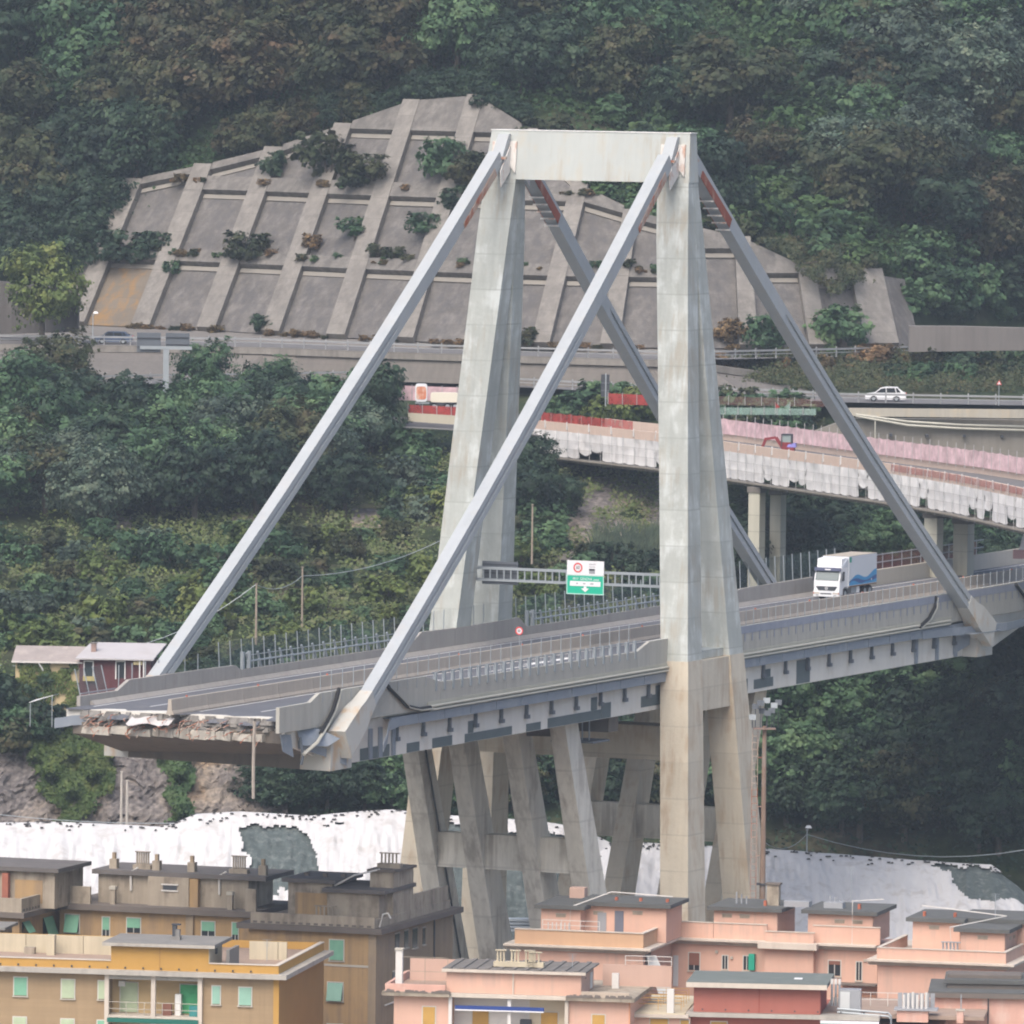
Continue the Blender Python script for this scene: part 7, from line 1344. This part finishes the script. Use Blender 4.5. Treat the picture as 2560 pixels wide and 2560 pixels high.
zr_ = D.front(Z2(1440, 1772), -.3)[1]; D.box('terrace_wall', surf('greyed_terrace', (.50, .42, .34), .92, .1, .5, streak=.3), p1+.1, xR, -.45, -.2, zd+.3, zr_); D.box('back_terrace_wall', PNK_SHADED, p1+.5, xR+2, 7.5, 7.7, zd+.3, zr_+1.2)
railing(D, p1+2.2, xR+2, 7.4, zr_+1.2, .7, WPIPE); railing(D, xL, p0-.5, 3.5, zd+.34, 2.1, OLDC)
rw = random.Random(5); sm = MB()
for k in range(60): t = rw.random(); x_ = xL-.6+t*(bx0-xL+.5) if rw.random() < .55 else bx1+t*(xR-bx1); h = rw.uniform(.05, .2); sm.hexa([(x_, -.74, zd+.26), (x_+.35, -.74, zd+.26), (x_+.3, -.5, zd+.26), (x_, -.5, zd+.26), (x_+.05, -.72, zd+.3+h), (x_+.28, -.72, zd+.3+h), (x_+.25, -.55, zd+.3+h), (x_+.05, -.55, zd+.3+h)])
sm.build('black_moss_crust', EAVE, D.r)
for a, b_, mt in ((Z2(518, 1845), Z2(578, 1990), SH_Y), (Z2(1370, 1885), Z2(1432, 1990), SH_Y)): D.win(a, b_, 0, mt)
D.win(Z2(768, 1860), Z2(848, 1990), 1.5, SH_Y, sill=False); D.win(Z2(1112, 1872), Z2(1195, 1990), 1.5, SH_Y, sill=False)
aw = D.box('blue_awning', surf('navy_awning', (.03, .06, .22), .8), bx0+.4, bx0+7, -.55, -.3, D.front(Z2(800, 1856))[1], D.front(Z2(800, 1838))[1]); D.box('awning_edge', SIGN_WHITE, bx0+.4, bx0+7, -.57, -.551, D.front(Z2(800, 1862))[1], D.front(Z2(800, 1856))[1], aw)
for x in (bx0, D.front(Z2(955, 1850))[0], bx1): D.box('loggia_pillar', WPIPE if x < bx1 else MOLD, x-.13, x+.13, -.3, 0, 0, zd)
D.box('balcony_slab', MOLD, bx0, bx1, -.4, 1.5, zd-3.1, zd-2.95); xg, zg = D.front(Z2(1035, 1930), 1); D.box('terrace_heater', DARK, xg-.4, xg+.4, .8, 1.3, zg-.5, zg+.3); D.box('plant_pot', surf('terracotta2', (.35, .13, .08), .8), bx0+1.0, bx0+1.6, .2, .6, zd-2.95, zd-2.2)
D.box('orange_downpipe', surf('orange_corner', (.60, .30, .18), .9), xR-.08, xR+.02, -.06, 0, 0, zd-.02)

# ---- red penthouse block
E_ = Block('red_penthouse_block', 'low block with brick red penthouse and green grey roof in the foreground', Z3(905, 1885), 25.2, 6)
ze = 25.2; rx0 = E_.front(Z3(270, 1800))[0]; zt = E_.front(Z3(600, 1742))[1]
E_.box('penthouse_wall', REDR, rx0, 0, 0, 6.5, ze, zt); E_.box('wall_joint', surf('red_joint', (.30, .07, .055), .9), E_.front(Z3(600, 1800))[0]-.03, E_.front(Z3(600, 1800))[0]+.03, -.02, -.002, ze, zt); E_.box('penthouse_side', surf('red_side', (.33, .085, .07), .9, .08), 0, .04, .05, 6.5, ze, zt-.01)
rf = E_.box('penthouse_roof', ROOFGR, rx0-.5, .55, -.7, 7, zt, zt+.3); E_.box('roof_fascia', MOLD, rx0-.5, .55, -.76, -.705, zt-.1, zt+.26, rf); E_.box('skylight', SIGN_WHITE, rx0+7.2, rx0+7.8, 2.5, 3.1, zt+.3, zt+.36, rf)
lx0 = E_.front(Z3(-180, 1870))[0]; E_.box('wall', surf('red_brown_base', (.36, .12, .09), .9, .08), rx0-.2, .3, .3, 12, 0, ze-.2); E_.box('wall', PNK, lx0, rx0-.2, -.5, 12, 0, ze-.4); E_.box('wall', PNK, .3, 9, .8, 12, 0, ze-.8)
E_.box('cornice', CORN, rx0-.5, 4.4, -.5, 1.2, ze-.32, ze-.02); E_.box('cornice', MOLD, lx0-.2, rx0-.3, -1.0, 6, ze-.4, ze-.15); E_.box('roof_terrace', TILE, .05, 12, 1.2, 12, ze-.3, ze-.02); E_.box('roof_terrace', CREAMW, lx0, rx0-.55, -.9, 11, ze-.15, ze-.05)
for k in range(9): E_.box('drain_spout', DARK, rx0+.6+1.7*k, rx0+.72+1.7*k, -.03, -.003, ze+.15, ze+.25)
YRAIL = surf('ochre_rail', (.50, .30, .10), .8)
for k in range(4): y_ = 1+2.2*k; railing(E_, lx0+.5, rx0-1.0, y_, ze-.05, .9, YRAIL)
E_.box('white_pillar', WPIPE, lx0+4.7, lx0+5.2, -.8, -.3, ze-.4, ze+1.7); E_.box('white_pillar', WPIPE, lx0+.3, lx0+.8, 2.5, 3.0, ze-.4, ze+2.4); E_.win(Z3(52, 1905), Z3(140, 1990), -.5, SH_Y); E_.win(Z3(205, 1912), Z3(245, 1990), -.5, SH_Y); E_.win(Z3(358, 1920), Z3(436, 1990), .3, SH_Y)
hv = E_.box('air_conditioner', SIGN_GREY, 1.3, 2.9, 1.2, 2.4, ze, ze+1.75); E_.box('unit_door', SH_W, 1.4, 2.1, 1.17, 1.199, ze+.2, ze+1.6, hv)
for k in range(3): MB().tube([(.75+.28*k, 1.6, ze+.5), (.75+.28*k, 1.6, zt+.1)], .09, 6).build('steel_flue', GALV, E_.r); MB().tube([(.75+.28*k, 1.6, zt+.1), (.75+.28*k, 1.6, zt+.5)], .12, 6).build('flue_cowl', WPIPE, E_.r)
for dy in (0, .25): MB().tube([(1.2, .9, ze+.12+dy), (5.0, .8, ze-.1+dy), (5.2, .6, ze-.3+dy), (5.2, .6, ze-2)], .08, 6).build('silver_pipe', GALV, E_.r)
pk = E_.box('pink_plinth', PNKO, 5.6, 7.9, .9, 1.8, ze-.5, ze+.35); fl = E_.box('flue_tray', SIGN_GREY, 5.4, 8.6, .7, 2.2, ze+.36, ze+.5)
for k in range(6): MB().tube([(6.1+.33*k, 1.1, ze+.5), (6.1+.33*k, 1.1, ze+1.5+.1*(k % 3))], .1, 6).build('flue', WPIPE, E_.r)
for k in range(7): E_.box('screen_slat', SIGN_GREY, 5.6+.4*k, 5.92+.4*k, 1.9, 1.95, ze+.5, ze+1.55)
railing(E_, 2.0, 11, 6.5, ze, 1.0, WPIPE); E_.box('pink_post', PNKO, 10.0, 10.5, 1.0, 1.5, ze-.5, ze+.4); E_.box('post_cap', SILL, 9.92, 10.58, .92, 1.58, ze+.4, ze+.5); MB().tube([(10.3, 1.2, ze+.5), (10.3, 1.2, ze+1.6)], .05, 6).build('grey_post', GALV, E_.r)
E_.box('green_awning', surf('teal_awning', (.05, .28, .22), .8), 4.5+.2-4.6, 4.4, -.9, -.55, ze-1.0, ze-.55); E_.box('white_fascia', SIGN_WHITE, 0.1, 4.4, -.95, -.5, ze-.54, ze-.36)
# ---- weathered pink block at the right edge
H_ = Block('weathered_pink_block', 'weathered pink block with double dark roof at bottom right corner', Z3(1475, 1932), 24.0, 4)
zt = H_.front(Z3(1600, 1795))[1]; H_.box('wall', PNKO, 0, 16, 0, 8, 0, zt); r1 = H_.box('roof', ROOFD, -.4, 16, -.4, 8.4, zt, zt+.4); H_.box('roof_fascia', EAVE, -.4, 16, -.45, -.405, zt-.05, zt+.3, r1)
u0 = H_.front(Z3(1545, 1710), 2.2)[0]; r2 = H_.box('upper_roof_base', EAVE, u0, 16, 2.2, 7.5, zt+.4, zt+.75); H_.box('upper_roof', ROOFD, u0-.2, 16, 2.0, 7.8, zt+.76, zt+1.05); H_.box('downpipe', DARK, H_.front(Z3(1752, 1850))[0]-.05, H_.front(Z3(1752, 1850))[0]+.05, -.12, -.02, 10, zt)
H_.box('upper_vent', EAVE, u0, u0+5.5, 3.2, 6, zt+1.06, zt+1.3)
# ground between the buildings
# ------------------------------------------------------------------ tell look-alikes apart by their order in the picture
def ordinal(n):
    o = ['', 'first', 'second', 'third', 'fourth', 'fifth', 'sixth', 'seventh', 'eighth', 'ninth', 'tenth', 'eleventh', 'twelfth', 'thirteenth', 'fourteenth', 'fifteenth', 'sixteenth', 'seventeenth', 'eighteenth', 'nineteenth', 'twentieth']
    if n <= 20: return o[n]
    t = {2: 'twenty', 3: 'thirty', 4: 'forty', 5: 'fifty', 6: 'sixty', 7: 'seventy'}[n//10]
    return t+'-'+o[n % 10] if n % 10 else t[:-1]+'ieth'
same = {}
for o in scene.objects:
    if o.parent is None and o.get('label'): same.setdefault(o['label'], []).append(o)
for lab, L_ in same.items():
    if len(L_) < 2 or len(L_) > 79: continue
    L_.sort(key=lambda o: img(np.array(o.location))[0])
    for k, o in enumerate(L_): o['label'] = ('%s median barrier block of the viaduct counted from the broken deck edge' % ordinal(k+1)) if 'median barrier' in lab else lab+', '+ordinal(k+1)+' from left'
# ------------------------------------------------------------------ the air
if HAZE_DENSITY > 0:
    hb = MB().box(-420, 420, -30, 1800, -8, 330).mesh('haze', None) if False else None
    me = bpy.data.meshes.new('haze'); mbx = MB().box(-420, 420, -30, 1800, -8, 420); me.from_pydata(mbx.v, [], mbx.f); me.update()
    hz = link('haze', me); tag(hz, None, None, None, 'stuff')
    hm = bpy.data.materials.new('haze_air'); hm.use_nodes = True; hn = hm.node_tree.nodes; hn.clear()
    ho = hn.new('ShaderNodeOutputMaterial'); hv = hn.new('ShaderNodeVolumePrincipled'); hv.inputs['Color'].default_value = (.76, .88, 1.0, 1); hv.inputs['Density'].default_value = HAZE_DENSITY; hv.inputs['Anisotropy'].default_value = .2
    hm.node_tree.links.new(hv.outputs[0], ho.inputs['Volume']); me.materials.append(hm)
